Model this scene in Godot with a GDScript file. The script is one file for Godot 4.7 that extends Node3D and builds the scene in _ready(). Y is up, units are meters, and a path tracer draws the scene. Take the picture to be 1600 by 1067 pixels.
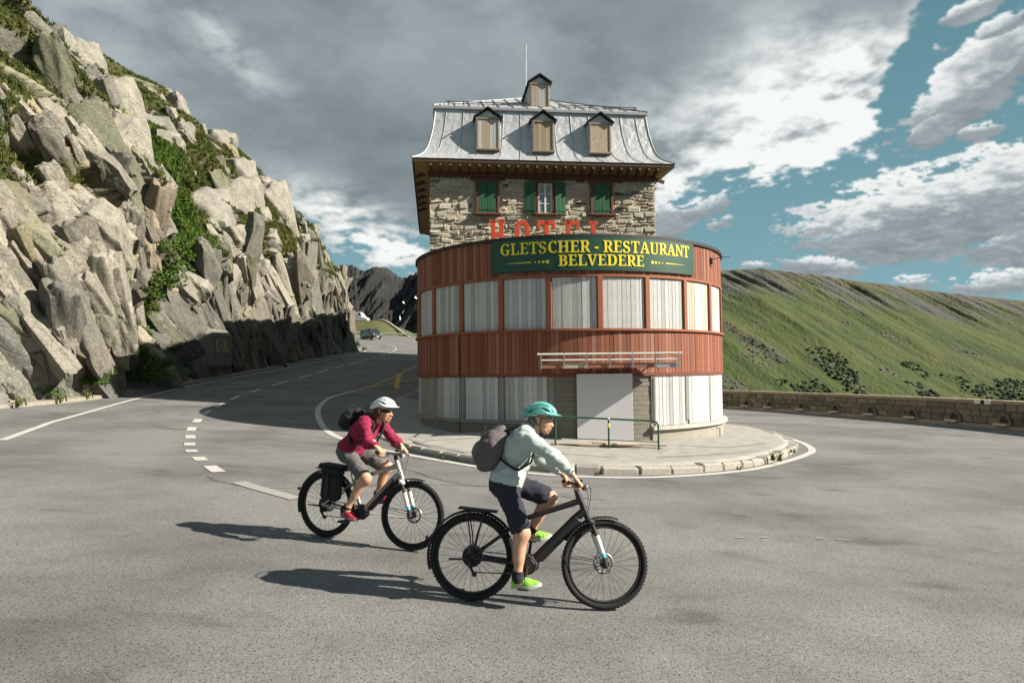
extends Node3D
# A mountain-pass hairpin with a round restaurant and a stone hotel, two cyclists, a cliff and a far valley side.

const SUN_TURN := 11.5      # degrees that the sun stands behind the viewer's right
const SUN_HIGH := 32.0
const ROUND := Vector3(1.98, 0, -24.5)   # axis of the round restaurant
const RR := 5.3

var M := {}
var rng := RandomNumberGenerator.new()
var taken := {}

# ---------------------------------------------------------------- mesh builder
class MB:
	var v := PackedVector3Array()
	var n := PackedVector3Array()
	var c := PackedColorArray()
	var u := PackedVector2Array()
	var i := PackedInt32Array()
	var col := Color.WHITE

	func tri(a: Vector3, b: Vector3, d: Vector3) -> void:
		var nn := (b - a).cross(d - a).normalized()
		var k := v.size()
		v.append(a); v.append(b); v.append(d)
		n.append(nn); n.append(nn); n.append(nn)
		c.append(col); c.append(col); c.append(col)
		i.append(k); i.append(k + 2); i.append(k + 1)

	func quad(a: Vector3, b: Vector3, d: Vector3, e: Vector3) -> void:
		var nn := (d - a).cross(e - b).normalized()
		var k := v.size()
		v.append(a); v.append(b); v.append(d); v.append(e)
		for q in 4:
			n.append(nn); c.append(col)
		i.append(k); i.append(k + 2); i.append(k + 1)
		i.append(k); i.append(k + 3); i.append(k + 2)

	func box(at: Vector3, size: Vector3, bs := Basis()) -> void:
		var h := size * 0.5
		var p := []
		for s in [Vector3(-1, -1, -1), Vector3(1, -1, -1), Vector3(1, 1, -1), Vector3(-1, 1, -1), Vector3(-1, -1, 1), Vector3(1, -1, 1), Vector3(1, 1, 1), Vector3(-1, 1, 1)]:
			p.append(at + bs * (s * h))
		hexa(p)

	func hexa(p: Array) -> void:   # 0-3 back (z-) ring, 4-7 front (z+) ring, counter-clockwise seen from the front
		quad(p[4], p[5], p[6], p[7]); quad(p[1], p[0], p[3], p[2])
		quad(p[0], p[4], p[7], p[3]); quad(p[5], p[1], p[2], p[6])
		quad(p[7], p[6], p[2], p[3]); quad(p[0], p[1], p[5], p[4])

	func bev(at: Vector3, size: Vector3, r: float, bs := Basis(), jit := 0.0, rg: RandomNumberGenerator = null) -> void:
		# a box whose edges and corners are cut; jit moves its eight corners
		var h := size * 0.5
		r = minf(r, minf(h.x, minf(h.y, h.z)) * 0.9)
		var q := {}
		for sx in [-1, 1]:
			for sy in [-1, 1]:
				for sz in [-1, 1]:
					var s := Vector3(sx, sy, sz)
					var o := Vector3.ZERO
					if rg:
						o = Vector3(rg.randf_range(-jit, jit), rg.randf_range(-jit, jit), rg.randf_range(-jit, jit))
					for a in 3:
						var pt := s * (h - Vector3(r, r, r))
						pt[a] = s[a] * h[a]
						q[[sx, sy, sz, a]] = at + bs * (pt + o)
		for a in 3:
			var b := (a + 1) % 3
			var d := (a + 2) % 3
			for s in [-1, 1]:
				var cs := []
				for w in [[-1, -1], [1, -1], [1, 1], [-1, 1]]:
					var k := [0, 0, 0, a]
					k[a] = s; k[b] = w[0]; k[d] = w[1]
					cs.append(q[k])
				if s > 0: quad(cs[0], cs[1], cs[2], cs[3])
				else: quad(cs[3], cs[2], cs[1], cs[0])
			# edges along axis a
			for w in [[-1, -1], [1, -1], [1, 1], [-1, 1]]:
				var lo := [0, 0, 0, b]; lo[a] = -1; lo[b] = w[0]; lo[d] = w[1]
				var hi := lo.duplicate(); hi[a] = 1
				var lo2 := lo.duplicate(); lo2[3] = d
				var hi2 := hi.duplicate(); hi2[3] = d
				if w[0] * w[1] > 0: quad(q[lo], q[lo2], q[hi2], q[hi])
				else: quad(q[lo], q[hi], q[hi2], q[lo2])
		for sx in [-1, 1]:
			for sy in [-1, 1]:
				for sz in [-1, 1]:
					var A = q[[sx, sy, sz, 0]]; var B = q[[sx, sy, sz, 1]]; var C = q[[sx, sy, sz, 2]]
					if sx * sy * sz > 0: tri(A, B, C)
					else: tri(A, C, B)

	func tube(pts: Array, rad, sides := 8, closed := false, flat := 1.0) -> void:
		var m := pts.size()
		if m < 2: return
		var base := v.size()
		var up := Vector3.UP
		var t0: Vector3 = (pts[1] - pts[0]).normalized()
		if absf(t0.dot(up)) > 0.9: up = Vector3.RIGHT
		var side := t0.cross(up).normalized()
		for k in m:
			var a: Vector3 = pts[(k - 1 + m) % m] if closed or k > 0 else pts[k]
			var b: Vector3 = pts[(k + 1) % m] if closed or k < m - 1 else pts[k]
			var t := (b - a).normalized()
			side = (side - t * side.dot(t)).normalized()
			var up2 := side.cross(t)
			var r: float = rad[k] if rad is Array else rad
			for j in sides:
				var an := TAU * j / sides
				var nn := side * cos(an) + up2 * sin(an)
				v.append(pts[k] + side * cos(an) * r + up2 * sin(an) * r * flat)
				n.append(nn); c.append(col)
		var lastk := m if closed else m - 1
		for k in lastk:
			var k2 := (k + 1) % m
			for j in sides:
				var j2 := (j + 1) % sides
				var a := base + k * sides + j
				var b := base + k * sides + j2
				var d := base + k2 * sides + j2
				var e := base + k2 * sides + j
				i.append(a); i.append(b); i.append(d)
				i.append(a); i.append(d); i.append(e)
		if not closed:
			for end in [0, m - 1]:
				var k0 := v.size()
				var dir: Vector3 = (pts[0] - pts[1]).normalized() if end == 0 else (pts[m - 1] - pts[m - 2]).normalized()
				v.append(pts[end]); n.append(dir); c.append(col)
				for j in sides:
					v.append(v[base + end * sides + j]); n.append(dir); c.append(col)
				for j in sides:
					var j2 := (j + 1) % sides
					if end == 0:
						i.append(k0); i.append(k0 + 1 + j2); i.append(k0 + 1 + j)
					else:
						i.append(k0); i.append(k0 + 1 + j); i.append(k0 + 1 + j2)

	func ring(at: Vector3, axis: Vector3, R: float, r: float, seg := 40, sides := 8, from := 0.0, to := TAU, flat := 1.0) -> void:
		# a torus, or an arc of one; flat scales the section along the axis
		var a := axis.normalized()
		var x := a.cross(Vector3.UP if absf(a.y) < 0.9 else Vector3.RIGHT).normalized()
		var y := a.cross(x)
		var full := absf(to - from - TAU) < 0.001
		var base := v.size()
		var cnt := seg if full else seg + 1
		for k in cnt:
			var an := from + (to - from) * k / seg
			var out := x * cos(an) + y * sin(an)
			for j in sides:
				var b := TAU * j / sides
				v.append(at + out * (R + r * cos(b)) + a * r * sin(b) * flat)
				n.append((out * cos(b) + a * sin(b)).normalized()); c.append(col)
		for k in seg:
			var k2 := (k + 1) % cnt if full else k + 1
			for j in sides:
				var j2 := (j + 1) % sides
				var p := base + k * sides + j
				var q := base + k2 * sides + j
				var s := base + k2 * sides + j2
				var t := base + k * sides + j2
				i.append(p); i.append(s); i.append(q)
				i.append(p); i.append(t); i.append(s)

	func disc(at: Vector3, axis: Vector3, r: float, h: float, seg := 20) -> void:
		var a := axis.normalized()
		tube([at - a * h * 0.5, at + a * h * 0.5], r, seg)

	func grid(rows: Array, flip := false, cols: Array = []) -> void:   # smooth sheet; rows of PackedVector3Array
		var nr := rows.size()
		var nc: int = rows[0].size()
		var base := v.size()
		for r in nr:
			var row: PackedVector3Array = rows[r]
			var up: PackedVector3Array = rows[mini(r + 1, nr - 1)]
			var dn: PackedVector3Array = rows[maxi(r - 1, 0)]
			for k in nc:
				var nn := (row[mini(k + 1, nc - 1)] - row[maxi(k - 1, 0)]).cross(up[k] - dn[k]).normalized()
				v.append(row[k]); n.append(-nn if flip else nn)
				c.append(cols[r][k] if cols else col)
		for r in nr - 1:
			for k in nc - 1:
				var a := base + r * nc + k
				if flip:
					i.append(a); i.append(a + 1); i.append(a + nc + 1)
					i.append(a); i.append(a + nc + 1); i.append(a + nc)
				else:
					i.append(a); i.append(a + nc + 1); i.append(a + 1)
					i.append(a); i.append(a + nc); i.append(a + nc + 1)

	func ball(at: Vector3, r: Vector3, seg := 12, bs := Basis()) -> void:
		var base := v.size()
		var rings := seg / 2 + 1
		for k in rings + 1:
			var th := PI * k / rings
			for j in seg:
				var an := TAU * j / seg
				var s := Vector3(sin(th) * cos(an), cos(th), sin(th) * sin(an))
				v.append(at + bs * (s * r)); n.append((bs * (s / r)).normalized()); c.append(col)
		for k in rings:
			for j in seg:
				var j2 := (j + 1) % seg
				var a := base + k * seg + j
				var b := base + k * seg + j2
				var d := base + (k + 1) * seg + j2
				var e := base + (k + 1) * seg + j
				i.append(a); i.append(d); i.append(b)
				i.append(a); i.append(e); i.append(d)
				# wound so that the outside faces out
		pass

	func mesh() -> ArrayMesh:
		var a := []
		a.resize(Mesh.ARRAY_MAX)
		a[Mesh.ARRAY_VERTEX] = v
		a[Mesh.ARRAY_NORMAL] = n
		a[Mesh.ARRAY_COLOR] = c
		if u.size() == v.size(): a[Mesh.ARRAY_TEX_UV2] = u
		a[Mesh.ARRAY_INDEX] = i
		var m := ArrayMesh.new()
		m.add_surface_from_arrays(Mesh.PRIMITIVE_TRIANGLES, a)
		return m

# ---------------------------------------------------------------- nodes
func numbered(called: String) -> String:
	if not taken.has(called):
		taken[called] = 0
		return called
	taken[called] += 1
	return "%s_%03d" % [called, taken[called]]

func thing(called: String, label: String, category: String, at := Vector3.ZERO, group := "") -> Node3D:
	var o := Node3D.new()
	o.name = numbered(called)
	add_child(o)
	o.position = at
	tag(o, label, category, group)
	return o

func tag(o: Node, label: String, category: String, group := "", kind := "") -> void:
	o.set_meta("label", label)
	if category: o.set_meta("category", category)
	if group: o.set_meta("group", group)
	if kind: o.set_meta("kind", kind)

func node(called: String, parent: Node3D, at := Vector3.ZERO) -> Node3D:
	var o := Node3D.new()
	o.name = called
	parent.add_child(o, true)
	o.position = at
	return o

func part(called: String, m: Variant, mat: Material, parent: Node = null) -> MeshInstance3D:
	var o := MeshInstance3D.new()
	o.name = called if parent else numbered(called)
	o.mesh = m.mesh() if m is MB else m
	o.material_override = mat
	if parent: parent.add_child(o, true)
	else: add_child(o)
	return o

func struct(called: String, m: Variant, mat: Material, label: String) -> MeshInstance3D:
	var o := part(called, m, mat)
	tag(o, label, "", "", "structure")
	return o

func noise(f: float, type := FastNoiseLite.TYPE_SIMPLEX_SMOOTH, oct := 4, sd := 1) -> FastNoiseLite:
	var k := FastNoiseLite.new()
	k.noise_type = type
	k.frequency = f
	k.seed = sd
	if oct > 1:
		k.fractal_type = FastNoiseLite.FRACTAL_FBM
		k.fractal_octaves = oct
	else:
		k.fractal_type = FastNoiseLite.FRACTAL_NONE
	return k

func lin(r: float, g: float, b: float) -> Color:
	return Color(r, g, b).linear_to_srgb()

# ---------------------------------------------------------------- the ground's height
func soft(x: float, k: float) -> float:
	return k * log(1.0 + exp(minf(60.0, x / k)))

func gy(x: float, z: float) -> float:
	var d := -z
	var xs := 9.0 - soft(9.0 - maxf(x, -60.0), 2.0)
	var w := 1.0 - smoothstep(-4.0, 5.0, x)
	var y := -0.05 * xs + 0.07 * soft(d - 25.0, 4.0) * w
	y -= 0.12 * exp(-pow((x + 5.5) / 3.5, 2.0) - pow((d - 20.0) / 3.5, 2.0))
	y -= 0.06 * exp(-pow((x - 2.0) / 4.0, 2.0) - pow((d - 18.0) / 3.0, 2.0))
	return y

func onground(x: float, z: float, up := 0.0) -> Vector3:
	return Vector3(x, gy(x, z) + up, z)

func smooth_path(p: Array, step: float, closed := false) -> Array:   # Catmull-Rom through Vector2 points, about one point every step
	var out := []
	var m := p.size()
	for k in (m if closed else m - 1):
		var a: Vector2 = p[(k - 1 + m) % m] if closed else p[maxi(k - 1, 0)]
		var b: Vector2 = p[k]
		var c: Vector2 = p[(k + 1) % m]
		var d: Vector2 = p[(k + 2) % m] if closed else p[mini(k + 2, m - 1)]
		var cnt := maxi(1, int(round(b.distance_to(c) / step)))
		for j in cnt:
			out.append(b.cubic_interpolate(c, a, d, float(j) / cnt))
	if not closed: out.append(p[m - 1])
	return out

# ---------------------------------------------------------------- the scene
func _ready() -> void:
	rng.seed = 7
	var cam := Camera3D.new()
	cam.name = "camera"
	cam.fov = 53.13
	cam.near = 0.1
	cam.far = 12000.0
	cam.position = Vector3(0, 1.95, 0)
	cam.rotation_degrees = Vector3(2.54, 0, -0.6)
	add_child(cam)
	cam.current = true
	var sun := DirectionalLight3D.new()
	sun.name = "sun"
	sun.light_energy = 1.6
	sun.light_color = Color(1.0, 0.96, 0.895)
	sun.light_angular_distance = 0.5
	sun.shadow_enabled = true
	var e := deg_to_rad(SUN_HIGH)
	var t := deg_to_rad(SUN_TURN)
	var towards := Vector3(cos(e) * cos(t), sin(e), cos(e) * sin(t))
	add_child(sun)
	sun.look_at_from_position(towards * 50.0, Vector3.ZERO)
	var env := Environment.new()
	env.background_mode = Environment.BG_SKY
	env.sky = Sky.new()
	var pano := PanoramaSkyMaterial.new()
	pano.panorama = make_sky()
	env.sky.sky_material = pano
	env.tonemap_mode = Environment.TONE_MAPPER_LINEAR
	env.tonemap_exposure = 2.1
	env.background_energy_multiplier = 1.0
	env.sdfgi_enabled = true
	env.ssao_enabled = true
	env.ssil_enabled = true
	var we := WorldEnvironment.new()
	we.name = "world_environment"
	we.environment = env
	add_child(we)
	materials()
	build_ground()
	build_markings()
	build_far()
	build_cliff()
	build_pavement()
	build_parapet()
	build_hotel()
	build_rotunda()
	build_railing()
	build_vans()
	build_riders()
	build_weeds()

# ---------------------------------------------------------------- sky: air and clouds
# Places in the sky are given on the plane that touches the sky due north: U to the right, W downwards, 1067 units to the radius, the horizon at W = 581.
const DECK_EDGE := [Vector2(-400, 200), Vector2(200, 230), Vector2(330, 250), Vector2(450, 310), Vector2(520, 365), Vector2(600, 398), Vector2(680, 402), Vector2(960, 400), Vector2(1040, 356), Vector2(1085, 312), Vector2(1180, 286), Vector2(1280, 284), Vector2(1340, 240), Vector2(1385, 185), Vector2(1415, 110), Vector2(1445, 50), Vector2(1490, -10), Vector2(1560, -120), Vector2(1800, -400)]
# U, W, half width, half height, turn in degrees, weight
const PUFFS := [[1545, 128, 150, 62, -36, 1.0], [1490, 190, 70, 34, -30, 0.8], [1545, 208, 48, 17, -12, 0.7], [1450, 340, 262, 76, -9, 1.25], [1590, 310, 130, 84, -8, 1.1], [1330, 358, 130, 40, -8, 0.9], [1570, 450, 105, 27, -4, 0.95], [1290, 420, 75, 22, 4, 0.9], [1430, 447, 46, 14, 0, 0.75], [1185, 418, 34, 9, 0, 0.65], [1105, 326, 62, 22, -18, 0.62], [1140, 346, 30, 12, -25, 0.55], [1040, 345, 40, 60, 0, 0.8], [1535, 14, 80, 16, -20, 0.5], [1590, 40, 60, 20, -30, 0.5], [1480, 78, 26, 12, -30, 0.45], [1700, 380, 200, 60, -5, 0.9], [1750, 100, 160, 70, -30, 0.9]]
const LIGHTS := [[1195, 200, 190, 100, 0, 0.42], [1310, 110, 120, 75, 20, 0.30], [1390, 100, 62, 80, 30, 0.34], [1110, 275, 130, 34, 0, 0.22], [1240, 250, 110, 44, -10, 0.24], [1340, 200, 70, 60, 40, 0.20], [560, 345, 95, 42, 30, 0.42], [640, 382, 80, 24, 0, 0.38], [470, 300, 60, 30, 35, 0.16], [380, 95, 120, 34, 42, 0.13], [330, 40, 80, 30, 45, 0.10], [1045, 335, 60, 60, 0, 0.45], [120, 40, 200, 90, 0, 0.05], [600, 225, 220, 90, 10, -0.06], [960, 90, 240, 80, 0, -0.03], [1075, 120, 70, 110, 10, -0.07], [820, 20, 200, 60, 0, 0.02], [430, 210, 120, 60, 30, -0.05]]

func deck_edge(u: float) -> float:
	if u <= DECK_EDGE[0].x: return DECK_EDGE[0].y
	for k in DECK_EDGE.size() - 1:
		var a: Vector2 = DECK_EDGE[k]
		var b: Vector2 = DECK_EDGE[k + 1]
		if u < b.x: return lerpf(a.y, b.y, (u - a.x) / (b.x - a.x))
	return DECK_EDGE[DECK_EDGE.size() - 1].y

func air(y: float) -> Vector3:   # clear sky by height
	var t := pow(clampf(y, 0.0, 1.0), 0.55)
	return Vector3(0.150, 0.258, 0.282).lerp(Vector3(0.028, 0.084, 0.116), clampf(t * 1.2, 0.0, 1.0))

func sky_color(d: Vector3, n1: FastNoiseLite, n2: FastNoiseLite) -> Color:
	var up := maxf(d.y, 0.0)
	var k := 1.0 / (up + 0.16)
	var px := d.x * k
	var pz := d.z * k
	var wx := n2.get_noise_2d(px * 0.8 + 31.0, pz * 0.8) * 0.16
	var a := n1.get_noise_2d(px + wx, pz + wx)             # billows
	var b := n2.get_noise_2d(px * 2.6 + 7.0, pz * 2.6)      # fine
	var fn := n2.get_noise_2d(px * 9.0 + 3.0, pz * 9.0)     # wisps
	var c := air(up)
	# broken cloud everywhere round the sky
	var cover := smoothstep(0.02, 0.30, a + 0.22 * b + 0.10)
	var bright := 0.150 + 0.16 * b + 0.12 * a
	var far_c := c.lerp(Vector3(bright, bright * 1.015, bright * 1.01), cover)
	var w := smoothstep(0.40, 0.62, -d.z) * (1.0 - smoothstep(0.58, 0.80, up))
	if w <= 0.001: return Color(far_c.x, far_c.y, far_c.z)
	var iz := 1.0 / maxf(-d.z, 0.05)
	var U := 800.0 + 1067.0 * d.x * iz
	var W := 581.0 - 1067.0 * d.y * iz
	# the big grey deck
	var f := clampf((deck_edge(U) - W) / 95.0, -1.6, 1.2)
	var alpha := smoothstep(-0.06, 0.26, f + 0.75 * a + 0.70 * b + 0.30 * fn)
	var L := 0.156 + 0.070 * a + 0.028 * b
	for s in LIGHTS:
		var q := Vector2(U - s[0], W - s[1]).rotated(-deg_to_rad(s[4]))
		var r = q.x * q.x / (s[2] * s[2]) + q.y * q.y / (s[3] * s[3])
		if r < 5.0: L += 0.47 * s[5] * exp(-r) * clampf(1.0 + 1.9 * b + 1.1 * a, 0.15, 1.8)
	var edge := 1.0 - smoothstep(0.0, 1.0, f + 0.6 * a)
	L += 0.10 * edge * smoothstep(900.0, 1200.0, U)
	L = clampf(L, 0.075, 0.44)
	var warm := clampf((L - 0.12) * 4.0, 0.0, 1.0)
	var cc := Vector3(L * lerpf(0.87, 1.0, warm), L * lerpf(1.04, 1.03, warm), L * lerpf(1.12, 1.01, warm))
	var o := c.lerp(cc, alpha)
	# the separate cumulus to the right and along the horizon
	var best := -1.0
	var shade := 0.5
	for s in PUFFS:
		var q := Vector2(U - s[0], W - s[1]).rotated(-deg_to_rad(s[4])) / Vector2(s[2], s[3])
		var r := q.length_squared()
		if r > 4.0: continue
		var g: float = (1.0 - r) * s[5]
		if g > best:
			best = g
			shade = q.y
	if best > -1.0:
		var pa := smoothstep(0.02, 0.30, best + 0.70 * a + 0.85 * b + 0.75 * fn - 0.04)
		var pl := lerpf(0.42, 0.155, smoothstep(-0.75, 0.25, shade + 0.9 * b + 0.5 * a + 0.5 * fn)) + 0.07 * b + 0.04 * fn
		pl = clampf(pl, 0.12, 0.44)
		var pw := clampf((pl - 0.15) * 4.0, 0.0, 1.0)
		o = o.lerp(Vector3(pl * lerpf(0.89, 0.99, pw), pl * 1.02, pl * lerpf(1.09, 1.01, pw)), pa)
	o = far_c.lerp(o, w)
	return Color(maxf(o.x, 0.01), maxf(o.y, 0.01), maxf(o.z, 0.01))

func sky_dir(col: float, row: float, w: int, h: int) -> Vector3:
	var az := col / w * TAU   # due north at the left edge
	var el := (0.5 - row / h) * PI
	return Vector3(sin(az) * cos(el), sin(el), -cos(az) * cos(el))

func make_sky() -> ImageTexture:
	var n1 := noise(1.25, FastNoiseLite.TYPE_SIMPLEX_SMOOTH, 5, 5)
	var n2 := noise(1.9, FastNoiseLite.TYPE_SIMPLEX_SMOOTH, 7, 11)
	n2.fractal_gain = 0.60
	var low := Image.create(1024, 512, false, Image.FORMAT_RGBF)
	for r in 512:
		for q in 1024:
			var d := sky_dir(q + 0.5, r + 0.5, 1024, 512)
			low.set_pixel(q, r, sky_color(d, n1, n2) if r < 258 else Color(0.08, 0.085, 0.075))
	low.resize(4096, 2048, Image.INTERPOLATE_CUBIC)
	var y0 := 560
	for r in range(y0, 1036):
		for q in range(-480, 480):
			low.set_pixel((q + 4096) % 4096, r, sky_color(sky_dir(q + 0.5, r + 0.5, 4096, 2048), n1, n2))
	return ImageTexture.create_from_image(low)

# ---------------------------------------------------------------- materials
func ntex(f: float, lo: Color, hi: Color, oct := 4, sd := 1, size := 512, type := FastNoiseLite.TYPE_SIMPLEX_SMOOTH, mid = null) -> NoiseTexture2D:
	var t := NoiseTexture2D.new()
	t.width = size; t.height = size
	t.seamless = true
	t.noise = noise(f, type, oct, sd)
	var g := Gradient.new()
	g.set_color(0, lo); g.set_color(1, hi)
	if mid: g.add_point(mid[0], mid[1])
	t.color_ramp = g
	return t

func grey(a: float) -> Color: return Color(a, a, a).linear_to_srgb()   # textures are read as sRGB

func mat(called: String, c: Color, rough := 0.85, tex: Texture2D = null, sc := Vector3.ONE, bump: Texture2D = null, bump_cm := 0.0, metal := 0.0, vc := false) -> StandardMaterial3D:
	var m := StandardMaterial3D.new()
	m.resource_name = called
	m.albedo_color = c
	m.roughness = rough
	m.metallic = metal
	if tex: m.albedo_texture = tex
	m.uv1_triplanar = true
	m.uv1_world_triplanar = true
	m.uv1_scale = sc
	if bump:
		m.heightmap_enabled = true
		m.heightmap_texture = bump
		m.heightmap_scale = bump_cm
	m.vertex_color_use_as_albedo = vc
	M[called] = m
	return m

func materials() -> void:
	var speck := asphalt_image()
	var worn := wear_image()
	var fine := ntex(0.05, grey(0.78), grey(1.0), 5, 3)
	var grain := ntex(0.02, grey(0.55), grey(1.0), 5, 4)
	var blot := ntex(0.012, grey(0.62), grey(1.0), 6, 6)
	var high := ntex(0.03, grey(0), grey(1), 6, 8)
	var dots := ntex(0.25, grey(0), grey(1), 3, 9)
	var peel := ntex(0.011, lin(0.66, 0.62, 0.55), Color(1, 1, 1), 6, 12, 512, FastNoiseLite.TYPE_SIMPLEX_SMOOTH, [0.42, grey(0.92)])
	# road
	var m := mat("asphalt", lin(0.250, 0.253, 0.254), 0.93, speck, Vector3(0.42, 0.42, 0.42), speck, 0.55)
	m.detail_enabled = true
	m.detail_blend_mode = BaseMaterial3D.BLEND_MODE_MUL
	m.detail_albedo = worn
	m.detail_uv_layer = BaseMaterial3D.DETAIL_UV_2
	mat("pavement", lin(0.37, 0.36, 0.335), 0.95, blot, Vector3(0.35, 0.35, 0.35), speck, 0.5)
	mat("white_paint", lin(0.50, 0.495, 0.465), 0.8, ntex(0.06, grey(0.55), grey(1.0), 5, 21, 512, FastNoiseLite.TYPE_SIMPLEX_SMOOTH, [0.4, grey(0.92)]), Vector3(0.6, 0.6, 0.6), speck, 0.3)
	mat("worn_paint", lin(0.40, 0.40, 0.38), 0.85, ntex(0.09, grey(0.5), grey(1.0), 5, 22), Vector3(0.8, 0.8, 0.8), speck, 0.4)
	mat("yellow_paint", lin(0.66, 0.46, 0.09), 0.8, ntex(0.08, grey(0.45), grey(1.0), 5, 23), Vector3(0.6, 0.6, 0.6))
	mat("kerb_stone", lin(0.40, 0.375, 0.33), 0.95, blot, Vector3(1.6, 1.6, 1.6), dots, 0.6)
	mat("kerb_stone_b", lin(0.34, 0.325, 0.295), 0.95, blot, Vector3(1.9, 1.9, 1.9), dots, 0.6)
	mat("kerb_concrete", lin(0.33, 0.30, 0.25), 0.95, blot, Vector3(0.9, 0.9, 0.9), dots, 0.5)
	# stones of the hotel wall
	mat("mortar", lin(0.55, 0.485, 0.37), 1.0, blot, Vector3(0.9, 0.9, 0.9), high, 5.0)
	var tones := [[0.50, 0.455, 0.36], [0.40, 0.37, 0.315], [0.58, 0.525, 0.415], [0.19, 0.185, 0.17], [0.45, 0.37, 0.265], [0.54, 0.505, 0.42], [0.62, 0.57, 0.46]]
	for k in tones.size():
		mat("stone_%d" % k, lin(tones[k][0], tones[k][1], tones[k][2]), 0.95, blot, Vector3(1.7, 2.6, 1.7), high, 2.0)
	var wt := [[0.215, 0.19, 0.145], [0.18, 0.16, 0.125], [0.25, 0.225, 0.17], [0.15, 0.138, 0.115]]
	for k in wt.size():
		mat("ashlar_%d" % k, lin(wt[k][0], wt[k][1], wt[k][2]), 0.95, blot, Vector3(1.1, 1.1, 1.1), high, 2.5)
	mat("coping", lin(0.36, 0.30, 0.22), 0.95, blot, Vector3(0.8, 0.8, 0.8), dots, 0.8)
	# wood
	var reds := [[0.30, 0.092, 0.043], [0.245, 0.073, 0.038], [0.35, 0.118, 0.060], [0.20, 0.060, 0.034], [0.285, 0.102, 0.060], [0.36, 0.165, 0.105]]
	for k in reds.size():
		mat("red_board_%d" % k, lin(reds[k][0], reds[k][1], reds[k][2]), 0.75, grain, Vector3(9, 0.7, 9), grain, 0.4)
	mat("red_timber", lin(0.34, 0.105, 0.048), 0.7, grain, Vector3(7, 0.6, 7), grain, 0.3)
	mat("dark_red_wood", lin(0.16, 0.045, 0.03), 0.75, grain, Vector3(6, 6, 6))
	mat("brown_wood", lin(0.075, 0.042, 0.026), 0.8, grain, Vector3(3, 3, 3), grain, 0.6)
	mat("soffit", lin(0.33, 0.22, 0.075), 0.8, grain, Vector3(2, 2, 2))
	var whites := [[0.49, 0.50, 0.495], [0.43, 0.44, 0.44], [0.53, 0.54, 0.535], [0.36, 0.365, 0.36]]
	for k in whites.size():
		mat("white_plank_%d" % k, lin(whites[k][0], whites[k][1], whites[k][2]), 0.8, peel, Vector3(2.6 + 0.3 * k, 0.55, 2.6 + 0.3 * k), grain, 0.3)
	mat("stained_plank", lin(0.46, 0.40, 0.31), 0.85, peel, Vector3(2.9, 0.9, 2.9), grain, 0.4)
	mat("grey_post", lin(0.28, 0.28, 0.26), 0.85, grain, Vector3(6, 0.8, 6), grain, 0.4)
	mat("weathered_a", lin(0.36, 0.29, 0.22), 0.9, peel, Vector3(4.0, 1.2, 4.0), grain, 0.5)
	mat("weathered_b", lin(0.29, 0.225, 0.165), 0.9, peel, Vector3(4.4, 1.4, 4.4), grain, 0.5)
	mat("plywood", lin(0.45, 0.37, 0.28), 0.9, blot, Vector3(1.0, 1.0, 1.0))
	mat("concrete", lin(0.36, 0.34, 0.29), 0.95, blot, Vector3(0.8, 2.2, 0.8), high, 1.0)
	mat("dark_concrete", lin(0.24, 0.225, 0.19), 0.95, blot, Vector3(0.7, 3.5, 0.7), high, 1.2)
	mat("door_board", lin(0.56, 0.555, 0.58), 0.7, null, Vector3(0.4, 0.4, 0.4))
	mat("sill_white", lin(0.55, 0.52, 0.47), 0.8, blot, Vector3(1.5, 1.5, 1.5))
	mat("green_paint", lin(0.012, 0.075, 0.034), 0.55, fine, Vector3(3, 3, 3))
	mat("shutter_green", lin(0.014, 0.105, 0.045), 0.6, grain, Vector3(6, 0.8, 6), grain, 0.2)
	mat("sign_green", lin(0.010, 0.070, 0.045), 0.45, fine, Vector3(1, 1, 1))
	mat("sign_yellow", lin(0.80, 0.62, 0.03), 0.5)
	mat("letter_red", lin(0.50, 0.045, 0.018), 0.45)
	mat("letter_yellow", lin(0.62, 0.40, 0.06), 0.5)
	# metals
	mat("zinc", lin(0.52, 0.54, 0.565), 0.45, ntex(0.008, grey(0.72), grey(1.0), 5, 31), Vector3(0.5, 0.5, 0.5), ntex(0.01, grey(0), grey(1), 3, 32), 2.5, 0.35)
	mat("zinc_seam", lin(0.30, 0.31, 0.32), 0.5, null, Vector3.ONE, null, 0.0, 0.4)
	mat("dark_metal", lin(0.035, 0.035, 0.038), 0.5, null, Vector3.ONE, null, 0.0, 0.4)
	mat("steel", lin(0.42, 0.42, 0.42), 0.35, fine, Vector3(4, 4, 4), null, 0.0, 0.6)
	mat("tar", lin(0.025, 0.025, 0.027), 0.7, fine, Vector3(2, 2, 2))
	mat("rust_paint", lin(0.30, 0.13, 0.09), 0.85, peel, Vector3(3, 3, 3))
	var g := mat("pane", Color(0.55, 0.62, 0.66, 0.28), 0.05)
	g.transparency = BaseMaterial3D.TRANSPARENCY_ALPHA
	mat("dark_inside", lin(0.012, 0.013, 0.018), 0.9)
	mat("white_frame", lin(0.62, 0.62, 0.60), 0.55)
	mat("flat_dark", lin(0.02, 0.02, 0.02), 0.8)
	# nature
	mat("rock", Color.WHITE, 0.95, ntex(0.02, grey(0.60), grey(1.0), 6, 41), Vector3(0.45, 0.45, 0.45), ntex(0.018, grey(0), grey(1), 7, 42), 4.5, 0.0, true)
	mat("boulder", Color.WHITE, 0.95, crack_tex(43), Vector3(0.42, 0.42, 0.42), crack_tex(44), 5.0, 0.0, true)
	mat("hill", Color.WHITE, 1.0, ntex(0.03, grey(0.74), grey(1.0), 6, 45), Vector3(0.012, 0.012, 0.012), ntex(0.02, grey(0), grey(1), 7, 46), 220.0, 0.0, true)
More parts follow.
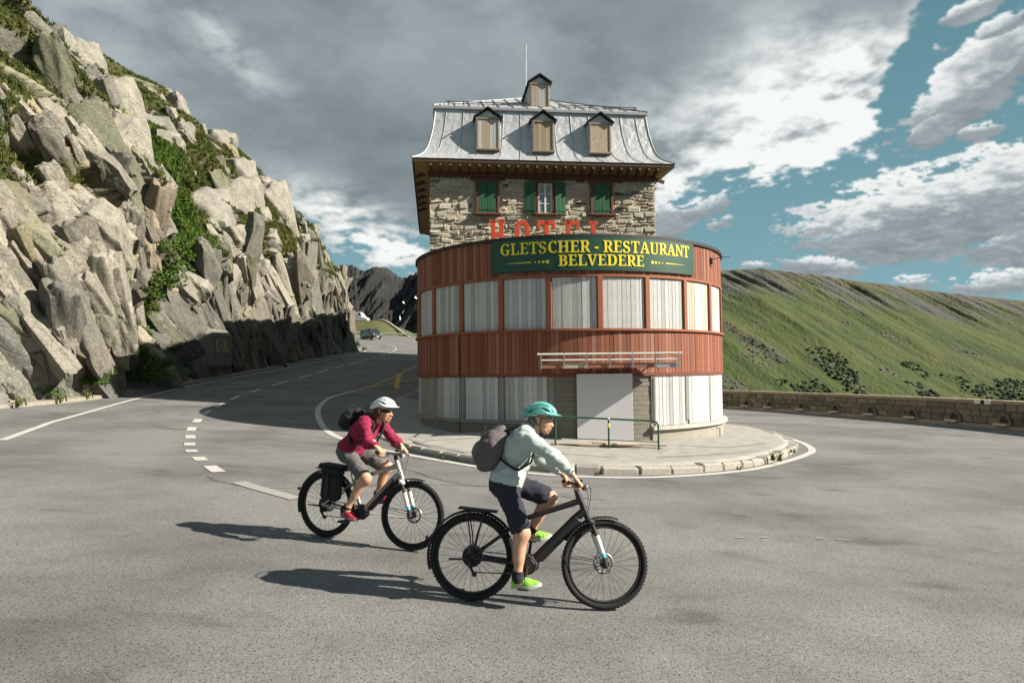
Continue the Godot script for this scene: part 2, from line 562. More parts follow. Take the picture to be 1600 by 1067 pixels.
	var lf := mat("leaf", Color.WHITE, 0.85, null, Vector3.ONE, null, 0.0, 0.0, true)
	lf.backlight_enabled = true
	lf.backlight = Color(0.35, 0.4, 0.2)
	lf.cull_mode = BaseMaterial3D.CULL_DISABLED
	mat("shrub", Color.WHITE, 1.0, null, Vector3.ONE, null, 0.0, 0.0, true)
	mat("turf", Color.WHITE, 1.0, ntex(0.06, grey(0.55), grey(1.0), 5, 47), Vector3(0.3, 0.3, 0.3), high, 8.0, 0.0, true)
	# bicycles and riders
	mat("black_frame", lin(0.010, 0.010, 0.011), 0.55)
	mat("silver_frame", lin(0.36, 0.34, 0.31), 0.35, null, Vector3.ONE, null, 0.0, 0.35)
	mat("battery", lin(0.010, 0.010, 0.011), 0.6)
	mat("rubber", lin(0.014, 0.014, 0.014), 0.9, fine, Vector3(20, 20, 20), dots, 0.1)
	mat("alloy", lin(0.40, 0.40, 0.41), 0.3, null, Vector3.ONE, null, 0.0, 0.8)
	mat("spoke_steel", lin(0.05, 0.05, 0.05), 0.4, null, Vector3.ONE, null, 0.0, 0.6)
	mat("fork_white", lin(0.62, 0.62, 0.62), 0.35)
	mat("fork_blue", lin(0.10, 0.42, 0.48), 0.4)
	mat("plastic", lin(0.016, 0.016, 0.017), 0.6)
	mat("lamp_glass", lin(0.6, 0.6, 0.6), 0.15)
	mat("lamp_red", lin(0.12, 0.008, 0.008), 0.35)
	mat("helmet_mint", lin(0.13, 0.42, 0.38), 0.35)
	mat("helmet_white", lin(0.66, 0.70, 0.72), 0.35)
	mat("helmet_dark", lin(0.020, 0.022, 0.024), 0.6)
	var weave := ntex(0.12, grey(0.7), grey(1.0), 4, 51)
	mat("mint_cloth", lin(0.50, 0.575, 0.555), 0.9, weave, Vector3(6, 6, 6), weave, 0.15)
	mat("raspberry_cloth", lin(0.27, 0.008, 0.052), 0.85, weave, Vector3(6, 6, 6), weave, 0.15)
	mat("navy_cloth", lin(0.020, 0.024, 0.042), 0.9, weave, Vector3(6, 6, 6), weave, 0.15)
	mat("taupe_cloth", lin(0.13, 0.12, 0.125), 0.9, weave, Vector3(6, 6, 6), weave, 0.15)
	mat("pack_grey", lin(0.125, 0.108, 0.115), 0.9, weave, Vector3(8, 8, 8), weave, 0.2)
	mat("pack_light", lin(0.19, 0.168, 0.175), 0.9, weave, Vector3(8, 8, 8), weave, 0.2)
	mat("pack_black", lin(0.012, 0.014, 0.016), 0.85, weave, Vector3(8, 8, 8), weave, 0.2)
	var sk := mat("skin", Color.WHITE, 0.55, null, Vector3.ONE, null, 0.0, 0.0, true)
	sk.subsurf_scatter_enabled = true
	sk.subsurf_scatter_strength = 0.08
	mat("hair_brown", lin(0.10, 0.055, 0.03), 0.7, grain, Vector3(20, 20, 20))
	mat("hair_grey", lin(0.16, 0.14, 0.125), 0.7)
	mat("shoe_lime", lin(0.24, 0.55, 0.05), 0.6)
	mat("shoe_red", lin(0.42, 0.012, 0.045), 0.6)
	mat("shoe_grey", lin(0.16, 0.15, 0.15), 0.8)
	mat("shoe_pale", lin(0.5, 0.55, 0.45), 0.7)
	mat("lens_dark", lin(0.012, 0.012, 0.014), 0.08)
	# vehicles
	var p := mat("van_black", lin(0.012, 0.013, 0.016), 0.3)
	p.clearcoat_enabled = true; p.clearcoat = 1.0; p.clearcoat_roughness = 0.05
	p = mat("van_white", lin(0.70, 0.71, 0.72), 0.35)
	p.clearcoat_enabled = true; p.clearcoat = 1.0; p.clearcoat_roughness = 0.05
	mat("car_glass", lin(0.015, 0.018, 0.02), 0.05)
	mat("snow", lin(0.50, 0.52, 0.55), 0.8)
	mat("chalk_yellow", lin(0.52, 0.46, 0.16), 0.9)
	mat("reflector_yellow", lin(0.75, 0.72, 0.05), 0.4)
	mat("plate_white", lin(0.65, 0.65, 0.65), 0.5)

func crack_tex(sd: int) -> NoiseTexture2D:   # weathered rock: mottled, with thin dark joints
	var t := NoiseTexture2D.new()
	t.width = 1024; t.height = 1024
	t.seamless = true
	t.noise = noise(0.008, FastNoiseLite.TYPE_SIMPLEX_SMOOTH, 7, sd)
	t.noise.fractal_type = FastNoiseLite.FRACTAL_RIDGED
	t.noise.fractal_gain = 0.62
	var g := Gradient.new()
	g.set_color(0, grey(0.70)); g.set_color(1, grey(0.14))
	g.add_point(0.30, grey(1.0)); g.add_point(0.48, grey(0.86)); g.add_point(0.60, grey(0.78)); g.add_point(0.70, grey(0.60)); g.add_point(0.80, grey(0.38))
	t.color_ramp = g
	return t

func asphalt_image() -> ImageTexture:   # crushed stone in bitumen, 2.4 m a side
	var r := RandomNumberGenerator.new()
	r.seed = 3
	var im := Image.create(1024, 1024, false, Image.FORMAT_RGB8)
	im.fill(grey(0.70))
	for k in 60000:
		var s := r.randi_range(2, 6)
		var g := r.randf_range(0.52, 1.0) if r.randf() < 0.78 else r.randf_range(0.22, 0.5)
		var w := r.randf_range(-0.02, 0.03)
		im.fill_rect(Rect2i(r.randi_range(0, 1023), r.randi_range(0, 1023), s, maxi(2, s + r.randi_range(-1, 1))), lin(g + w, g, g - w))
	return ImageTexture.create_from_image(im)

func wear_image() -> ImageTexture:   # stains, wheel paths and cracks over 48 m; multiplied over the asphalt
	var im := Image.create(1024, 1024, false, Image.FORMAT_RGB8)
	var a := noise(0.009, FastNoiseLite.TYPE_SIMPLEX_SMOOTH, 5, 61)
	var b := noise(0.05, FastNoiseLite.TYPE_SIMPLEX_SMOOTH, 4, 62)
	for y in 1024:
		for x in 1024:
			var e := minf(minf(x, 1023 - x), minf(y, 1023 - y)) / 60.0
			var f := clampf(e, 0.0, 1.0)
			# polished arcs where wheels go round the bend, about the middle of the hairpin
			var rad := Vector2(x - 555.0, (y - 560.0) * 1.1).length() / 21.3
			var arcs := 0.07 * sin(rad * 1.9 + 0.6 * a.get_noise_2d(x, y)) 
			var g := 0.84 + 0.36 * a.get_noise_2d(x, y) * f + 0.16 * b.get_noise_2d(x * 1.0, y * 1.0) * f + arcs * f
			var st := b.get_noise_2d(x * 0.35 + 500.0, y * 0.9)
			if st > 0.33: g -= (st - 0.33) * 0.9 * f
			g = clampf(g, 0.35, 1.0)
			im.set_pixel(x, y, lin(g, g, g * 0.99))
	var r := RandomNumberGenerator.new()
	r.seed = 8
	for k in 16:   # wandering cracks and skid lines
		var p := Vector2(r.randf_range(80, 940), r.randf_range(80, 940))
		var dir := Vector2.from_angle(r.randf_range(0, TAU))
		var dark := r.randf_range(0.45, 0.72)
		for j in r.randi_range(40, 190):
			p += dir
			dir = dir.rotated(r.randf_range(-0.16, 0.16))
			if p.x > 5 and p.x < 1018 and p.y > 5 and p.y < 1018:
				var old := im.get_pixel(int(p.x), int(p.y))
				im.set_pixel(int(p.x), int(p.y), old * dark)
	return ImageTexture.create_from_image(im)

# ---------------------------------------------------------------- ground, road and markings
const FOOT := [Vector2(-42, 12), Vector2(-33, 2), Vector2(-24, -8), Vector2(-18.4, -17), Vector2(-16.9, -23), Vector2(-16.65, -30), Vector2(-16.6, -42), Vector2(-16.8, -60), Vector2(-17.2, -74), Vector2(-19.0, -79), Vector2(-25, -83), Vector2(-38, -85)]
const WALL := [Vector2(6, -51), Vector2(10, -47.2), Vector2(13.1, -43.1), Vector2(15.1, -39.6), Vector2(16.6, -35.4), Vector2(17.75, -31.5), Vector2(18.55, -28.2), Vector2(19.0, -25.2), Vector2(19.1, -21.5), Vector2(18.7, -17), Vector2(17.6, -12), Vector2(15.6, -7), Vector2(12.5, -2.5), Vector2(8.5, 1.5), Vector2(4, 4.6), Vector2(-1, 6.8)]

func beyond_wall(x: float, z: float) -> float:   # metres outside the parapet
	var best := 1e9
	var s := -1.0
	for k in WALL.size() - 1:
		var a: Vector2 = WALL[k]
		var b: Vector2 = WALL[k + 1]
		var p := Vector2(x, z)
		var t := clampf((p - a).dot(b - a) / (b - a).length_squared(), 0.0, 1.0)
		var q := a + (b - a) * t
		var dd := p.distance_to(q)
		if dd < best:
			best = dd
			s = signf((b - a).cross(p - a))
	return -s * best

func build_ground() -> void:
	# the road: one sheet on the ground from behind the viewer to the far bend
	var xs := []
	var x := -60.0
	while x < 23.0:
		xs.append(x)
		x += 0.8 if x > -18.0 else 2.5
	var zs := []
	var z := 12.0
	while z > -152.0:
		zs.append(z)
		z -= 0.8 if z > -50.0 else 1.8
	var mb := MB.new()
	var idx := {}
	for r in zs.size():
		for k in xs.size():
			idx[Vector2i(r, k)] = mb.v.size()
			mb.v.append(onground(xs[k], zs[r]))
			var q := 0.5
			var nn := Vector3(gy(xs[k] - q, zs[r]) - gy(xs[k] + q, zs[r]), 2.0 * q, gy(xs[k], zs[r] - q) - gy(xs[k], zs[r] + q)).normalized()
			mb.n.append(nn)
			mb.c.append(Color.WHITE)
			mb.u.append(Vector2(xs[k] / 48.0 + 0.5, zs[r] / 48.0 + 0.92))
	for r in zs.size() - 1:
		for k in xs.size() - 1:
			var cx: float = (xs[k] + xs[k + 1]) * 0.5
			var cz: float = (zs[r] + zs[r + 1]) * 0.5
			if cz > -52.0 and cx > 3.0 and beyond_wall(cx, cz) > 0.9: continue
			if cz <= -52.0 and cx > 12.0: continue
			var a: int = idx[Vector2i(r, k)]
			var b: int = idx[Vector2i(r, k + 1)]
			var d: int = idx[Vector2i(r + 1, k + 1)]
			var e: int = idx[Vector2i(r + 1, k)]
			mb.i.append_array(PackedInt32Array([a, d, b, a, e, d]))
	struct("road", mb, M.asphalt, "grey asphalt road sweeping round the hairpin in front of the hotel")
	# the valley floor, one sheet to the horizon
	var vn := noise(0.004, FastNoiseLite.TYPE_SIMPLEX_SMOOTH, 4, 71)
	var rows := []
	var cols := []
	for k in 34:
		var r := 20.0 * pow(1.19, k)
		var row := PackedVector3Array()
		var cr := PackedColorArray()
		for j in 97:
			var an := TAU * j / 96.0
			var p := Vector3(sin(an) * r, 0, -24.0 - cos(an) * r)
			var y := -4.0 - clampf((r - 26.0) * 0.55, 0.0, 150.0) + vn.get_noise_2d(p.x, p.z) * clampf(r * 0.05, 0.0, 12.0)
			row.append(Vector3(p.x, y, p.z))
			cr.append(Color(0.06, 0.085, 0.03) * (0.8 + 0.4 * vn.get_noise_2d(p.x * 4.0, p.z * 4.0)))
		rows.append(row)
		cols.append(cr)
	var vm := MB.new()
	vm.grid(rows, false, cols)
	struct("valley_ground", vm, M.hill, "grassy valley ground far below the road")
	# low kerb at the foot of the cliff
	var kb := MB.new()
	var path := smooth_path(FOOT.slice(2, 11), 0.8)
	var in_l := PackedVector3Array(); var in_h := PackedVector3Array(); var out_h := PackedVector3Array(); var out_l := PackedVector3Array()
	for k in path.size():
		var p: Vector2 = path[k]
		var t: Vector2 = (path[mini(k + 1, path.size() - 1)] - path[maxi(k - 1, 0)]).normalized()
		var nrm := Vector2(-t.y, t.x)
		if nrm.x < 0.0 and p.y > -76.0: nrm = -nrm
		var a := p + nrm * 0.55
		var b := p + nrm * 0.15
		in_l.append(onground(a.x, a.y, -0.05)); in_h.append(onground(a.x, a.y, 0.13))
		out_h.append(onground(b.x, b.y, 0.14)); out_l.append(onground(b.x, b.y, -0.3))
	kb.grid([in_l, in_h]); kb.grid([in_h, out_h]); kb.grid([out_h, out_l])
	struct("roadside_kerb", kb, M.kerb_concrete, "pale concrete kerb between the road and the foot of the cliff")

func strip(mb: MB, path: Array, width: float, up: float, from := 0.0, to := 1e9) -> void:   # painted line of that width on the ground
	var rows := [PackedVector3Array(), PackedVector3Array(), PackedVector3Array()]
	var run := 0.0
	for k in path.size():
		if k > 0: run += path[k].distance_to(path[k - 1])
		if run < from or run > to: continue
		var t: Vector2 = (path[mini(k + 1, path.size() - 1)] - path[maxi(k - 1, 0)]).normalized()
		var nn := Vector2(-t.y, t.x) * width * 0.5
		var p: Vector2 = path[k]
		rows[0].append(onground(p.x - nn.x, p.y - nn.y, up))
		rows[1].append(onground(p.x, p.y, up))
		rows[2].append(onground(p.x + nn.x, p.y + nn.y, up))
	if rows[0].size() > 1: mb.grid(rows, true)

func line_mark(called: String, pts: Array, width: float, m: Material, label: String, up := 0.010) -> void:
	var mb := MB.new()
	strip(mb, smooth_path(pts, 0.22), width, up)
	struct(called, mb, m, label)

func worn_mark(pts: Array, width: float, label: String) -> void:   # what is left of a line: flakes of paint
	var mb := MB.new()
	var path := smooth_path(pts, 0.03)
	var run := 0.0
	var total := path.size() * 0.03
	while run < total:
		var l := rng.randf_range(0.04, 0.22)
		strip(mb, path, width * rng.randf_range(0.35, 1.1), 0.008, run, run + l)
		run += l + rng.randf_range(0.03, 0.2)
	struct("worn_line", mb, M.worn_paint, label)

func build_markings() -> void:
	# solid line along the cliff side
	line_mark("road_edge_line", [Vector2(-6.0, -6), Vector2(-8.4, -9.5), Vector2(-11.1, -14.9), Vector2(-12.2, -17.6), Vector2(-13.0, -19.8), Vector2(-14.8, -26.4), Vector2(-15.75, -33.4), Vector2(-15.8, -42), Vector2(-15.9, -56), Vector2(-16.1, -72), Vector2(-17.2, -79), Vector2(-22, -87)].slice(2), 0.17, M.white_paint, "solid white line along the cliff side of the road")
	# dashes down the middle
	var mid := [Vector2(-3.1, -9.85), Vector2(-4.4, -11.0), Vector2(-5.1, -11.9), Vector2(-5.75, -12.85), Vector2(-6.25, -13.6), Vector2(-6.8, -14.5), Vector2(-7.5, -15.9), Vector2(-8.0, -17.0), Vector2(-8.7, -18.5), Vector2(-9.45, -20.4), Vector2(-10.2, -22.5), Vector2(-10.9, -25), Vector2(-11.6, -28), Vector2(-12.1, -31), Vector2(-12.4, -35), Vector2(-12.6, -41), Vector2(-12.9, -51), Vector2(-13.3, -71), Vector2(-14.3, -84), Vector2(-17.5, -97), Vector2(-24, -110), Vector2(-30, -118)]
	var path := smooth_path(mid, 0.2)
	var total := 0.0
	for k in range(1, path.size()): total += path[k].distance_to(path[k - 1])
	# start and length of each dash, measured from the viewer's end
	var near := [[0.0, 1.75], [2.75, 0.95], [4.3, 0.72], [5.55, 0.75], [6.85, 0.8], [8.4, 0.95], [10.2, 1.2], [12.5, 1.3], [15.0, 1.5], [17.6, 1.6], [20.6, 1.8], [24.0, 2.0]]
	var at := 27.5
	while at < total - 3.0:
		near.append([at, 3.2])
		at += 4.7
	for s in near:
		var mb := MB.new()
		strip(mb, path, 0.23 if s[0] < 14.0 else 0.17, 0.010, s[0], s[0] + s[1])
		if mb.v.is_empty(): continue
		struct("lane_dash", mb, M.white_paint if s[0] > 2.0 else M.worn_paint, "white dash of the broken line down the middle of the road")
	# solid line round the pavement
	line_mark("pavement_edge_line", [Vector2(-7.9, -34.5), Vector2(-8.2, -31.0), Vector2(-7.7, -27.4), Vector2(-6.95, -24.4), Vector2(-6.0, -21.6), Vector2(-5.1, -19.5), Vector2(-4.2, -17.8), Vector2(-3.0, -16.0), Vector2(-1.4, -14.4), Vector2(-0.3, -13.55), Vector2(0.85, -13.1), Vector2(2.2, -13.2), Vector2(3.6, -13.85), Vector2(5.2, -15.1), Vector2(6.5, -16.6), Vector2(7.65, -18.1), Vector2(8.5, -19.5), Vector2(9.1, -21.6), Vector2(9.35, -24.2), Vector2(9.2, -27.6)], 0.2, M.white_paint, "solid cream line curving round the pavement in front of the restaurant")
	# line along the parapet
	var inner := []
	for p in smooth_path(WALL.slice(1, 14), 1.5):
		var c := Vector2(4, -22)
		inner.append(p + (c - p).normalized() * 0.72)
	line_mark("parapet_edge_line", inner, 0.14, M.white_paint, "thin white line on the road along the stone parapet")
	# faint worn lines
	worn_mark([Vector2(2.75, -8.55), Vector2(3.6, -8.66), Vector2(4.4, -8.6)], 0.05, "faint worn white line on the asphalt right of the front bicycle")
	worn_mark([Vector2(-1.9, -9.1), Vector2(-0.9, -8.75), Vector2(0.1, -8.6)], 0.07, "faint worn white line on the asphalt behind the rear bicycle's front wheel")
	worn_mark([Vector2(10.1, -15.3), Vector2(11.0, -15.9)], 0.08, "short worn white mark on the asphalt near the right edge of the photo")
	# yellow stop markings left of the restaurant
	line_mark("yellow_line", [Vector2(-7.8, -34.6), Vector2(-7.6, -42), Vector2(-7.9, -58), Vector2(-8.5, -70)], 0.16, M.yellow_paint, "long yellow line continuing the white edge line up the road")
	line_mark("yellow_line", [Vector2(-7.6, -36.2), Vector2(-6.9, -40), Vector2(-5.5, -46.5)], 0.17, M.yellow_paint, "yellow line slanting towards the restaurant wall")
	line_mark("yellow_bar", [Vector2(-6.15, -36.3), Vector2(-6.75, -40), Vector2(-7.6, -46.0)], 0.28, M.yellow_paint, "broad yellow bar between the yellow lines beside the restaurant")
	line_mark("yellow_line", [Vector2(-7.7, -33.6), Vector2(-5.9, -33.5)], 0.14, M.yellow_paint, "short yellow cross line at the near end of the stop area")
	line_mark("yellow_line", [Vector2(-7.4, -35.0), Vector2(-6.5, -35.4), Vector2(-6.3, -34.8), Vector2(-5.9, -35.4)], 0.16, M.yellow_paint, "worn yellow writing-like zigzag on the stop area")
	line_mark("ramp_strip", [Vector2(-5.35, -30.5), Vector2(-5.05, -34), Vector2(-4.9, -40)], 0.34, M.kerb_concrete, "pale concrete strip beside the left wall of the restaurant")
	worn_mark([Vector2(-6.3, -26.2), Vector2(-5.3, -26.6), Vector2(-4.7, -26.4)], 0.06, "thin worn line on the shaded asphalt left of the restaurant")

# ---------------------------------------------------------------- far slopes, the upper road, guard rail
func polar(azd: float, depth: float, y: float) -> Vector3:
	return Vector3(tan(deg_to_rad(azd)) * depth, y, -depth)

func ramp(pts: Array, x: float) -> float:
	if x <= pts[0][0]: return pts[0][1]
	for k in pts.size() - 1:
		if x < pts[k + 1][0]:
			var t: float = (x - pts[k][0]) / (pts[k + 1][0] - pts[k][0])
			return lerpf(pts[k][1], pts[k + 1][1], t)
	return pts[-1][1]

func build_far() -> void:
	var n1 := noise(0.0045, FastNoiseLite.TYPE_SIMPLEX_SMOOTH, 5, 81)
	var n2 := noise(0.03, FastNoiseLite.TYPE_SIMPLEX_SMOOTH, 5, 82)
	var n3 := noise(0.012, FastNoiseLite.TYPE_SIMPLEX_SMOOTH, 4, 83)
	# the green valley side opposite: ridge height above the eye as a share of its distance, by azimuth
	var ridge := [[-6.0, 0.120], [6.0, 0.140], [17.5, 0.147], [20.5, 0.1465], [24.6, 0.137], [29.0, 0.122], [33.0, 0.108], [37.0, 0.096], [45.0, 0.085], [62.0, 0.08]]
	var rows := []
	var cols := []
	var spots := []
	var rocks := []
	var na := 420
	var nt := 190
	for r in nt:
		var t := 1.12 * r / (nt - 1)
		var row := PackedVector3Array()
		var cr := PackedColorArray()
		for k in na:
			var az := 2.0 + 50.0 * k / (na - 1)
			var D := 620.0 + 780.0 * t
			var top := 1.95 + 1400.0 * ramp(ridge, az)
			var h: float
			if t < 0.80: h = lerpf(-175.0, top - 62.0, pow(t / 0.80, 0.92))
			elif t < 0.96: h = lerpf(top - 62.0, top - 6.0, (t - 0.80) / 0.16)
			elif t < 1.0: h = lerpf(top - 6.0, top, (t - 0.96) / 0.04)
			else: h = top - (t - 1.0) * 260.0
			var x := tan(deg_to_rad(az)) * D
			# gullies run down the slope, slanting to the right
			var s := x + t * 260.0
			var g := n1.get_noise_2d(s * 1.7, t * 190.0) * 5.5 + n3.get_noise_2d(s * 1.9, t * 130.0) * 2.6
			var fine := n2.get_noise_2d(x * 0.7, t * 500.0)
			g += fine * 1.7
			var band := smoothstep(0.74, 0.84, t + 0.10 * n3.get_noise_2d(s * 0.8, 40.0)) * (1.0 - smoothstep(0.955, 0.99, t))
			g += band * n2.get_noise_2d(s * 1.1, t * 60.0) * 8.0
			var fade := minf(1.0, (1.02 - minf(t, 1.02)) * 9.0)
			row.append(Vector3(x, h + g * (0.15 + 0.85 * fade), -D + g * 0.6))
			var m := n1.get_noise_2d(x * 2.2, t * 1500.0)
			var q := n3.get_noise_2d(s * 2.4 + 900.0, t * 300.0)
			var c := Color(0.043, 0.072, 0.010).lerp(Color(0.072, 0.084, 0.019), clampf(0.5 + 1.3 * m, 0.0, 1.0))
			c = c.lerp(Color(0.036, 0.058, 0.013), clampf(0.30 + 1.6 * q, 0.0, 0.85))
			c = c.lerp(Color(0.105, 0.085, 0.045), smoothstep(0.86, 1.0, t) * 0.7)
			var grey_share := band * clampf(0.62 + 1.2 * q - 0.014 * (az - 18.0), 0.0, 0.92)
			c = c.lerp(Color(0.085, 0.083, 0.083), grey_share)
			var scree := smoothstep(0.24, 0.42, n3.get_noise_2d(s * 0.9 + 77.0, t * 420.0)) * smoothstep(0.2, 0.35, t) * (1.0 - smoothstep(0.62, 0.75, t))
			c = c.lerp(Color(0.085, 0.082, 0.07), scree * 0.55)
			if scree > 0.5 and fmod(absf(fine) * 977.0, 1.0) < 0.30: rocks.append(row[k])
			cr.append(c)
			var dens := smoothstep(-0.02, 0.30, n3.get_noise_2d(x * 0.62 + 300.0, t * 330.0) + 0.30 - t * 0.9)
			if t < 0.52 and fmod(absf(fine) * 1237.7 + absf(m) * 331.0, 1.0) < dens * 0.5: spots.append(row[k])
		rows.append(row)
		cols.append(cr)
	var mb := MB.new()
	mb.grid(rows, false, cols)
	struct("green_mountain_slope", mb, M.hill, "broad green mountainside with a grey rocky rim across the valley")
	# dwarf shrubs and rocks on it
	var bush := blob_mesh(1, 0.35, Color(0.018, 0.034, 0.012))
	scatter("mountain_shrubs", bush, M.shrub, spots, 1.3, 3.8, "dark dwarf shrubs dotted over the lower green mountainside", 1.0)
	var stone := blob_mesh(2, 0.5, Color(0.13, 0.125, 0.115))
	scatter("mountain_boulders", stone, M.shrub, rocks, 0.7, 2.6, "grey boulders scattered over the middle of the green mountainside", 0.7)
	# the dark rocky mountain at the left, seen beside the restaurant; its near face falls to the left, away from the sun, and its colours are darkened to stand for cloud shadow
	var prof := [[-22.0, 0.09], [-16.0, 0.150], [-14.2, 0.161], [-13.2, 0.1585], [-12.2, 0.151], [-11.4, 0.1560], [-10.6, 0.1545], [-10.0, 0.150], [-9.2, 0.1385], [-8.6, 0.143], [-7.8, 0.150], [-5.0, 0.172], [2.0, 0.19]]
	rows = []; cols = []
	for r in 110:
		var t := 1.06 * r / 109.0
		var row := PackedVector3Array()
		var cr := PackedColorArray()
		for k in 260:
			var az := -21.0 + 23.0 * k / 259.0
			var D := 1500.0 + 900.0 * t - 26.0 * (az + 12.0)
			var top := 1.95 + (2400.0 - 26.0 * (az + 12.0)) * (ramp(prof, az) + 0.0035 * n1.get_noise_1d(az * 900.0))
			var h := lerpf(-150.0, top, pow(minf(t, 1.0), 1.05)) - maxf(t - 1.0, 0.0) * 900.0
			var x := tan(deg_to_rad(az)) * D
			var s := x * 1.1 - t * 340.0
			var g := n1.get_noise_2d(s * 0.9, t * 160.0) * 46.0 + n3.get_noise_2d(s * 1.4, t * 150.0) * 18.0 + n2.get_noise_2d(x * 0.6, t * 300.0) * 6.0
			var fade := minf(1.0, (1.03 - minf(t, 1.03)) * 8.0)
			row.append(Vector3(x, h + g * fade * 0.7, -D + g * fade))
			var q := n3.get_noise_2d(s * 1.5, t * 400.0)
			var c := Color(0.020, 0.022, 0.021).lerp(Color(0.034, 0.040, 0.022), clampf(0.4 + 1.3 * q - t, 0.0, 1.0))  # rock and heath tones with the cloud shade mixed in
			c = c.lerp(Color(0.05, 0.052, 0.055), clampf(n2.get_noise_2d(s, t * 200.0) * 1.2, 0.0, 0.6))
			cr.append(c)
		rows.append(row)
		cols.append(cr)
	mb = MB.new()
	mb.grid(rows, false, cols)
	struct("shade_toned_mountain", mb, M.hill, "rocky mountain coloured dark for cloud shade, with snow streaks, seen left of the restaurant")
	# snow left in its gullies
	var patches := [
		[[-8.95, 0.092], [-9.1, 0.087], [-9.35, 0.082], [-9.3, 0.076], [-9.65, 0.070], [-9.9, 0.066], [-10.0, 0.060], [-10.35, 0.057]],
		[[-8.9, 0.106], [-9.1, 0.103], [-8.95, 0.1005]],
		[[-7.75, 0.116], [-8.1, 0.110], [-7.7, 0.104]]]
	for s in patches:
		var sm := MB.new()
		var ra := PackedVector3Array()
		var rb := PackedVector3Array()
		for j in s.size():
			var D = 2000.0 + 4200.0 * (s[j][1] - 0.075)
			var w := (0.025 + 0.03 * absf(sin(j * 2.3 + s.size()))) * (0.35 if j == 0 or j == s.size() - 1 else 1.0)
			D -= 95.0
			ra.append(polar(s[j][0] - w, D, 1.95 + D * s[j][1] + 2.0))
			rb.append(polar(s[j][0] + w, D + 12.0, 1.95 + D * s[j][1] + 6.0))
		sm.grid([ra, rb])
		struct("snow_patch", sm, M.snow, "white streak of old snow in a gully of the dark mountain")
	# grassy bank below the next bend of the road
	var tn := noise(0.25, FastNoiseLite.TYPE_SIMPLEX_SMOOTH, 4, 84)
	rows = []; cols = []
	for r in 40:
		var t := r / 39.0
		var row := PackedVector3Array()
		var cr := PackedColorArray()
		for k in 90:
			var x := -80.0 + 58.0 * k / 89.0
			var z := lerpf(-150.0, -182.0, minf(t * 1.15, 1.0)) - maxf(t - 0.87, 0.0) * 300.0
			var top := lerpf(15.8, 9.4, smoothstep(-35.0, -24.0, x))
			var y := lerpf(8.2, top, smoothstep(0.0, 0.85, t)) + tn.get_noise_2d(x, z) * 0.35 * (1.0 - smoothstep(0.8, 0.9, t))
			row.append(Vector3(x, y, z))
			cr.append(Color(0.075, 0.105, 0.022).lerp(Color(0.11, 0.10, 0.04), clampf(0.4 + tn.get_noise_2d(x * 0.6, z * 0.6), 0.0, 1.0)))
		rows.append(row)
		cols.append(cr)
	mb = MB.new()
	mb.grid(rows, false, cols)
	struct("grassy_bank", mb, M.turf, "grassy bank below the upper road behind the black van")
	mb = MB.new()
	mb.grid([PackedVector3Array([Vector3(-80, 15.93, -181), Vector3(-50, 15.93, -181), Vector3(-36, 15.95, -181)]), PackedVector3Array([Vector3(-80, 15.93, -190), Vector3(-50, 15.93, -190), Vector3(-36, 15.95, -190)])], false)
	struct("upper_road", mb, M.kerb_concrete, "upper road on top of the grassy bank")
	# stone edge that comes down from the upper road
	mb = MB.new()
	var edge := []
	for k in 12:
		var t := k / 11.0
		edge.append(Vector3(lerpf(-35.5, -23.5, t), lerpf(16.0, 10.1, smoothstep(0.0, 1.0, t)), lerpf(-181.0, -172.0, t)))
	mb.tube(edge, 0.45, 6)
	struct("retaining_wall_edge", mb, M.kerb_concrete, "pale stone edge running down the end of the grassy bank")
	# guard rail on the outside of the far bend
	var rail := thing("guard_rail", "steel guard rail on posts along the far bend of the road", "guard rail")
	var gp := smooth_path([Vector2(-40, -139), Vector2(-31, -142), Vector2(-24, -144.5), Vector2(-17, -146.5), Vector2(-9, -147.5)], 2.0)
	mb = MB.new()
	var pts := []
	for p in gp: pts.append(onground(p.x, p.y, 0.68))
	mb.tube(pts, 0.15, 6)
	part("rail", mb, M.steel, rail)
	for k in range(0, gp.size(), 2):
		mb = MB.new()
		mb.box(onground(gp[k].x, gp[k].y - 0.18, 0.3), Vector3(0.14, 0.8, 0.1))
		part("post", mb, M.steel, rail)

func blob_mesh(sd: int, rough: float, c: Color) -> ArrayMesh:
	var k := noise(0.9, FastNoiseLite.TYPE_SIMPLEX_SMOOTH, 3, sd + 90)
	var mb := MB.new()
	var rows := []
	for r in 6:
		var th := PI * (0.02 + 0.6 * r / 5.0)
		var row := PackedVector3Array()
		for j in 9:
			var an := TAU * (j % 8) / 8.0
			var p := Vector3(sin(th) * cos(an), cos(th), sin(th) * sin(an))
			row.append(p * (1.0 + rough * k.get_noise_3dv(p * 2.0)) * Vector3(1, 0.75, 1))
		rows.append(row)
	mb.col = c
	mb.grid(rows)
	return mb.mesh()

func scatter(called: String, mesh: Mesh, m: Material, at: Array, lo: float, hi: float, label: String, tint: float) -> void:
	var mm := MultiMesh.new()
	mm.transform_format = MultiMesh.TRANSFORM_3D
	mm.use_colors = true
	mm.mesh = mesh
	mm.instance_count = at.size()
	var r := RandomNumberGenerator.new()
	r.seed = 17
	for k in at.size():
		var s := r.randf_range(lo, hi)
		var b := Basis(Vector3.UP, r.randf() * TAU).scaled(Vector3(s * r.randf_range(0.6, 1.1), s * r.randf_range(0.7, 1.3), s * r.randf_range(0.6, 1.1)))
		mm.set_instance_transform(k, Transform3D(b, at[k] + Vector3(r.randf_range(-2, 2), 0, r.randf_range(-2, 2))))
		var g := r.randf_range(0.7, 1.3) * tint
		mm.set_instance_color(k, Color(g, g * r.randf_range(0.95, 1.1), g * 0.95))
	var o := MultiMeshInstance3D.new()
	o.name = called
	o.multimesh = mm
	o.material_override = m
	add_child(o)
	tag(o, label, "", "", "stuff")

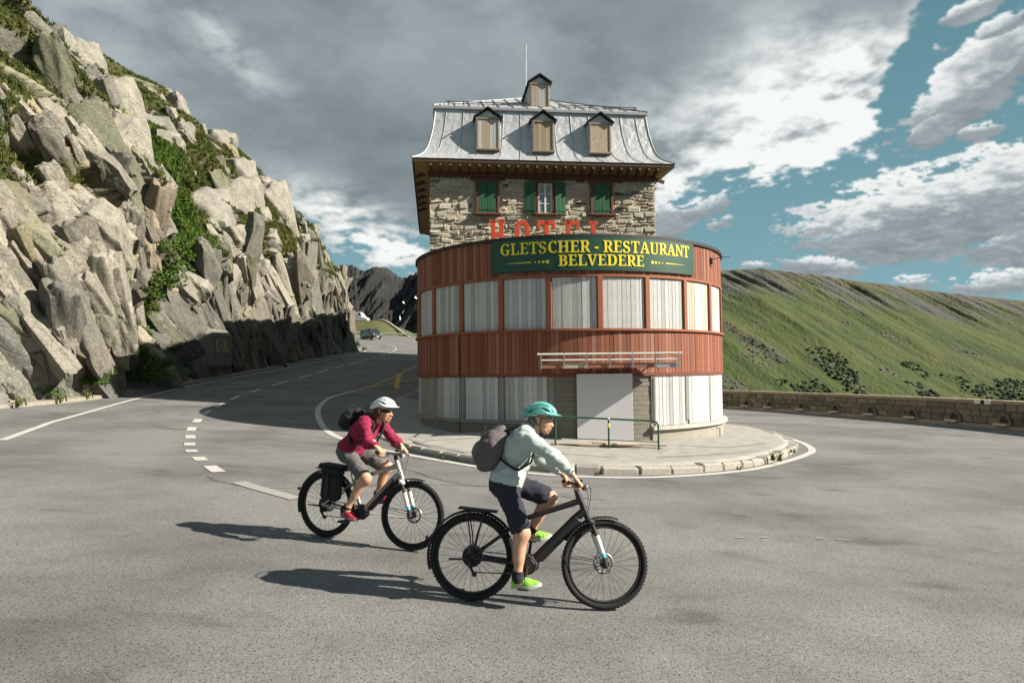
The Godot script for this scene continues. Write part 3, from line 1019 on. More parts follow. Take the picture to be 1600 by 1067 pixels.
# ---------------------------------------------------------------- the cliff
const PROFILE := [[0.0, 0.0], [3.0, 0.45], [6.0, 1.2], [10.0, 3.1], [15.0, 6.8], [19.0, 11.2], [23.0, 16.6], [27.5, 23.8], [32.0, 31.4], [38.0, 41.0], [46.0, 50.0]]
var cliff_at := []          # rows of points, for what grows and lies on it
var cliff_n := []
var cliff_mask := []
var grass_at := []
var C := {}

func cliff_noises() -> void:
	C.big = noise(0.075, FastNoiseLite.TYPE_SIMPLEX_SMOOTH, 3, 101)
	C.mid = noise(0.28, FastNoiseLite.TYPE_SIMPLEX_SMOOTH, 4, 102)
	C.rid = noise(0.5, FastNoiseLite.TYPE_SIMPLEX_SMOOTH, 4, 103)
	C.rid.fractal_type = FastNoiseLite.FRACTAL_RIDGED
	for s in [["cell", 104], ["cell2", 105]]:
		var k := noise(1.0, FastNoiseLite.TYPE_CELLULAR, 1, s[1])
		k.cellular_return_type = FastNoiseLite.RETURN_CELL_VALUE
		k.cellular_jitter = 0.9
		C[s[0]] = k
	var e := noise(1.0, FastNoiseLite.TYPE_CELLULAR, 1, 104)
	e.cellular_return_type = FastNoiseLite.RETURN_DISTANCE2_SUB
	e.cellular_jitter = 0.9
	C.crack = e

func facets(x: float, y: float, sd: int, band: float) -> Vector3:
	# jittered grid of cells, each a tilted plane of its own: the height (blended over a narrow band where two cells meet), the gap to the next cell, the cell's value
	var xi := floori(x)
	var yi := floori(y)
	var d1 := 9.0
	var d2 := 9.0
	var h1 := 0
	var h2 := 0
	var b1 := Vector2.ZERO
	var b2 := Vector2.ZERO
	for j in [-1, 0, 1]:
		for i in [-1, 0, 1]:
			var h: int = ((xi + i) * 73856093) ^ ((yi + j) * 19349663) ^ (sd * 83492791)
			h = ((h ^ (h >> 13)) * 1274126177) & 0x7fffffff
			var dx: float = float(xi + i) + 0.1 + 0.8 * float(h & 1023) / 1023.0 - x
			var dy: float = float(yi + j) + 0.1 + 0.8 * float((h >> 10) & 1023) / 1023.0 - y
			var q := dx * dx + dy * dy
			if q < d1:
				d2 = d1; h2 = h1; b2 = b1
				d1 = q; h1 = h; b1 = Vector2(dx, dy)
			elif q < d2:
				d2 = q; h2 = h; b2 = Vector2(dx, dy)
	var gap := sqrt(d2) - sqrt(d1)
	var k := ((h1 ^ (h1 >> 7)) * 668265263) & 0x7fffffff
	var val := float(k & 1023) / 511.5 - 1.0
	var z := val * 0.45 - b1.x * (float((k >> 10) & 1023) / 511.5 - 1.0) * 1.15 - b1.y * (float((k >> 20) & 1023) / 511.5 - 1.0) * 0.9
	if gap < band:
		var k2 := ((h2 ^ (h2 >> 7)) * 668265263) & 0x7fffffff
		var v2 := float(k2 & 1023) / 511.5 - 1.0
		var z2 := v2 * 0.45 - b2.x * (float((k2 >> 10) & 1023) / 511.5 - 1.0) * 1.15 - b2.y * (float((k2 >> 20) & 1023) / 511.5 - 1.0) * 0.9
		z = lerpf((z + z2) * 0.5, z, smoothstep(0.0, band, gap))
	return Vector3(z, gap, val)

func build_cliff() -> void:
	cliff_noises()
	# stations along the foot
	var foot := smooth_path(FOOT, 0.05)
	var us := [foot[0]]
	var dist := 0.0
	for k in range(1, foot.size()):
		dist += foot[k].distance_to(foot[k - 1])
		var p: Vector2 = foot[k]
		var step := 0.13 if p.y < -17.0 and p.x > -27.0 else 0.9
		if dist >= step:
			us.append(p)
			dist = 0.0
	var hs := []
	var h := -0.6
	while h < 42.0:
		hs.append(h)
		h += 0.125 if h < 8.0 else (0.11 if h < 24.0 else 0.13) if h < 34.0 else 0.5
	var nu := us.size()
	var rows := []
	var tints := []
	var gmask := []
	var tangents := []
	for k in nu:
		var a: Vector2 = us[maxi(k - 6, 0)]
		var b: Vector2 = us[mini(k + 6, nu - 1)]
		tangents.append((b - a).normalized())
	var run := PackedFloat32Array()
	run.resize(nu)
	for k in range(1, nu): run[k] = run[k - 1] + us[k].distance_to(us[k - 1])
	for hh in hs:
		var row := PackedVector3Array()
		var tr := PackedColorArray()
		var gr := PackedFloat32Array()
		for k in nu:
			var f: Vector2 = us[k]
			var t: Vector2 = tangents[k]
			var out := Vector2(-t.y, t.x)          # towards the road
			if out.dot(Vector2(5, -20) - f) < 0.0 and f.y > -74.0: out = -out
			var d := -f.y
			var u := run[k]
			var w := clampf((d - 24.0) / 45.0, 0.0, 1.0)
			# foliation: slabs that dip steeply, upright towards the far end
			var lean := lerpf(0.62, 0.12, w)
			var qa = u * cos(lean) + hh * sin(lean)
			var ql = -u * sin(lean) + hh * cos(lean)
			var big: float = C.big.get_noise_2d(u, hh * 0.8)
			var mid: float = C.mid.get_noise_2d(qa, ql * 0.45)
			var warp := mid * 0.22
			var v1 := facets(qa / 2.9 + warp, ql / 6.0, 11, 0.22)
			var v2 := facets(qa / 1.05 + warp * 2.0, ql / 2.1, 57, 0.30)
			var v3 := facets(qa / 0.42, ql / 0.8, 91, 0.5) if d > 16.0 and hh < 34.0 else Vector3.ZERO
			var c1: float = v1.z
			var c2: float = v2.z
			var rid: float = C.rid.get_noise_2d(qa, ql * 0.3)
			# benches
			var bt: float = (hh + 4.5 * C.big.get_noise_2d(u * 0.7, 300.0) + 1.2 * mid) / 5.6
			var fr := bt - floorf(bt)
			var bench := (smoothstep(0.70, 0.98, fr) - fr) * 1.5 * smoothstep(4.5, 8.0, hh)
			# a gully with grass that climbs to the right
			var gc: float = 30.2 + 0.83 * maxf(hh, 0.0) - 0.3 * big * hh
			var gw := 1.25 + 0.27 * clampf(hh, 0.0, 16.0)
			var gully := exp(-pow((d - gc) / gw, 2.0)) * smoothstep(-1.0, 2.0, hh) if f.y > -74.0 else 0.0
			# the rounded buttress before it
			var butt := exp(-pow((d - (24.8 + 0.45 * hh)) / (4.6 + 0.1 * hh), 2.0)) * smoothstep(0.0, 4.0, hh) * (1.0 - smoothstep(15.0, 24.0, hh))
			# the road cut: a flatter wall
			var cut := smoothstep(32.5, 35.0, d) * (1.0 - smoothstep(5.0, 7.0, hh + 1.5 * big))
			var crack := (1.0 - smoothstep(0.0, 0.07, v1.y)) * 0.30 + (1.0 - smoothstep(0.0, 0.10, v2.y)) * 0.12
			var D: float = big * 1.1 + mid * 0.12 + v1.x * 1.45 + v2.x * 0.55 + v3.x * 0.17 + rid * 0.04 - crack + butt * 2.0 - gully * 1.4 - bench * (1.0 - 0.7 * butt)
			D = lerpf(D, v1.x * 0.40 + v2.x * 0.32 + v3.x * 0.13 + mid * 0.25 - crack * 0.6, cut * 0.8)
			D *= smoothstep(-0.6, 1.2, hh) * 0.85 + 0.15
			D *= 1.0 - 0.45 * smoothstep(24.0, 34.0, hh)
			var set_back := ramp(PROFILE, maxf(hh, 0.0)) * (1.0 + 0.10 * sin(u * 0.21))
			var slope := clampf(set_back / 30.0, 0.0, 1.0)
			var back := (out + Vector2(1.6, 0)).normalized() if d > 66.0 and hh > 0.0 else out
			var p = f + out * D - back * set_back
			var base := gy(f.x, f.y)
			row.append(Vector3(p.x, base + hh + D * 0.35 * slope, p.y))
			# colours of the rock, darker along cracks and in the road cut
			var v := 0.5 + 0.5 * c1
			var col := Color(0.17, 0.165, 0.145).lerp(Color(0.34, 0.315, 0.26), clampf(v * 0.75 + 0.25 * (0.5 + 0.5 * c2), 0.0, 1.0))
			col = col.lerp(Color(0.155, 0.16, 0.155), clampf(0.22 + 1.5 * C.mid.get_noise_2d(qa * 0.6 + 90.0, ql * 0.10) + 0.30 * c2, 0.0, 0.85))
			col = col.lerp(Color(0.42, 0.27, 0.14), clampf(1.5 * C.mid.get_noise_2d(qa * 0.35 + 400.0, ql * 0.25) - 0.15, 0.0, 0.55))
			col = col.lerp(Color(0.30, 0.33, 0.17), clampf(1.4 * C.mid.get_noise_2d(qa * 0.8 + 700.0, ql * 0.8) - 0.22, 0.0, 0.4))
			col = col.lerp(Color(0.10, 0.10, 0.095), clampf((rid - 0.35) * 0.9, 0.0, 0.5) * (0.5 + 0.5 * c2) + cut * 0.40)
			col *= 1.0 - clampf(crack * 1.6, 0.0, 0.5)
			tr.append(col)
			gr.append(gully * 1.2 * (1.0 if hh < 22.0 else 0.6) + smoothstep(0.72, 0.95, fr) * 0.28 * smoothstep(5.0, 8.0, hh) - cut * 1.5 - butt * 0.25)
		rows.append(row)
		tints.append(tr)
		gmask.append(gr)
	# normals, then grass where the ground is flat enough
	var nr := rows.size()
	var gn := noise(0.22, FastNoiseLite.TYPE_SIMPLEX_SMOOTH, 4, 111)
	var mb := MB.new()
	C.gm = gmask
	cliff_n = []
	cliff_mask = []
	for r in nr:
		var wr := PackedVector3Array()
		var mr := PackedFloat32Array()
		var row: PackedVector3Array = rows[r]
		var upr: PackedVector3Array = rows[mini(r + 1, nr - 1)]
		var dnr: PackedVector3Array = rows[maxi(r - 1, 0)]
		var upf: PackedVector3Array = rows[mini(r + 5, nr - 1)]
		var dnf: PackedVector3Array = rows[maxi(r - 5, 0)]
		for k in nu:
			var nn := (row[mini(k + 1, nu - 1)] - row[maxi(k - 1, 0)]).cross(upr[k] - dnr[k]).normalized()
			var wide := (row[mini(k + 5, nu - 1)] - row[maxi(k - 5, 0)]).cross(upf[k] - dnf[k]).normalized()
			var p := row[k]
			var hh: float = hs[r]
			var g: float = wide.y + 0.42 * gn.get_noise_3dv(p) + gmask[r][k] + 0.017 * clampf(hh - 10.0, 0.0, 18.0)
			var patch: float = gn.get_noise_3dv(p * 0.52 + Vector3(20, 7, 0)) + 0.35 * gn.get_noise_3dv(p * 1.9) + 0.018 * clampf(hh - 8.0, 0.0, 16.0) + 0.35 * clampf(wide.y - 0.45, -0.3, 0.4)
			var m := smoothstep(0.50, 0.70, g) * smoothstep(0.2, 1.6, hh)
			m = maxf(m, smoothstep(-0.20, -0.07, patch) * smoothstep(6.0, 9.5, hh) * clampf(1.0 + gmask[r][k], 0.0, 1.0))
			var c: Color = tints[r][k]
			if m > 0.0:
				var gv := 0.5 + 0.9 * gn.get_noise_3dv(p * 1.7 + Vector3(50, 0, 0))
				var gc := Color(0.052, 0.076, 0.014).lerp(Color(0.115, 0.105, 0.030), clampf(gv, 0.0, 1.0))
				if gmask[r][k] > 0.5: gc = Color(0.06, 0.115, 0.012).lerp(gc, 0.35)
				c = c.lerp(gc, m)
			mb.v.append(p); mb.n.append(nn); mb.c.append(c)
			wr.append(wide); mr.append(m)
			if m > 0.5 and us[k].y < -17.0 and us[k].x > -27.0:
				if rng.randf() < (0.75 if hh < 20.0 else 0.5): grass_at.append([p, gmask[r][k]])
		cliff_n.append(wr)
		cliff_mask.append(mr)
	for r in nr - 1:
		for k in nu - 1:
			var a := r * nu + k
			mb.i.append_array(PackedInt32Array([a, a + nu + 1, a + 1, a, a + nu, a + nu + 1]))
	var cl := struct("rock_cliff", mb, M.rock, "tall rocky cliff with grassy ledges rising beside the road")
	cliff_at = rows
	C.us = us
	C.hs = hs
	build_boulders(cl)
	build_cliff_grass()
	build_cliff_number()

func cliff_point(depth: float, high: float) -> Vector3:   # the point of the cliff's face above the foot at that depth
	var us: Array = C.us
	var hs: Array = C.hs
	var bk := 0
	var bd := 1e9
	for k in us.size():
		if us[k].y > -15.0: continue
		var e: float = absf(-us[k].y - depth)
		if e < bd:
			bd = e
			bk = k
	var br := 0
	while br < hs.size() - 1 and hs[br] < high: br += 1
	return cliff_at[br][bk]

func boulder_mesh(sd: int) -> ArrayMesh:
	var r := RandomNumberGenerator.new()
	r.seed = sd
	var mb := MB.new()
	var k := noise(1.4, FastNoiseLite.TYPE_SIMPLEX_SMOOTH, 4, sd)
	# a cut block: cube grid, corners pulled in, faces uneven
	var tone := Color(0.345, 0.325, 0.28).lerp(Color(0.27, 0.262, 0.238), r.randf())
	var dirs := []
	for q in 9:
		dirs.append([Vector3(r.randf_range(-1, 1), r.randf_range(-1, 1), r.randf_range(-1, 1)).normalized(), r.randf_range(0.42, 0.62)])
	for a in 3:
		for s in [-1.0, 1.0]:
			var rows := []
			var cols := []
			for y in 13:
				var row := PackedVector3Array()
				var cr := PackedColorArray()
				for x in 13:
					var p := Vector3.ZERO
					p[a] = s * 0.5
					p[(a + 1) % 3] = x / 12.0 - 0.5
					p[(a + 2) % 3] = y / 12.0 - 0.5
					for dd in dirs:
						var over: float = p.dot(dd[0]) - dd[1]
						if over > 0.0: p -= dd[0] * over
					p += p * 0.13 * k.get_noise_3dv(p * 2.0)
					row.append(p)
					var g := 0.85 + 0.35 * k.get_noise_3dv(p * 3.0 + Vector3(9, 9, 9))
					cr.append(Color(tone.r * g, tone.g * g, tone.b * g * 0.98))
				rows.append(row)
				cols.append(cr)
			mb.grid(rows, s < 0.0, cols)
	return mb.mesh()

func build_boulders(cl: Node3D) -> void:
	var kinds := []
	for k in 6: kinds.append(boulder_mesh(120 + k))
	# depth, height, size along the cliff, upright, outwards, turn
	var spots := [[49.0, 9.8, 5.4, 5.0, 3.6, 0.15], [54.0, 12.5, 3.4, 3.6, 2.4, -0.2], [43.0, 5.6, 4.6, 2.6, 2.4, 0.1], [46.5, 6.2, 3.0, 2.4, 2.2, -0.15], [39.0, 5.2, 2.8, 2.0, 1.8, 0.3], [36.5, 7.6, 2.6, 1.9, 1.6, 0.0], [57.5, 14.5, 3.0, 4.4, 2.4, 0.1], [61.0, 13.0, 2.6, 4.6, 2.0, 0.0], [66.0, 15.5, 3.0, 3.4, 2.4, 0.2], [50.5, 16.0, 3.0, 4.4, 2.4, 0.1], [46.0, 19.0, 2.6, 4.6, 2.2, -0.1], [43.0, 22.5, 3.4, 5.6, 2.6, 0.0], [38.0, 16.5, 3.0, 4.0, 2.2, 0.2], [35.0, 13.0, 3.2, 4.6, 2.4, -0.1], [40.5, 27.0, 4.0, 5.0, 3.0, 0.1], [37.0, 20.5, 3.4, 5.2, 2.6, 0.2], [52.0, 21.0, 3.0, 2.6, 2.2, 0.3], [58.0, 19.0, 2.6, 2.4, 2.0, 0.0], [63.0, 19.5, 3.6, 2.6, 2.4, 0.0], [34.0, 9.0, 2.4, 2.4, 1.8, 0.1], [27.0, 1.0, 0.9, 1.0, 0.8, 0.4], [25.8, 0.9, 0.8, 0.9, 0.7, 0.1], [28.2, 1.1, 0.9, 1.1, 0.7, 0.2], [24.8, 0.7, 0.7, 0.8, 0.6, 0.8]]
	for q in 70:
		var s := rng.randf_range(0.5, 1.7)
		spots.append([rng.randf_range(31, 70), rng.randf_range(6.5, 27), s * rng.randf_range(0.9, 1.6), s * rng.randf_range(0.8, 1.8), s, rng.randf_range(-0.5, 0.5)])
	var k := 0
	for s in spots:
		var p := cliff_point(s[0], s[1])
		var o := part("boulder", kinds[k % kinds.size()], M.boulder, cl)
		var b := Basis(Vector3.UP, s[5]) * Basis(Vector3.RIGHT, 0.25 + rng.randf_range(-0.1, 0.2)) * Basis(Vector3.BACK, rng.randf_range(-0.2, 0.3))
		o.transform = Transform3D(b.scaled_local(Vector3(s[4] * 1.2, s[3] * 1.15, s[2] * 1.15)), p + Vector3(-0.42 * s[4], 0, 0))
		k += 1
	# loose rubble along the foot
	var lying := []
	var fp := smooth_path(FOOT.slice(3, 9), 0.25)
	for q in fp:
		if rng.randf() < 0.8: lying.append(onground(q.x + rng.randf_range(-0.25, 0.12), q.y, 0.10))
	var mmr := MultiMesh.new()
	mmr.transform_format = MultiMesh.TRANSFORM_3D
	mmr.mesh = kinds[1]
	mmr.instance_count = lying.size()
	for q in lying.size():
		var sz := rng.randf_range(0.06, 0.26)
		mmr.set_instance_transform(q, Transform3D(Basis(Vector3(1, 1, 0.4).normalized(), rng.randf() * TAU).scaled(Vector3(sz, sz * 0.8, sz)), lying[q]))
	var ro := MultiMeshInstance3D.new()
	ro.name = "rubble"
	ro.multimesh = mmr
	ro.material_override = M.boulder
	add_child(ro)
	tag(ro, "loose broken rubble lying along the foot of the cliff behind the kerb", "rubble", "", "stuff")
	# the broken face itself: thousands of slabs bedded along the foliation
	var lists := []
	for q in 6: lists.append([])
	var us: Array = C.us
	var hs: Array = C.hs
	var r2 := RandomNumberGenerator.new()
	r2.seed = 23
	var tries := 9500
	while tries > 0:
		tries -= 1
		var ri := r2.randi_range(6, hs.size() - 8)
		var ki := r2.randi_range(6, us.size() - 8)
		var f: Vector2 = us[ki]
		if f.y > -18.0 or f.x < -24.0: continue
		var d := -f.y
		var hh: float = hs[ri]
		if hh > 33.0: continue
		if cliff_mask[ri][ki] > 0.25 and r2.randf() < 0.96: continue
		if C.gm[ri][ki] > 0.30: continue
		if d > 35.8 and d < 39.8 and hh < 3.4: continue
		var n: Vector3 = cliff_n[ri][ki]
		var w := clampf((d - 24.0) / 45.0, 0.0, 1.0)
		var lean := lerpf(0.62, 0.12, w) + r2.randf_range(-0.10, 0.10)
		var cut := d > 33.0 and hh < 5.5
		var along := Vector3(-0.15, cos(lean), sin(lean))
		n = (n + Vector3(r2.randf_range(-0.15, 0.15), r2.randf_range(-0.22, 0.06), r2.randf_range(-0.2, 0.2))).normalized()
		along = (along - n * along.dot(n)).normalized()
		var side := n.cross(along)
		var s := 0.28 + 0.95 * pow(r2.randf(), 2.6)
		var size := Vector3(0.3 + s * r2.randf_range(0.4, 0.7), s * r2.randf_range(1.6, 4.2), s * r2.randf_range(0.7, 1.2))
		if cut: size = Vector3(size.x * 0.5, size.y * 0.8, size.z * 1.1)
		var c: Vector3 = cliff_at[ri][ki] - n * size.x * r2.randf_range(0.36, 0.54)
		var flip := 1.0 if r2.randf() < 0.5 else -1.0
		var b := Basis(n, along, side).scaled_local(size * 1.25)
		if flip < 0.0: b = Basis(n, along, side).rotated(n, PI).scaled_local(size * 1.25)
		var g := r2.randf_range(0.74, 1.18)
		var tint := Color(g, g * 0.985, g * 0.96)
		var m2: float = C.mid.get_noise_2d(d * 0.55, hh * 0.35)
		tint = tint.lerp(Color(g * 0.52, g * 0.55, g * 0.56), clampf(m2 * 2.4 - 0.20, 0.0, 1.0))
		tint = tint.lerp(Color(g * 1.06, g * 0.92, g * 0.78), clampf(-m2 * 2.2 - 0.40, 0.0, 0.8))
		if r2.randf() < 0.07: tint *= 0.6
		if r2.randf() < 0.16: tint = tint * Color(0.93, 0.98, 0.78)
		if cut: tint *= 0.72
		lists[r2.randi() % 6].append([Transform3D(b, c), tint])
	for q in 6:
		var mm := MultiMesh.new()
		mm.transform_format = MultiMesh.TRANSFORM_3D
		mm.use_colors = true
		mm.mesh = kinds[q]
		mm.instance_count = lists[q].size()
		for j in lists[q].size():
			mm.set_instance_transform(j, lists[q][j][0])
			mm.set_instance_color(j, lists[q][j][1])
		var o := MultiMeshInstance3D.new()
		o.name = "broken_slabs"
		o.multimesh = mm
		o.material_override = M.boulder
		cl.add_child(o, true)
		o.set_meta("kind", "stuff")

func tuft_mesh(sd: int, blades: int) -> ArrayMesh:
	var r := RandomNumberGenerator.new()
	r.seed = sd
	var mb := MB.new()
	for k in blades:
		var an := r.randf() * TAU
		var dir := Vector3(cos(an), 0, sin(an))
		var side := Vector3(-dir.z, 0, dir.x) * r.randf_range(0.03, 0.07)
		var foot := Vector3(r.randf_range(-0.3, 0.3), -0.05, r.randf_range(-0.3, 0.3))
		var hh := r.randf_range(0.25, 0.6)
		var mid := foot + dir * hh * 0.3 + Vector3(0, hh * 0.6, 0)
		var tip := foot + dir * hh * r.randf_range(0.5, 1.0) + Vector3(0, hh, 0)
		var g := r.randf_range(0.65, 1.25)
		mb.col = Color(0.075 * g, 0.105 * g, 0.020 * g)
		mb.quad(foot - side, foot + side, mid + side * 0.8, mid - side * 0.8)
		mb.tri(mid - side * 0.8, mid + side * 0.8, tip)
	return mb.mesh()

func build_cliff_grass() -> void:
	var mm := MultiMesh.new()
	mm.transform_format = MultiMesh.TRANSFORM_3D
	mm.use_colors = true
	mm.mesh = tuft_mesh(31, 22)
	mm.instance_count = grass_at.size()
	var gn := noise(0.35, FastNoiseLite.TYPE_SIMPLEX_SMOOTH, 3, 112)
	for k in grass_at.size():
		var p: Vector3 = grass_at[k][0]
		var lush: float = clampf(grass_at[k][1], 0.0, 1.0)
		var s := rng.randf_range(0.22, 0.5) * (1.0 + 0.6 * lush)
		mm.set_instance_transform(k, Transform3D(Basis(Vector3.UP, rng.randf() * TAU).scaled(Vector3(s, s * rng.randf_range(0.7, 1.2), s)), p))
		var v := clampf(0.5 + gn.get_noise_3dv(p) * 1.1, 0.0, 1.0)
		var c := Color(0.85, 0.85, 0.8).lerp(Color(1.5, 1.15, 1.1), v)
		c = c.lerp(Color(1.0, 1.45, 0.6), lush * 0.8)
		mm.set_instance_color(k, c * rng.randf_range(0.75, 1.2))
	var o := MultiMeshInstance3D.new()
	o.name = "grass"
	o.multimesh = mm
	o.material_override = M.leaf
	add_child(o)
	tag(o, "short mountain grass growing on the ledges and in the gully of the cliff", "grass", "", "stuff")
	# bushes at the foot and in the gully
	var protos := []
	for q in 3: protos.append(bush_mesh(140 + q))
	var where := [[30.4, 0.5, 1.5, "broad leafy green bush at the foot of the grassy gully"], [31.4, 1.7, 1.3, "leafy bush on the right side of the gully foot"], [31.0, 3.2, 1.5, "leafy bush a third of the way up the gully"], [33.2, 4.4, 1.7, "bright green bush in the middle of the gully"], [34.6, 5.8, 1.8, "largest bright green bush high in the gully"], [33.0, 6.6, 1.5, "bush on the left edge of the gully"], [36.5, 8.0, 1.6, "bush where the gully widens towards the top"], [37.6, 9.6, 1.4, "uppermost bush of the gully"], [26.4, 0.6, 1.1, "bush growing at the foot of the left buttress among small rocks"], [27.4, 0.9, 1.0, "small bush right of the rocks at the foot of the left buttress"], [24.4, 0.4, 0.8, "low weedy bush at the far left foot of the cliff"], [46.0, 4.6, 0.8, "small bush on the ledge above the shaded road cut"], [31.8, 2.4, 1.6, "bush low in the gully, left of its middle"], [32.4, 3.6, 1.6, "bush in the lower gully beside the shaded road cut"], [34.0, 5.0, 1.9, "wide bush near the middle of the gully, on its left side"], [35.6, 6.6, 1.9, "wide bush near the middle of the gully, on its right side"], [36.2, 7.4, 1.7, "yellowish green bush in the upper half of the gully"], [38.6, 9.0, 1.6, "bush on the right edge of the upper gully"], [39.6, 11.0, 1.5, "bush where the gully runs out into grass"], [41.0, 12.6, 1.3, "highest green bush on the grassy slope above the gully"], [76.0, 0.6, 1.0, "small bush at the far end of the cliff beside the road"]]
	for k in where.size():
		var b = thing("bush", where[k][3], "bush", cliff_point(where[k][0], where[k][1]) + Vector3(0.15, -0.1, 0), "bushes on the cliff")
		var s: float = where[k][2] * 0.70
		b.rotation.y = k * 1.7
		b.scale = Vector3(s, s * 0.85, s)
		part("foliage", protos[k % 3], M.leaf, b)

func bush_mesh(sd: int) -> ArrayMesh:
	var r := RandomNumberGenerator.new()
	r.seed = sd
	var mb := MB.new()
	for k in 1500:
		var d := Vector3(r.randfn(0, 1), absf(r.randfn(0, 1)), r.randfn(0, 1)).normalized()
		var rad := pow(r.randf(), 0.35) * (0.8 + 0.35 * sin(d.x * 5.0 + sd) * cos(d.z * 4.0))
		var p := d * rad
		var a := Vector3(r.randf_range(-1, 1), r.randf_range(-0.4, 0.8), r.randf_range(-1, 1)).normalized()
		var b := a.cross(Vector3(r.randf_range(-1, 1), r.randf_range(-1, 1), r.randf_range(-1, 1))).normalized()
		var l := r.randf_range(0.045, 0.105)
		var g := r.randf_range(0.6, 1.35)
		mb.col = Color(0.062 * g, 0.118 * g, 0.014 * g)
		mb.quad(p - a * l, p + b * l * 0.5, p + a * l, p - b * l * 0.5)
	return mb.mesh()

func build_cliff_number() -> void:   # two painted boxes with a 2 and an 8 on the shaded rock
	var mb := MB.new()
	var strokes := [
		[[0, 0], [0, 1], [0.42, 1]], [[0, 0], [0.42, 0]], [[0.1, 0.8], [0.34, 0.8], [0.34, 0.5], [0.1, 0.2], [0.36, 0.2]],
		[[0.56, 0], [0.56, 1], [1.0, 1], [1.0, 0], [0.56, 0]], [[0.68, 0.5], [0.88, 0.5], [0.88, 0.82], [0.68, 0.82], [0.68, 0.18], [0.88, 0.18], [0.88, 0.5]]]
	# on the flat side of a big slab of the road cut
	var front := -99.0
	for j in 6: front = maxf(front, cliff_point(37.0 + j * 0.35, 1.9).x)
	var base := gy(front, -37.9)
	front += 0.05
	for s in strokes:
		var pts := []
		for q in s: pts.append(Vector3(front + 0.012, base + 1.5 + q[1] * 0.68, -(37.0 + q[0] * 1.6)))
		mb.tube(pts, 0.026, 5)
	var sm := MB.new()
	sm.col = Color(0.19, 0.185, 0.165)
	sm.bev(Vector3(front - 0.7, base + 1.6, -37.8), Vector3(1.4, 2.3, 3.0), 0.3)
	var slab := part("rock_slab", sm, M.rock)
	tag(slab, "smooth dark slab of the road cut that carries the yellow painted number", "rock")
	var o := part("painted_number", mb, M.chalk_yellow)
	tag(o, "yellow boxed number 28 painted on the shaded rock wall beside the road", "painted number")

# ---------------------------------------------------------------- pavement, parapet, railing
const PAVE := [Vector2(-5.5, -32), Vector2(-5.45, -28), Vector2(-5.2, -24.5), Vector2(-4.5, -20.6), Vector2(-3.6, -18.3), Vector2(-2.96, -17.2), Vector2(-2.37, -15.9), Vector2(-1.4, -14.8), Vector2(-0.3, -13.9), Vector2(0.85, -13.5), Vector2(2.25, -13.6), Vector2(3.7, -14.25), Vector2(5.35, -15.6), Vector2(6.75, -17.3), Vector2(7.75, -18.9), Vector2(8.45, -20.4), Vector2(8.95, -22.8), Vector2(9.05, -25.6), Vector2(8.6, -27.9), Vector2(8.2, -33)]

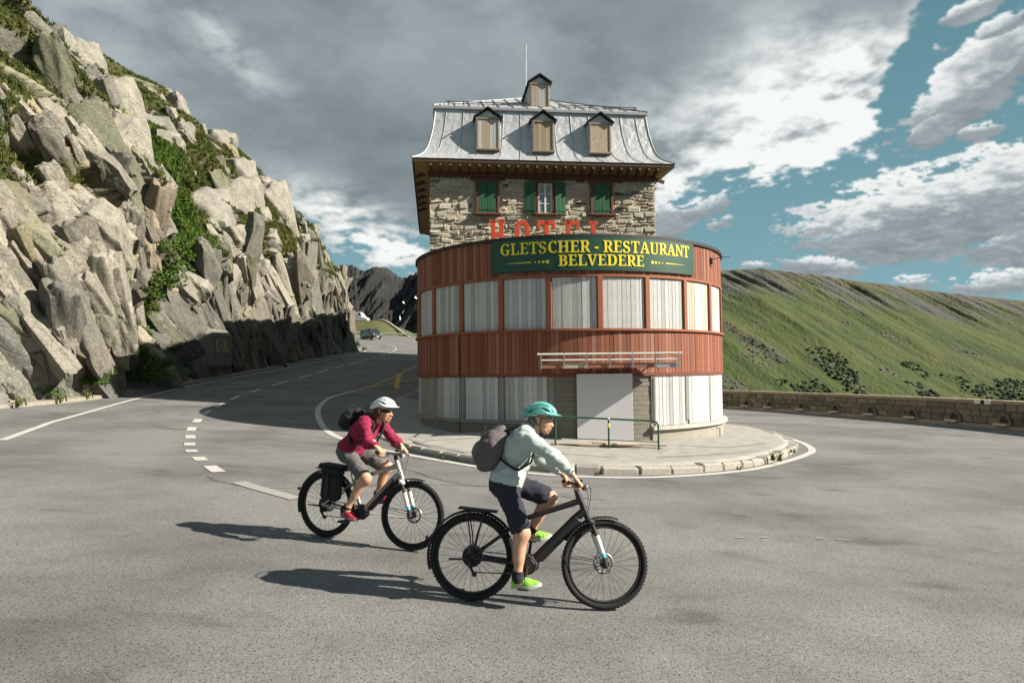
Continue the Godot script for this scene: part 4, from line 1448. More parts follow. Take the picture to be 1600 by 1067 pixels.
func build_pavement() -> void:
	var path := smooth_path(PAVE, 0.25)
	var rows := [PackedVector3Array(), PackedVector3Array(), PackedVector3Array(), PackedVector3Array(), PackedVector3Array(), PackedVector3Array()]
	for k in path.size():
		var p: Vector2 = path[k]
		var t: Vector2 = (path[mini(k + 1, path.size() - 1)] - path[maxi(k - 1, 0)]).normalized()
		var inward := Vector2(t.y, -t.x)
		if inward.dot(Vector2(1.98, -24.5) - p) < 0.0: inward = -inward
		var up := 0.135 * smoothstep(-3.9, -2.6, p.x) + 0.02
		var a := p + inward * 0.22
		var to := Vector2(1.98, -24.5)
		var inner := to + (a - to).normalized() * 5.0
		rows[0].append(onground(a.x, a.y, -0.1))
		rows[1].append(onground(a.x, a.y, up))
		for j in 4:
			var q := a.lerp(inner, [0.08, 0.35, 0.7, 1.0][j])
			rows[2 + j].append(onground(q.x, q.y, up + 0.015))
	var mb := MB.new()
	mb.grid(rows)
	var pv := struct("pavement", mb, M.pavement, "worn grey pavement with stone kerb around the round restaurant")
	# kerb stones
	var run := 0.0
	var total := 0.0
	var cum := [0.0]
	for k in range(1, path.size()):
		total += path[k].distance_to(path[k - 1])
		cum.append(total)
	var k0 := 0
	while path[k0].y < -17.4 and path[k0].x < 0.0: k0 += 1
	run = cum[k0]
	while run < total - 0.8:
		var l := rng.randf_range(0.52, 0.95)
		var m := run + l * 0.5
		var k := 0
		while k < path.size() - 2 and cum[k + 1] < m: k += 1
		var p: Vector2 = path[k].lerp(path[k + 1], (m - cum[k]) / maxf(0.001, cum[k + 1] - cum[k]))
		var t: Vector2 = (path[k + 1] - path[k]).normalized()
		var inward := Vector2(t.y, -t.x)
		if inward.dot(Vector2(1.98, -24.5) - p) < 0.0: inward = -inward
		var c := p + inward * 0.15
		var b := Basis(Vector3(t.x, gy(p.x + t.x, p.y + t.y) - gy(p.x, p.y), t.y).normalized(), Vector3.UP, Vector3(-t.y, 0, t.x))
		b = b.orthonormalized()
		var sm := MB.new()
		sm.bev(Vector3.ZERO, Vector3(l - 0.012, 0.30, rng.randf_range(0.27, 0.31)), 0.04, Basis(), 0.016, rng)
		var o := part("kerb_stone", sm, M.kerb_stone if rng.randf() < 0.6 else M.kerb_stone_b, pv)
		var lift := 0.02 * smoothstep(-3.9, -2.6, p.x)
		o.transform = Transform3D(b, onground(c.x, c.y, -0.005 + lift + rng.randf_range(-0.03, 0.014)))
		run += l
	# cracks and joints across the pavement: thin dark seams
	for s in [[Vector2(-2.2, -16.9), Vector2(-1.0, -18.2), Vector2(-0.4, -19.4)], [Vector2(3.2, -15.4), Vector2(4.4, -16.2), Vector2(6.3, -17.6)], [Vector2(4.5, -18.6), Vector2(5.6, -18.3), Vector2(7.2, -19.5)], [Vector2(0.4, -15.2), Vector2(1.2, -15.35), Vector2(2.3, -15.1)]]:
		var cm := MB.new()
		strip(cm, smooth_path(s, 0.15), 0.035, 0.176)
		part("joint", cm, M.flat_dark, pv)
	# planks lying on the pavement behind the railing
	for s in [[2.15, -17.62, 2.3, 0.26, 0.05, 0.04], [3.0, -17.75, 1.9, 0.2, -0.08, 0.09], [2.75, -17.55, 0.9, 0.22, 0.25, 0.10]]:
		var wm := MB.new()
		wm.bev(Vector3.ZERO, Vector3(s[2], 0.045, s[3]), 0.006)
		var o := part("plank", wm, M.weathered_a if s[5] < 0.08 else M.stained_plank)
		o.transform = Transform3D(Basis(Vector3.UP, s[4]) * Basis(Vector3.BACK, -0.04), onground(s[0], s[1], 0.165 + s[5]))
		tag(o, ["long weathered plank lying on the pavement behind the green railing", "second plank lying across the long one before the grey door", "short grey plank lying on top of the other planks"][[0.05, -0.08, 0.25].find(s[4])], "plank", "planks on the pavement")

func build_railing() -> void:
	var r := thing("green_railing", "low green tubular railing on the pavement in front of the grey door", "railing")
	var a := onground(1.07, -17.3, 0.1)
	var b := onground(3.65, -17.2, 0.1)
	var m := a.lerp(b, 0.52)
	var top := 0.80
	var mb := MB.new()
	var pts := [a + Vector3(0, -0.1, 0), a + Vector3(0, top - 0.12, 0), a + Vector3(0.03, top - 0.04, 0), a + Vector3(0.11, top, 0), b + Vector3(-0.11, top, 0), b + Vector3(-0.03, top - 0.04, 0), b + Vector3(0, top - 0.12, 0), b + Vector3(0, -0.1, 0)]
	mb.tube(pts, 0.024, 8)
	part("frame", mb, M.green_paint, r)
	mb = MB.new()
	mb.tube([a + Vector3(0, 0.27, 0), b + Vector3(0, 0.27, 0)], 0.012, 6)
	part("lower_bar", mb, M.green_paint, r)
	mb = MB.new()
	mb.tube([m + Vector3(0, -0.1, 0), m + Vector3(0, top, 0)], 0.024, 8)
	var post := part("post", mb, M.green_paint, r)
	mb = MB.new()
	mb.disc(m + Vector3(0, top - 0.16, 0), Vector3.UP, 0.030, 0.10, 12)
	part("reflector", mb, M.reflector_yellow, post)
	mb = MB.new()
	mb.disc(m + Vector3(0, top + 0.005, 0), Vector3.UP, 0.034, 0.05, 12)
	part("cap", mb, M.white_frame, post)

func build_parapet() -> void:
	var w := thing("parapet_wall", "long low stone parapet wall along the outer edge of the bend", "wall")
	var path := smooth_path(WALL, 0.2)
	var cum := [0.0]
	for k in range(1, path.size()): cum.append(cum[-1] + path[k].distance_to(path[k - 1]))
	var core := MB.new()
	var rows := [PackedVector3Array(), PackedVector3Array(), PackedVector3Array(), PackedVector3Array()]
	var foot := [PackedVector3Array(), PackedVector3Array(), PackedVector3Array()]
	for k in range(0, path.size(), 3):
		var p: Vector2 = path[k]
		var t: Vector2 = (path[mini(k + 1, path.size() - 1)] - path[maxi(k - 1, 0)]).normalized()
		var inn := Vector2(t.y, -t.x)
		if inn.dot(Vector2(3, -22) - p) < 0.0: inn = -inn
		var a := p - inn * 0.06
		var b := p - inn * 0.5
		var c := p + inn * 0.16
		rows[0].append(Vector3(a.x, gy(p.x, p.y) - 0.3, a.y)); rows[1].append(Vector3(a.x, gy(p.x, p.y) + 0.93, a.y))
		rows[2].append(Vector3(b.x, gy(p.x, p.y) + 0.93, b.y)); rows[3].append(Vector3(b.x, gy(p.x, p.y) - 3.5, b.y))
		foot[0].append(Vector3(c.x, gy(p.x, p.y) - 0.2, c.y)); foot[1].append(Vector3(c.x, gy(p.x, p.y) + 0.12, c.y)); foot[2].append(Vector3(a.x, gy(p.x, p.y) + 0.15, a.y))
	core.grid([rows[0], rows[1]], false); core.grid([rows[1], rows[2]], false); core.grid([rows[2], rows[3]], false)
	part("core", core, M.mortar, w)
	var fm := MB.new()
	fm.grid([foot[0], foot[1]], false); fm.grid([foot[1], foot[2]], false)
	part("footing", fm, M.kerb_concrete, w)
	var place := func(at: float) -> Array:
		var k := 0
		while k < path.size() - 2 and cum[k + 1] < at: k += 1
		var p: Vector2 = path[k].lerp(path[k + 1], (at - cum[k]) / maxf(0.001, cum[k + 1] - cum[k]))
		var t: Vector2 = (path[mini(k + 2, path.size() - 1)] - path[maxi(k - 1, 0)]).normalized()
		var inn := Vector2(t.y, -t.x)
		if inn.dot(Vector2(3, -22) - p) < 0.0: inn = -inn
		return [p, t, inn]
	var start := 5.0
	var stop := 43.0
	for course in 3:
		var at := start + course * 0.2
		while at < stop:
			var l := rng.randf_range(0.42, 0.78)
			var f: Array = place.call(at + l * 0.5)
			var p: Vector2 = f[0]
			var inn: Vector2 = f[2]
			var t: Vector2 = f[1]
			var hh := 0.262
			var sm := MB.new()
			sm.bev(Vector3.ZERO, Vector3(l - 0.022, hh - 0.018, 0.16), 0.022, Basis(), 0.010, rng)
			var o := part("stone", sm, M["ashlar_%d" % rng.randi_range(0, 3)], w)
			var q := p - inn * 0.045
			o.transform = Transform3D(Basis(Vector3(t.x, 0, t.y), Vector3.UP, Vector3(-t.y, 0, t.x)).orthonormalized(), Vector3(q.x, gy(p.x, p.y) + 0.15 + hh * (course + 0.5), q.y))
			at += l
	var at := start
	while at < stop:
		var l := rng.randf_range(1.0, 1.5)
		var f: Array = place.call(at + l * 0.5)
		var p: Vector2 = f[0]
		var inn: Vector2 = f[2]
		var t: Vector2 = f[1]
		var sm := MB.new()
		sm.bev(Vector3.ZERO, Vector3(l - 0.015, 0.15, 0.60), 0.02, Basis(), 0.006, rng)
		var o := part("coping_stone", sm, M.coping, w)
		var q := p - inn * 0.24
		o.transform = Transform3D(Basis(Vector3(t.x, 0, t.y), Vector3.UP, Vector3(-t.y, 0, t.x)).orthonormalized(), Vector3(q.x, gy(p.x, p.y) + 1.012, q.y))
		at += l
	# drain openings with a pale ledge
	var spots := [[13.25, -42.8], [14.15, -41.3], [15.0, -39.8], [15.85, -37.6], [16.65, -35.2], [17.3, -32.9], [17.95, -30.6], [18.45, -28.5], [18.85, -26.2]]
	for s in spots:
		var best := 0
		for k in path.size():
			if path[k].distance_to(Vector2(s[0], s[1])) < path[best].distance_to(Vector2(s[0], s[1])): best = k
		var f: Array = place.call(cum[best])
		var p: Vector2 = f[0]
		var inn: Vector2 = f[2]
		var t: Vector2 = f[1]
		var b := Basis(Vector3(t.x, 0, t.y), Vector3.UP, Vector3(-t.y, 0, t.x)).orthonormalized()
		var lm := MB.new()
		lm.bev(Vector3.ZERO, Vector3(0.62, 0.09, 0.30), 0.015)
		var q := p + inn * 0.17
		var o := part("drain_ledge", lm, M.sill_white, w)
		o.transform = Transform3D(b, Vector3(q.x, gy(p.x, p.y) + 0.18, q.y))
		var hm := MB.new()
		for j in 7:
			var a0 := PI * j / 7.0
			var a1 := PI * (j + 1) / 7.0
			var x0 := cos(a0) * 0.26; var x1 := cos(a1) * 0.26
			hm.bev(Vector3((x0 + x1) * 0.5, (sin(a0) + sin(a1)) * 0.5 * 0.34 + 0.04, 0), Vector3(0.15, 0.15, 0.10), 0.02, Basis(Vector3.BACK, (a0 + a1) * 0.5), 0.01, rng)
		var q2 := p + inn * 0.055
		var ho := part("arch_stones", hm, M.ashlar_1, w)
		ho.transform = Transform3D(b, Vector3(q2.x, gy(p.x, p.y) + 0.20, q2.y))
		var dm := MB.new()
		dm.box(Vector3.ZERO, Vector3(0.40, 0.28, 0.02))
		var dk := part("dark_opening_plate", dm, M.flat_dark, w)  # flat dark plate painted for the shade inside the drain
		dk.transform = Transform3D(b, Vector3(q2.x, gy(p.x, p.y) + 0.36, q2.y))
	# painted marker on the coping
	var f: Array = place.call(cum[path.find(path[0])] + 26.0)
	var best := 0
	for k in path.size():
		if path[k].distance_to(Vector2(18.72, -27.2)) < path[best].distance_to(Vector2(18.72, -27.2)): best = k
	f = place.call(cum[best])
	var b := Basis(Vector3(f[1].x, 0, f[1].y), Vector3.UP, Vector3(-f[1].y, 0, f[1].x)).orthonormalized()
	for j in 3:
		var mm := MB.new()
		mm.box(Vector3.ZERO, Vector3(0.30 if j != 1 else 0.16, 0.17, 0.02))
		var o := part("painted_marker", mm, M.flat_dark if j == 1 else M.white_frame, w)
		var q: Vector2 = f[0] + f[2] * 0.075 + f[1] * ([-0.24, 0.0, 0.24][j])
		o.transform = Transform3D(b, Vector3(q.x, gy(f[0].x, f[0].y) + 1.008, q.y))

func build_weeds() -> void:
	var tuft := tuft_mesh(77, 16)
	var spots := [[6.2, -16.3, 0.42, "green weed growing against the kerb at the right end of the pavement"], [7.35, -18.1, 0.22, "small weed at the kerb near the tip of the white line"], [3.75, -17.15, 0.22, "grass tuft at the foot of the right railing post"], [6.9, -20.4, 0.2, "tuft on the pavement right of the restaurant"], [0.3, -18.9, 0.2, "tuft at the foot of the restaurant wall left of the railing"], [-16.2, -24.4, 0.6, "weeds at the foot of the cliff near the left edge of the photo"], [-16.3, -22.5, 0.6, "leftmost clump of weeds on the verge below the cliff"], [-16.2, -26.0, 0.5, "weeds below the small rocks at the cliff foot"], [-16.3, -31.3, 0.8, "tall weeds at the foot of the gully"], [-16.2, -32.3, 0.6, "weeds right of the gully foot beside the kerb"], [-17.0, -78.0, 0.9, "grass clump on the verge beside the black van"]]
	for q in [[-1.5, -14.62], [1.6, -13.28], [4.9, -14.98]]: spots.append([q[0], q[1], 0.16, "tiny weed in the gutter joint at the " + {-1.5: "left part", 1.6: "front", 4.9: "right front"}[q[0]] + " of the stone kerb"])
	for s in spots:
		var t := thing("weed", s[3], "weed", onground(s[0], s[1], 0.10 if s[2] > 0.17 else 0.02), "weeds on the verges")
		t.scale = Vector3(s[2], s[2], s[2]) * 1.1
		part("blades", tuft, M.leaf, t)

# ---------------------------------------------------------------- the stone hotel
const HW := 8.69

func rect_ring(o: float, y: float, back: float) -> Array:
	return [Vector3(-o, y, o), Vector3(HW + o, y, o), Vector3(HW + o, y, -back - o), Vector3(-o, y, -back - o)]

func boards(parent: Node3D, x0: float, x1: float, y0: float, y1: float, z: float, cnt: int, mats: Array, called := "plank", thick := 0.03) -> void:
	var w := (x1 - x0) / cnt
	for k in cnt:
		var mb := MB.new()
		mb.bev(Vector3(0, 0, 0), Vector3(w - 0.008, y1 - y0, thick), 0.004)
		var o := part(called, mb, mats[rng.randi() % mats.size()], parent)
		o.position = Vector3(x0 + (k + 0.5) * w, (y0 + y1) * 0.5, z + rng.randf_range(-0.004, 0.004))

func build_hotel() -> void:
	var h := thing("stone_hotel", "tall rubble stone hotel with grey metal mansard roof and green shutters", "hotel", Vector3(-3.03, 0, -25.2))
	h.rotation.y = 0.1153
	var back := 12.0
	var mb := MB.new()
	# body: side and rear walls, and the bed of mortar of the front
	mb.box(Vector3(HW / 2, 4.0, -back / 2 + 0.005), Vector3(HW - 0.02, 11.0, back))
	var wall := part("wall", mb, M.mortar, h)
	# rubble stones of the front
	var holes := [[1.66, 7.78, 2.68, 9.26], [3.97, 7.78, 4.77, 9.22], [6.06, 7.82, 7.06, 9.26]]
	var list := []
	var y := 5.7
	while y < 9.26:
		var rh := rng.randf_range(0.10, 0.25)
		if y + rh > 9.3: rh = 9.3 - y
		var x := 0.0
		while x < HW:
			var w := rng.randf_range(0.15, 0.46) * (0.8 + rh * 2.0)
			if HW - (x + w) < 0.16: w = HW - x
			var hh := rh
			var yy := y
			if rng.randf() < 0.34 and rh > 0.15:
				var sp := rng.randf_range(0.35, 0.65)
				list.append([x, y + rh * sp, w, rh * (1.0 - sp)]); hh = rh * sp
			list.append([x, yy, w, hh])
			x += w
		y += rh
	var keep := []
	for s in list:
		var ok := true
		for q in holes:
			if s[0] + s[2] > q[0] + 0.03 and s[0] < q[2] - 0.03 and s[1] + s[3] > q[1] + 0.02 and s[1] < q[3] - 0.02: ok = false
		if ok and s[3] > 0.03: keep.append(s)
		elif not ok:
			for q in holes:   # the part of the stone beside the opening
				if s[1] + s[3] > q[1] + 0.02 and s[1] < q[3] - 0.02:
					if s[0] < q[0] - 0.1 and s[0] + s[2] > q[0]: keep.append([s[0], s[1], q[0] - s[0], s[3]])
					if s[0] + s[2] > q[2] + 0.1 and s[0] < q[2]: keep.append([q[2], s[1], s[0] + s[2] - q[2], s[3]])
	keep.sort_custom(func(a, b): return a[2] * a[3] > b[2] * b[3])
	var rest := MB.new()
	for k in keep.size():
		var s: Array = keep[k]
		var gap := rng.randf_range(0.02, 0.075)
		var size := Vector3(maxf(0.05, s[2] - gap), maxf(0.03, s[3] - gap * 0.8), rng.randf_range(0.14, 0.17))
		var at := Vector3(s[0] + s[2] / 2, s[1] + s[3] / 2 + 0.05 * sin(s[0] * 1.9 + s[1] * 3.0) + rng.randf_range(-0.02, 0.02), -0.047 + rng.randf_range(-0.014, 0.02))
		var bs := Basis(Vector3.BACK, rng.randf_range(-0.09, 0.09)) * Basis(Vector3.RIGHT, rng.randf_range(-0.08, 0.08)) * Basis(Vector3.UP, rng.randf_range(-0.05, 0.05))
		if k < 296:
			var sm := MB.new()
			sm.bev(Vector3.ZERO, size, 0.035, bs, 0.03, rng)
			var o := part("stone", sm, M["stone_%d" % [0, 0, 1, 2, 2, 3, 4, 5, 5, 6, 1, 0][rng.randi() % 12]], wall)
			o.position = at
		else:
			rest.bev(at, size, 0.025, bs, 0.02, rng)
	var ro := part("small_stones", rest, M.stone_1, wall)
	ro.set_meta("kind", "stuff")
	# timber let into the wall
	for s in [[1.5, 9.22, 1.35, 0.085], [6.0, 9.24, 1.4, 0.085], [2.75, 8.98, 0.22, 0.05], [5.6, 9.2, 0.3, 0.06], [3.62, 9.24, 1.5, 0.06], [5.55, 8.35, 0.42, 0.05], [7.1, 8.75, 0.3, 0.05], [2.72, 8.35, 0.26, 0.045], [7.15, 8.2, 0.35, 0.045]]:
		mb = MB.new()
		mb.bev(Vector3.ZERO, Vector3(s[2], s[3], 0.14), 0.008, Basis(), 0.01, rng)
		var o := part("timber", mb, M.brown_wood, wall)
		o.position = Vector3(s[0] + s[2] / 2, s[1], 0.04)
	# windows
	hotel_window(h, 1.73, 2.61, 7.83, 9.18, false)
	hotel_window(h, 4.02, 4.72, 7.84, 9.16, true)
	hotel_window(h, 6.12, 7.0, 7.87, 9.2, false)
	# eave: fascia, soffit, rafters and a scalloped board
	var eave := node("eave", h)
	var e0 := rect_ring(0.60, 9.78, back)
	var e1 := rect_ring(0.60, 9.65, back)
	var e2 := rect_ring(0.54, 9.65, back)
	var e3 := rect_ring(0.02, 9.44, back)
	var fm := MB.new()
	var sm2 := MB.new()
	for k in 4:
		var j := (k + 1) % 4
		fm.quad(e1[k], e1[j], e0[j], e0[k])
		fm.quad(e2[k], e2[j], e1[j], e1[k])
		sm2.quad(e3[k], e3[j], e2[j], e2[k])
	part("fascia", fm, M.brown_wood, eave)
	part("soffit", sm2, M.soffit, eave)
	for k in 25:
		mb = MB.new()
		mb.bev(Vector3.ZERO, Vector3(0.09, 0.13, 0.62), 0.01, Basis(Vector3.RIGHT, -0.34))
		var o := part("rafter", mb, M.brown_wood, eave)
		o.position = Vector3(lerpf(0.05, HW - 0.05, k / 24.0), 9.47, 0.30)
	for s in [-0.3, HW + 0.3]:
		for k in 6:
			mb = MB.new()
			mb.bev(Vector3.ZERO, Vector3(0.56, 0.13, 0.09), 0.01, Basis(Vector3.BACK, 0.34 if s < 0 else -0.34))
			var o := part("rafter", mb, M.brown_wood, eave)
			o.position = Vector3(s, 9.47, -0.5 - k * 1.1)
	mb = MB.new()
	mb.box(Vector3(HW / 2, 9.37, 0.03), Vector3(HW + 0.1, 0.16, 0.09))
	part("wall_plate", mb, M.dark_red_wood, eave)
	mb = MB.new()
	for k in 58:
		mb.box(Vector3(0.05 + k * 0.15, 9.27, 0.055), Vector3(0.10, 0.09, 0.03))
	part("scalloped_trim", mb, M.brown_wood, eave)
	# mansard with a bell-cast foot
	var prof := [[0.63, 9.78], [0.50, 9.86], [0.34, 9.96], [0.18, 10.12], [0.05, 10.36], [-0.05, 10.70], [-0.14, 11.10], [-0.20, 11.55], [-0.25, 11.96]]
	var roof := node("mansard_roof", h)
	var rm := MB.new()
	for side in 4:
		var rows := []
		for q in prof:
			var rr := rect_ring(q[0], q[1], back)
			var row := PackedVector3Array()
			for j in 13: row.append(rr[side].lerp(rr[(side + 1) % 4], j / 12.0))
			rows.append(row)
		rm.grid(rows)
	part("cladding", rm, M.zinc, roof)
	for x in [0.45, 1.15, 1.95, 2.75, 3.45, 4.05, 4.85, 5.5, 6.25, 6.95, 7.6, 8.25]:
		mb = MB.new()
		var pts := []
		for q in prof:
			var f: float = lerpf(-q[0], HW + q[0], x / HW)
			pts.append(Vector3(f, q[1] + 0.012, q[0] + 0.014))
		mb.tube(pts, 0.011, 5)
		part("standing_seam", mb, M.zinc_seam, roof)
	for s in [0, 1]:
		mb = MB.new()
		var pts := []
		for q in prof:
			pts.append(Vector3(-q[0] if s == 0 else HW + q[0], q[1] + 0.01, q[0]))
		mb.tube(pts, 0.03, 6)
		part("hip_seam", mb, M.zinc_seam, roof)
	mb = MB.new()
	var t0 := rect_ring(-0.16, 11.94, back)
	var t1 := rect_ring(-0.16, 12.04, back)
	var t2 := rect_ring(-0.26, 11.92, back)
	for k in 4:
		var j := (k + 1) % 4
		mb.quad(t0[k], t0[j], t1[j], t1[k]); mb.quad(t2[k], t2[j], t0[j], t0[k])
	part("cornice", mb, M.zinc_seam, roof)
	# the upper roof
	var up := node("upper_roof", h)
	mb = MB.new()
	var a := Vector3(4.45, 14.35, -4.8)
	var b := Vector3(4.45, 14.35, -7.4)
	mb.quad(t1[3], t1[0], a, b); mb.quad(t1[1], t1[2], b, a)
	mb.tri(t1[0], t1[1], a); mb.tri(t1[2], t1[3], b)
	part("sheeting", mb, M.zinc, up)
	for k in 15:
		var f := (k + 0.5) / 15.0
		var foot: Vector3 = t1[0].lerp(t1[1], f)
		var lim := 1.0 - absf(f - 0.4935) / 0.5
		var top := foot.lerp(Vector3(foot.x, a.y, a.z), clampf(lim, 0.03, 0.97))
		mb = MB.new()
		mb.tube([foot + Vector3(0, 0.03, 0.0), top + Vector3(0, 0.03, 0)], 0.02, 5)
		part("standing_seam", mb, M.zinc_seam, up)
	for q in [t1[0], t1[1]]:
		mb = MB.new()
		mb.tube([q + Vector3(0, 0.02, 0), a + Vector3(0, 0.02, 0)], 0.035, 6)
		part("hip_seam", mb, M.zinc_seam, up)
	var guard := node("snow_guard", up)
	for g in [[0.65, 3.75], [5.0, 8.2]]:
		mb = MB.new()
		mb.tube([Vector3(g[0], 12.36, -0.52), Vector3(g[1], 12.36, -0.52)], 0.016, 6)
		mb.tube([Vector3(g[0], 12.29, -0.52), Vector3(g[1], 12.29, -0.52)], 0.012, 6)
		part("rail", mb, M.dark_metal, guard)
		for k in 6:
			mb = MB.new()
			mb.box(Vector3(lerpf(g[0] + 0.1, g[1] - 0.1, k / 5.0), 12.27, -0.52), Vector3(0.03, 0.24, 0.05))
			part("bracket", mb, M.dark_metal, guard)
	# dormers
	dormer(h, 1.79, 2.60, 10.30, 11.47, 0.20, 11.83, -0.7, [M.white_plank_3, M.weathered_a, M.white_plank_1])
	dormer(h, 3.92, 4.68, 10.28, 11.42, 0.20, 11.79, -0.7, [M.weathered_b, M.weathered_a, M.weathered_b])
	dormer(h, 6.11, 6.90, 10.28, 11.41, 0.20, 11.79, -0.7, [M.plywood])
	dormer(h, 4.03, 4.74, 12.45, 13.42, -1.05, 13.74, -3.4, [M.weathered_a, M.white_plank_3, M.weathered_a])
	# antenna
	mb = MB.new()
	mb.tube([Vector3(3.95, 12.8, -2.0), Vector3(3.98, 14.4, -2.0), Vector3(4.0, 15.45, -2.0)], [0.02, 0.016, 0.010], 6)
	part("antenna", mb, M.steel, h)
	# rear wings added out of view, sized to cast shade on cliff and road
	for s in [[1.9, 7.6, -back, -30.0, 14.2, 15.8], [1.9, 7.6, -30.0, -46.0, 15.0, 16.8]]:
		mb = MB.new()
		mb.box(Vector3((s[0] + s[1]) / 2, s[4] / 2 - 1.0, (s[2] + s[3]) / 2 - 0.01), Vector3(s[1] - s[0], s[4] + 2.0, absf(s[3] - s[2]) - 0.02))
		var wg := part("added_rear_wing", mb, M.mortar, h)
		mb = MB.new()
		var xm: float = (s[0] + s[1]) / 2
		var L0 := Vector3(s[0] - 0.3, s[4] - 0.02, s[2] + 0.0)
		var R0 := Vector3(s[1] + 0.3, s[4] - 0.02, s[2] + 0.0)
		var T0 := Vector3(xm, s[5], s[2] + 0.0)
		var dz := Vector3(0, 0, s[3] - s[2])
		mb.quad(L0 + dz, L0, T0, T0 + dz); mb.quad(R0, R0 + dz, T0 + dz, T0)
		mb.tri(L0, R0, T0); mb.tri(R0 + dz, L0 + dz, T0 + dz)
		part("roof", mb, M.zinc, wg)
	build_hotel_sign()

func hotel_window(h: Node3D, x0: float, x1: float, y0: float, y1: float, open: bool) -> void:
	var w := node("window", h)
	var f := 0.085
	var z := 0.04
	var mb := MB.new()
	mb.bev(Vector3((x0 + x1) / 2, y1 - f / 2, z), Vector3(x1 - x0 + 0.06, f, 0.16), 0.01)
	mb.bev(Vector3(x0 + f / 2, (y0 + y1) / 2, z - 0.004), Vector3(f, y1 - y0 - 2 * f, 0.15), 0.01)
	mb.bev(Vector3(x1 - f / 2, (y0 + y1) / 2, z - 0.004), Vector3(f, y1 - y0 - 2 * f, 0.15), 0.01)
	part("frame", mb, M.dark_red_wood, w)
	mb = MB.new()
	mb.bev(Vector3((x0 + x1) / 2, y0 + 0.03, z + 0.05), Vector3(x1 - x0 + 0.16, 0.07, 0.28), 0.012)
	part("sill", mb, M.dark_red_wood, w)
	var ix0 := x0 + f; var ix1 := x1 - f; var iy0 := y0 + 0.07; var iy1 := y1 - f
	if not open:
		for s in 2:
			var xa := lerpf(ix0, ix1, s * 0.5) + 0.006
			var xb := lerpf(ix0, ix1, (s + 1) * 0.5) - 0.006
			var sh := node("shutter", w)
			boards(sh, xa, xb, iy0, iy1, 0.075, 3, [M.shutter_green])
			for yy in [iy0 + 0.16, iy1 - 0.16]:
				mb = MB.new()
				mb.box(Vector3((xa + xb) / 2, yy, 0.098), Vector3(xb - xa - 0.02, 0.07, 0.02))
				part("batten", mb, M.shutter_green, sh)
		return
	mb = MB.new()
	mb.box(Vector3((ix0 + ix1) / 2, (iy0 + iy1) / 2, -0.045), Vector3(ix1 - ix0, iy1 - iy0, 0.01))
	part("dark_room_sheet", mb, M.dark_inside, w)  # near-black sheet painted in place of the dim room
	mb = MB.new()
	mb.box(Vector3((ix0 + ix1) / 2, (iy0 + iy1) / 2, 0.03), Vector3(ix1 - ix0, iy1 - iy0, 0.006))
	part("pane", mb, M.pane, w)
	var sash := MB.new()
	var mx := (ix0 + ix1) / 2
	for x in [ix0 + 0.022, mx, ix1 - 0.022]:
		sash.box(Vector3(x, (iy0 + iy1) / 2, 0.045), Vector3(0.044 if x != mx else 0.06, iy1 - iy0, 0.04))
	for k in 4:
		sash.box(Vector3(mx, lerpf(iy0 + 0.022, iy1 - 0.022, k / 3.0), 0.045), Vector3(ix1 - ix0 - 0.004, 0.044 if k in [0, 3] else 0.026, 0.036))
	part("sash", sash, M.white_frame, w)
	for s in [-1, 1]:
		var sh := node("shutter", w)
		var bw := 0.42
		sh.position = Vector3(x0 - 0.02 if s < 0 else x1 + 0.02, 0, 0.10)
		sh.rotation.y = 0.16 * s if s < 0 else 0.10
		boards(sh, -bw if s < 0 else 0.0, 0.0 if s < 0 else bw, y0 + 0.05, y1 - 0.02, 0.02, 3, [M.shutter_green])
		for yy in [y0 + 0.22, y1 - 0.22]:
			mb = MB.new()
			mb.box(Vector3(s * bw * 0.5, yy, 0.045), Vector3(bw - 0.02, 0.08, 0.02))
			part("batten", mb, M.shutter_green, sh)

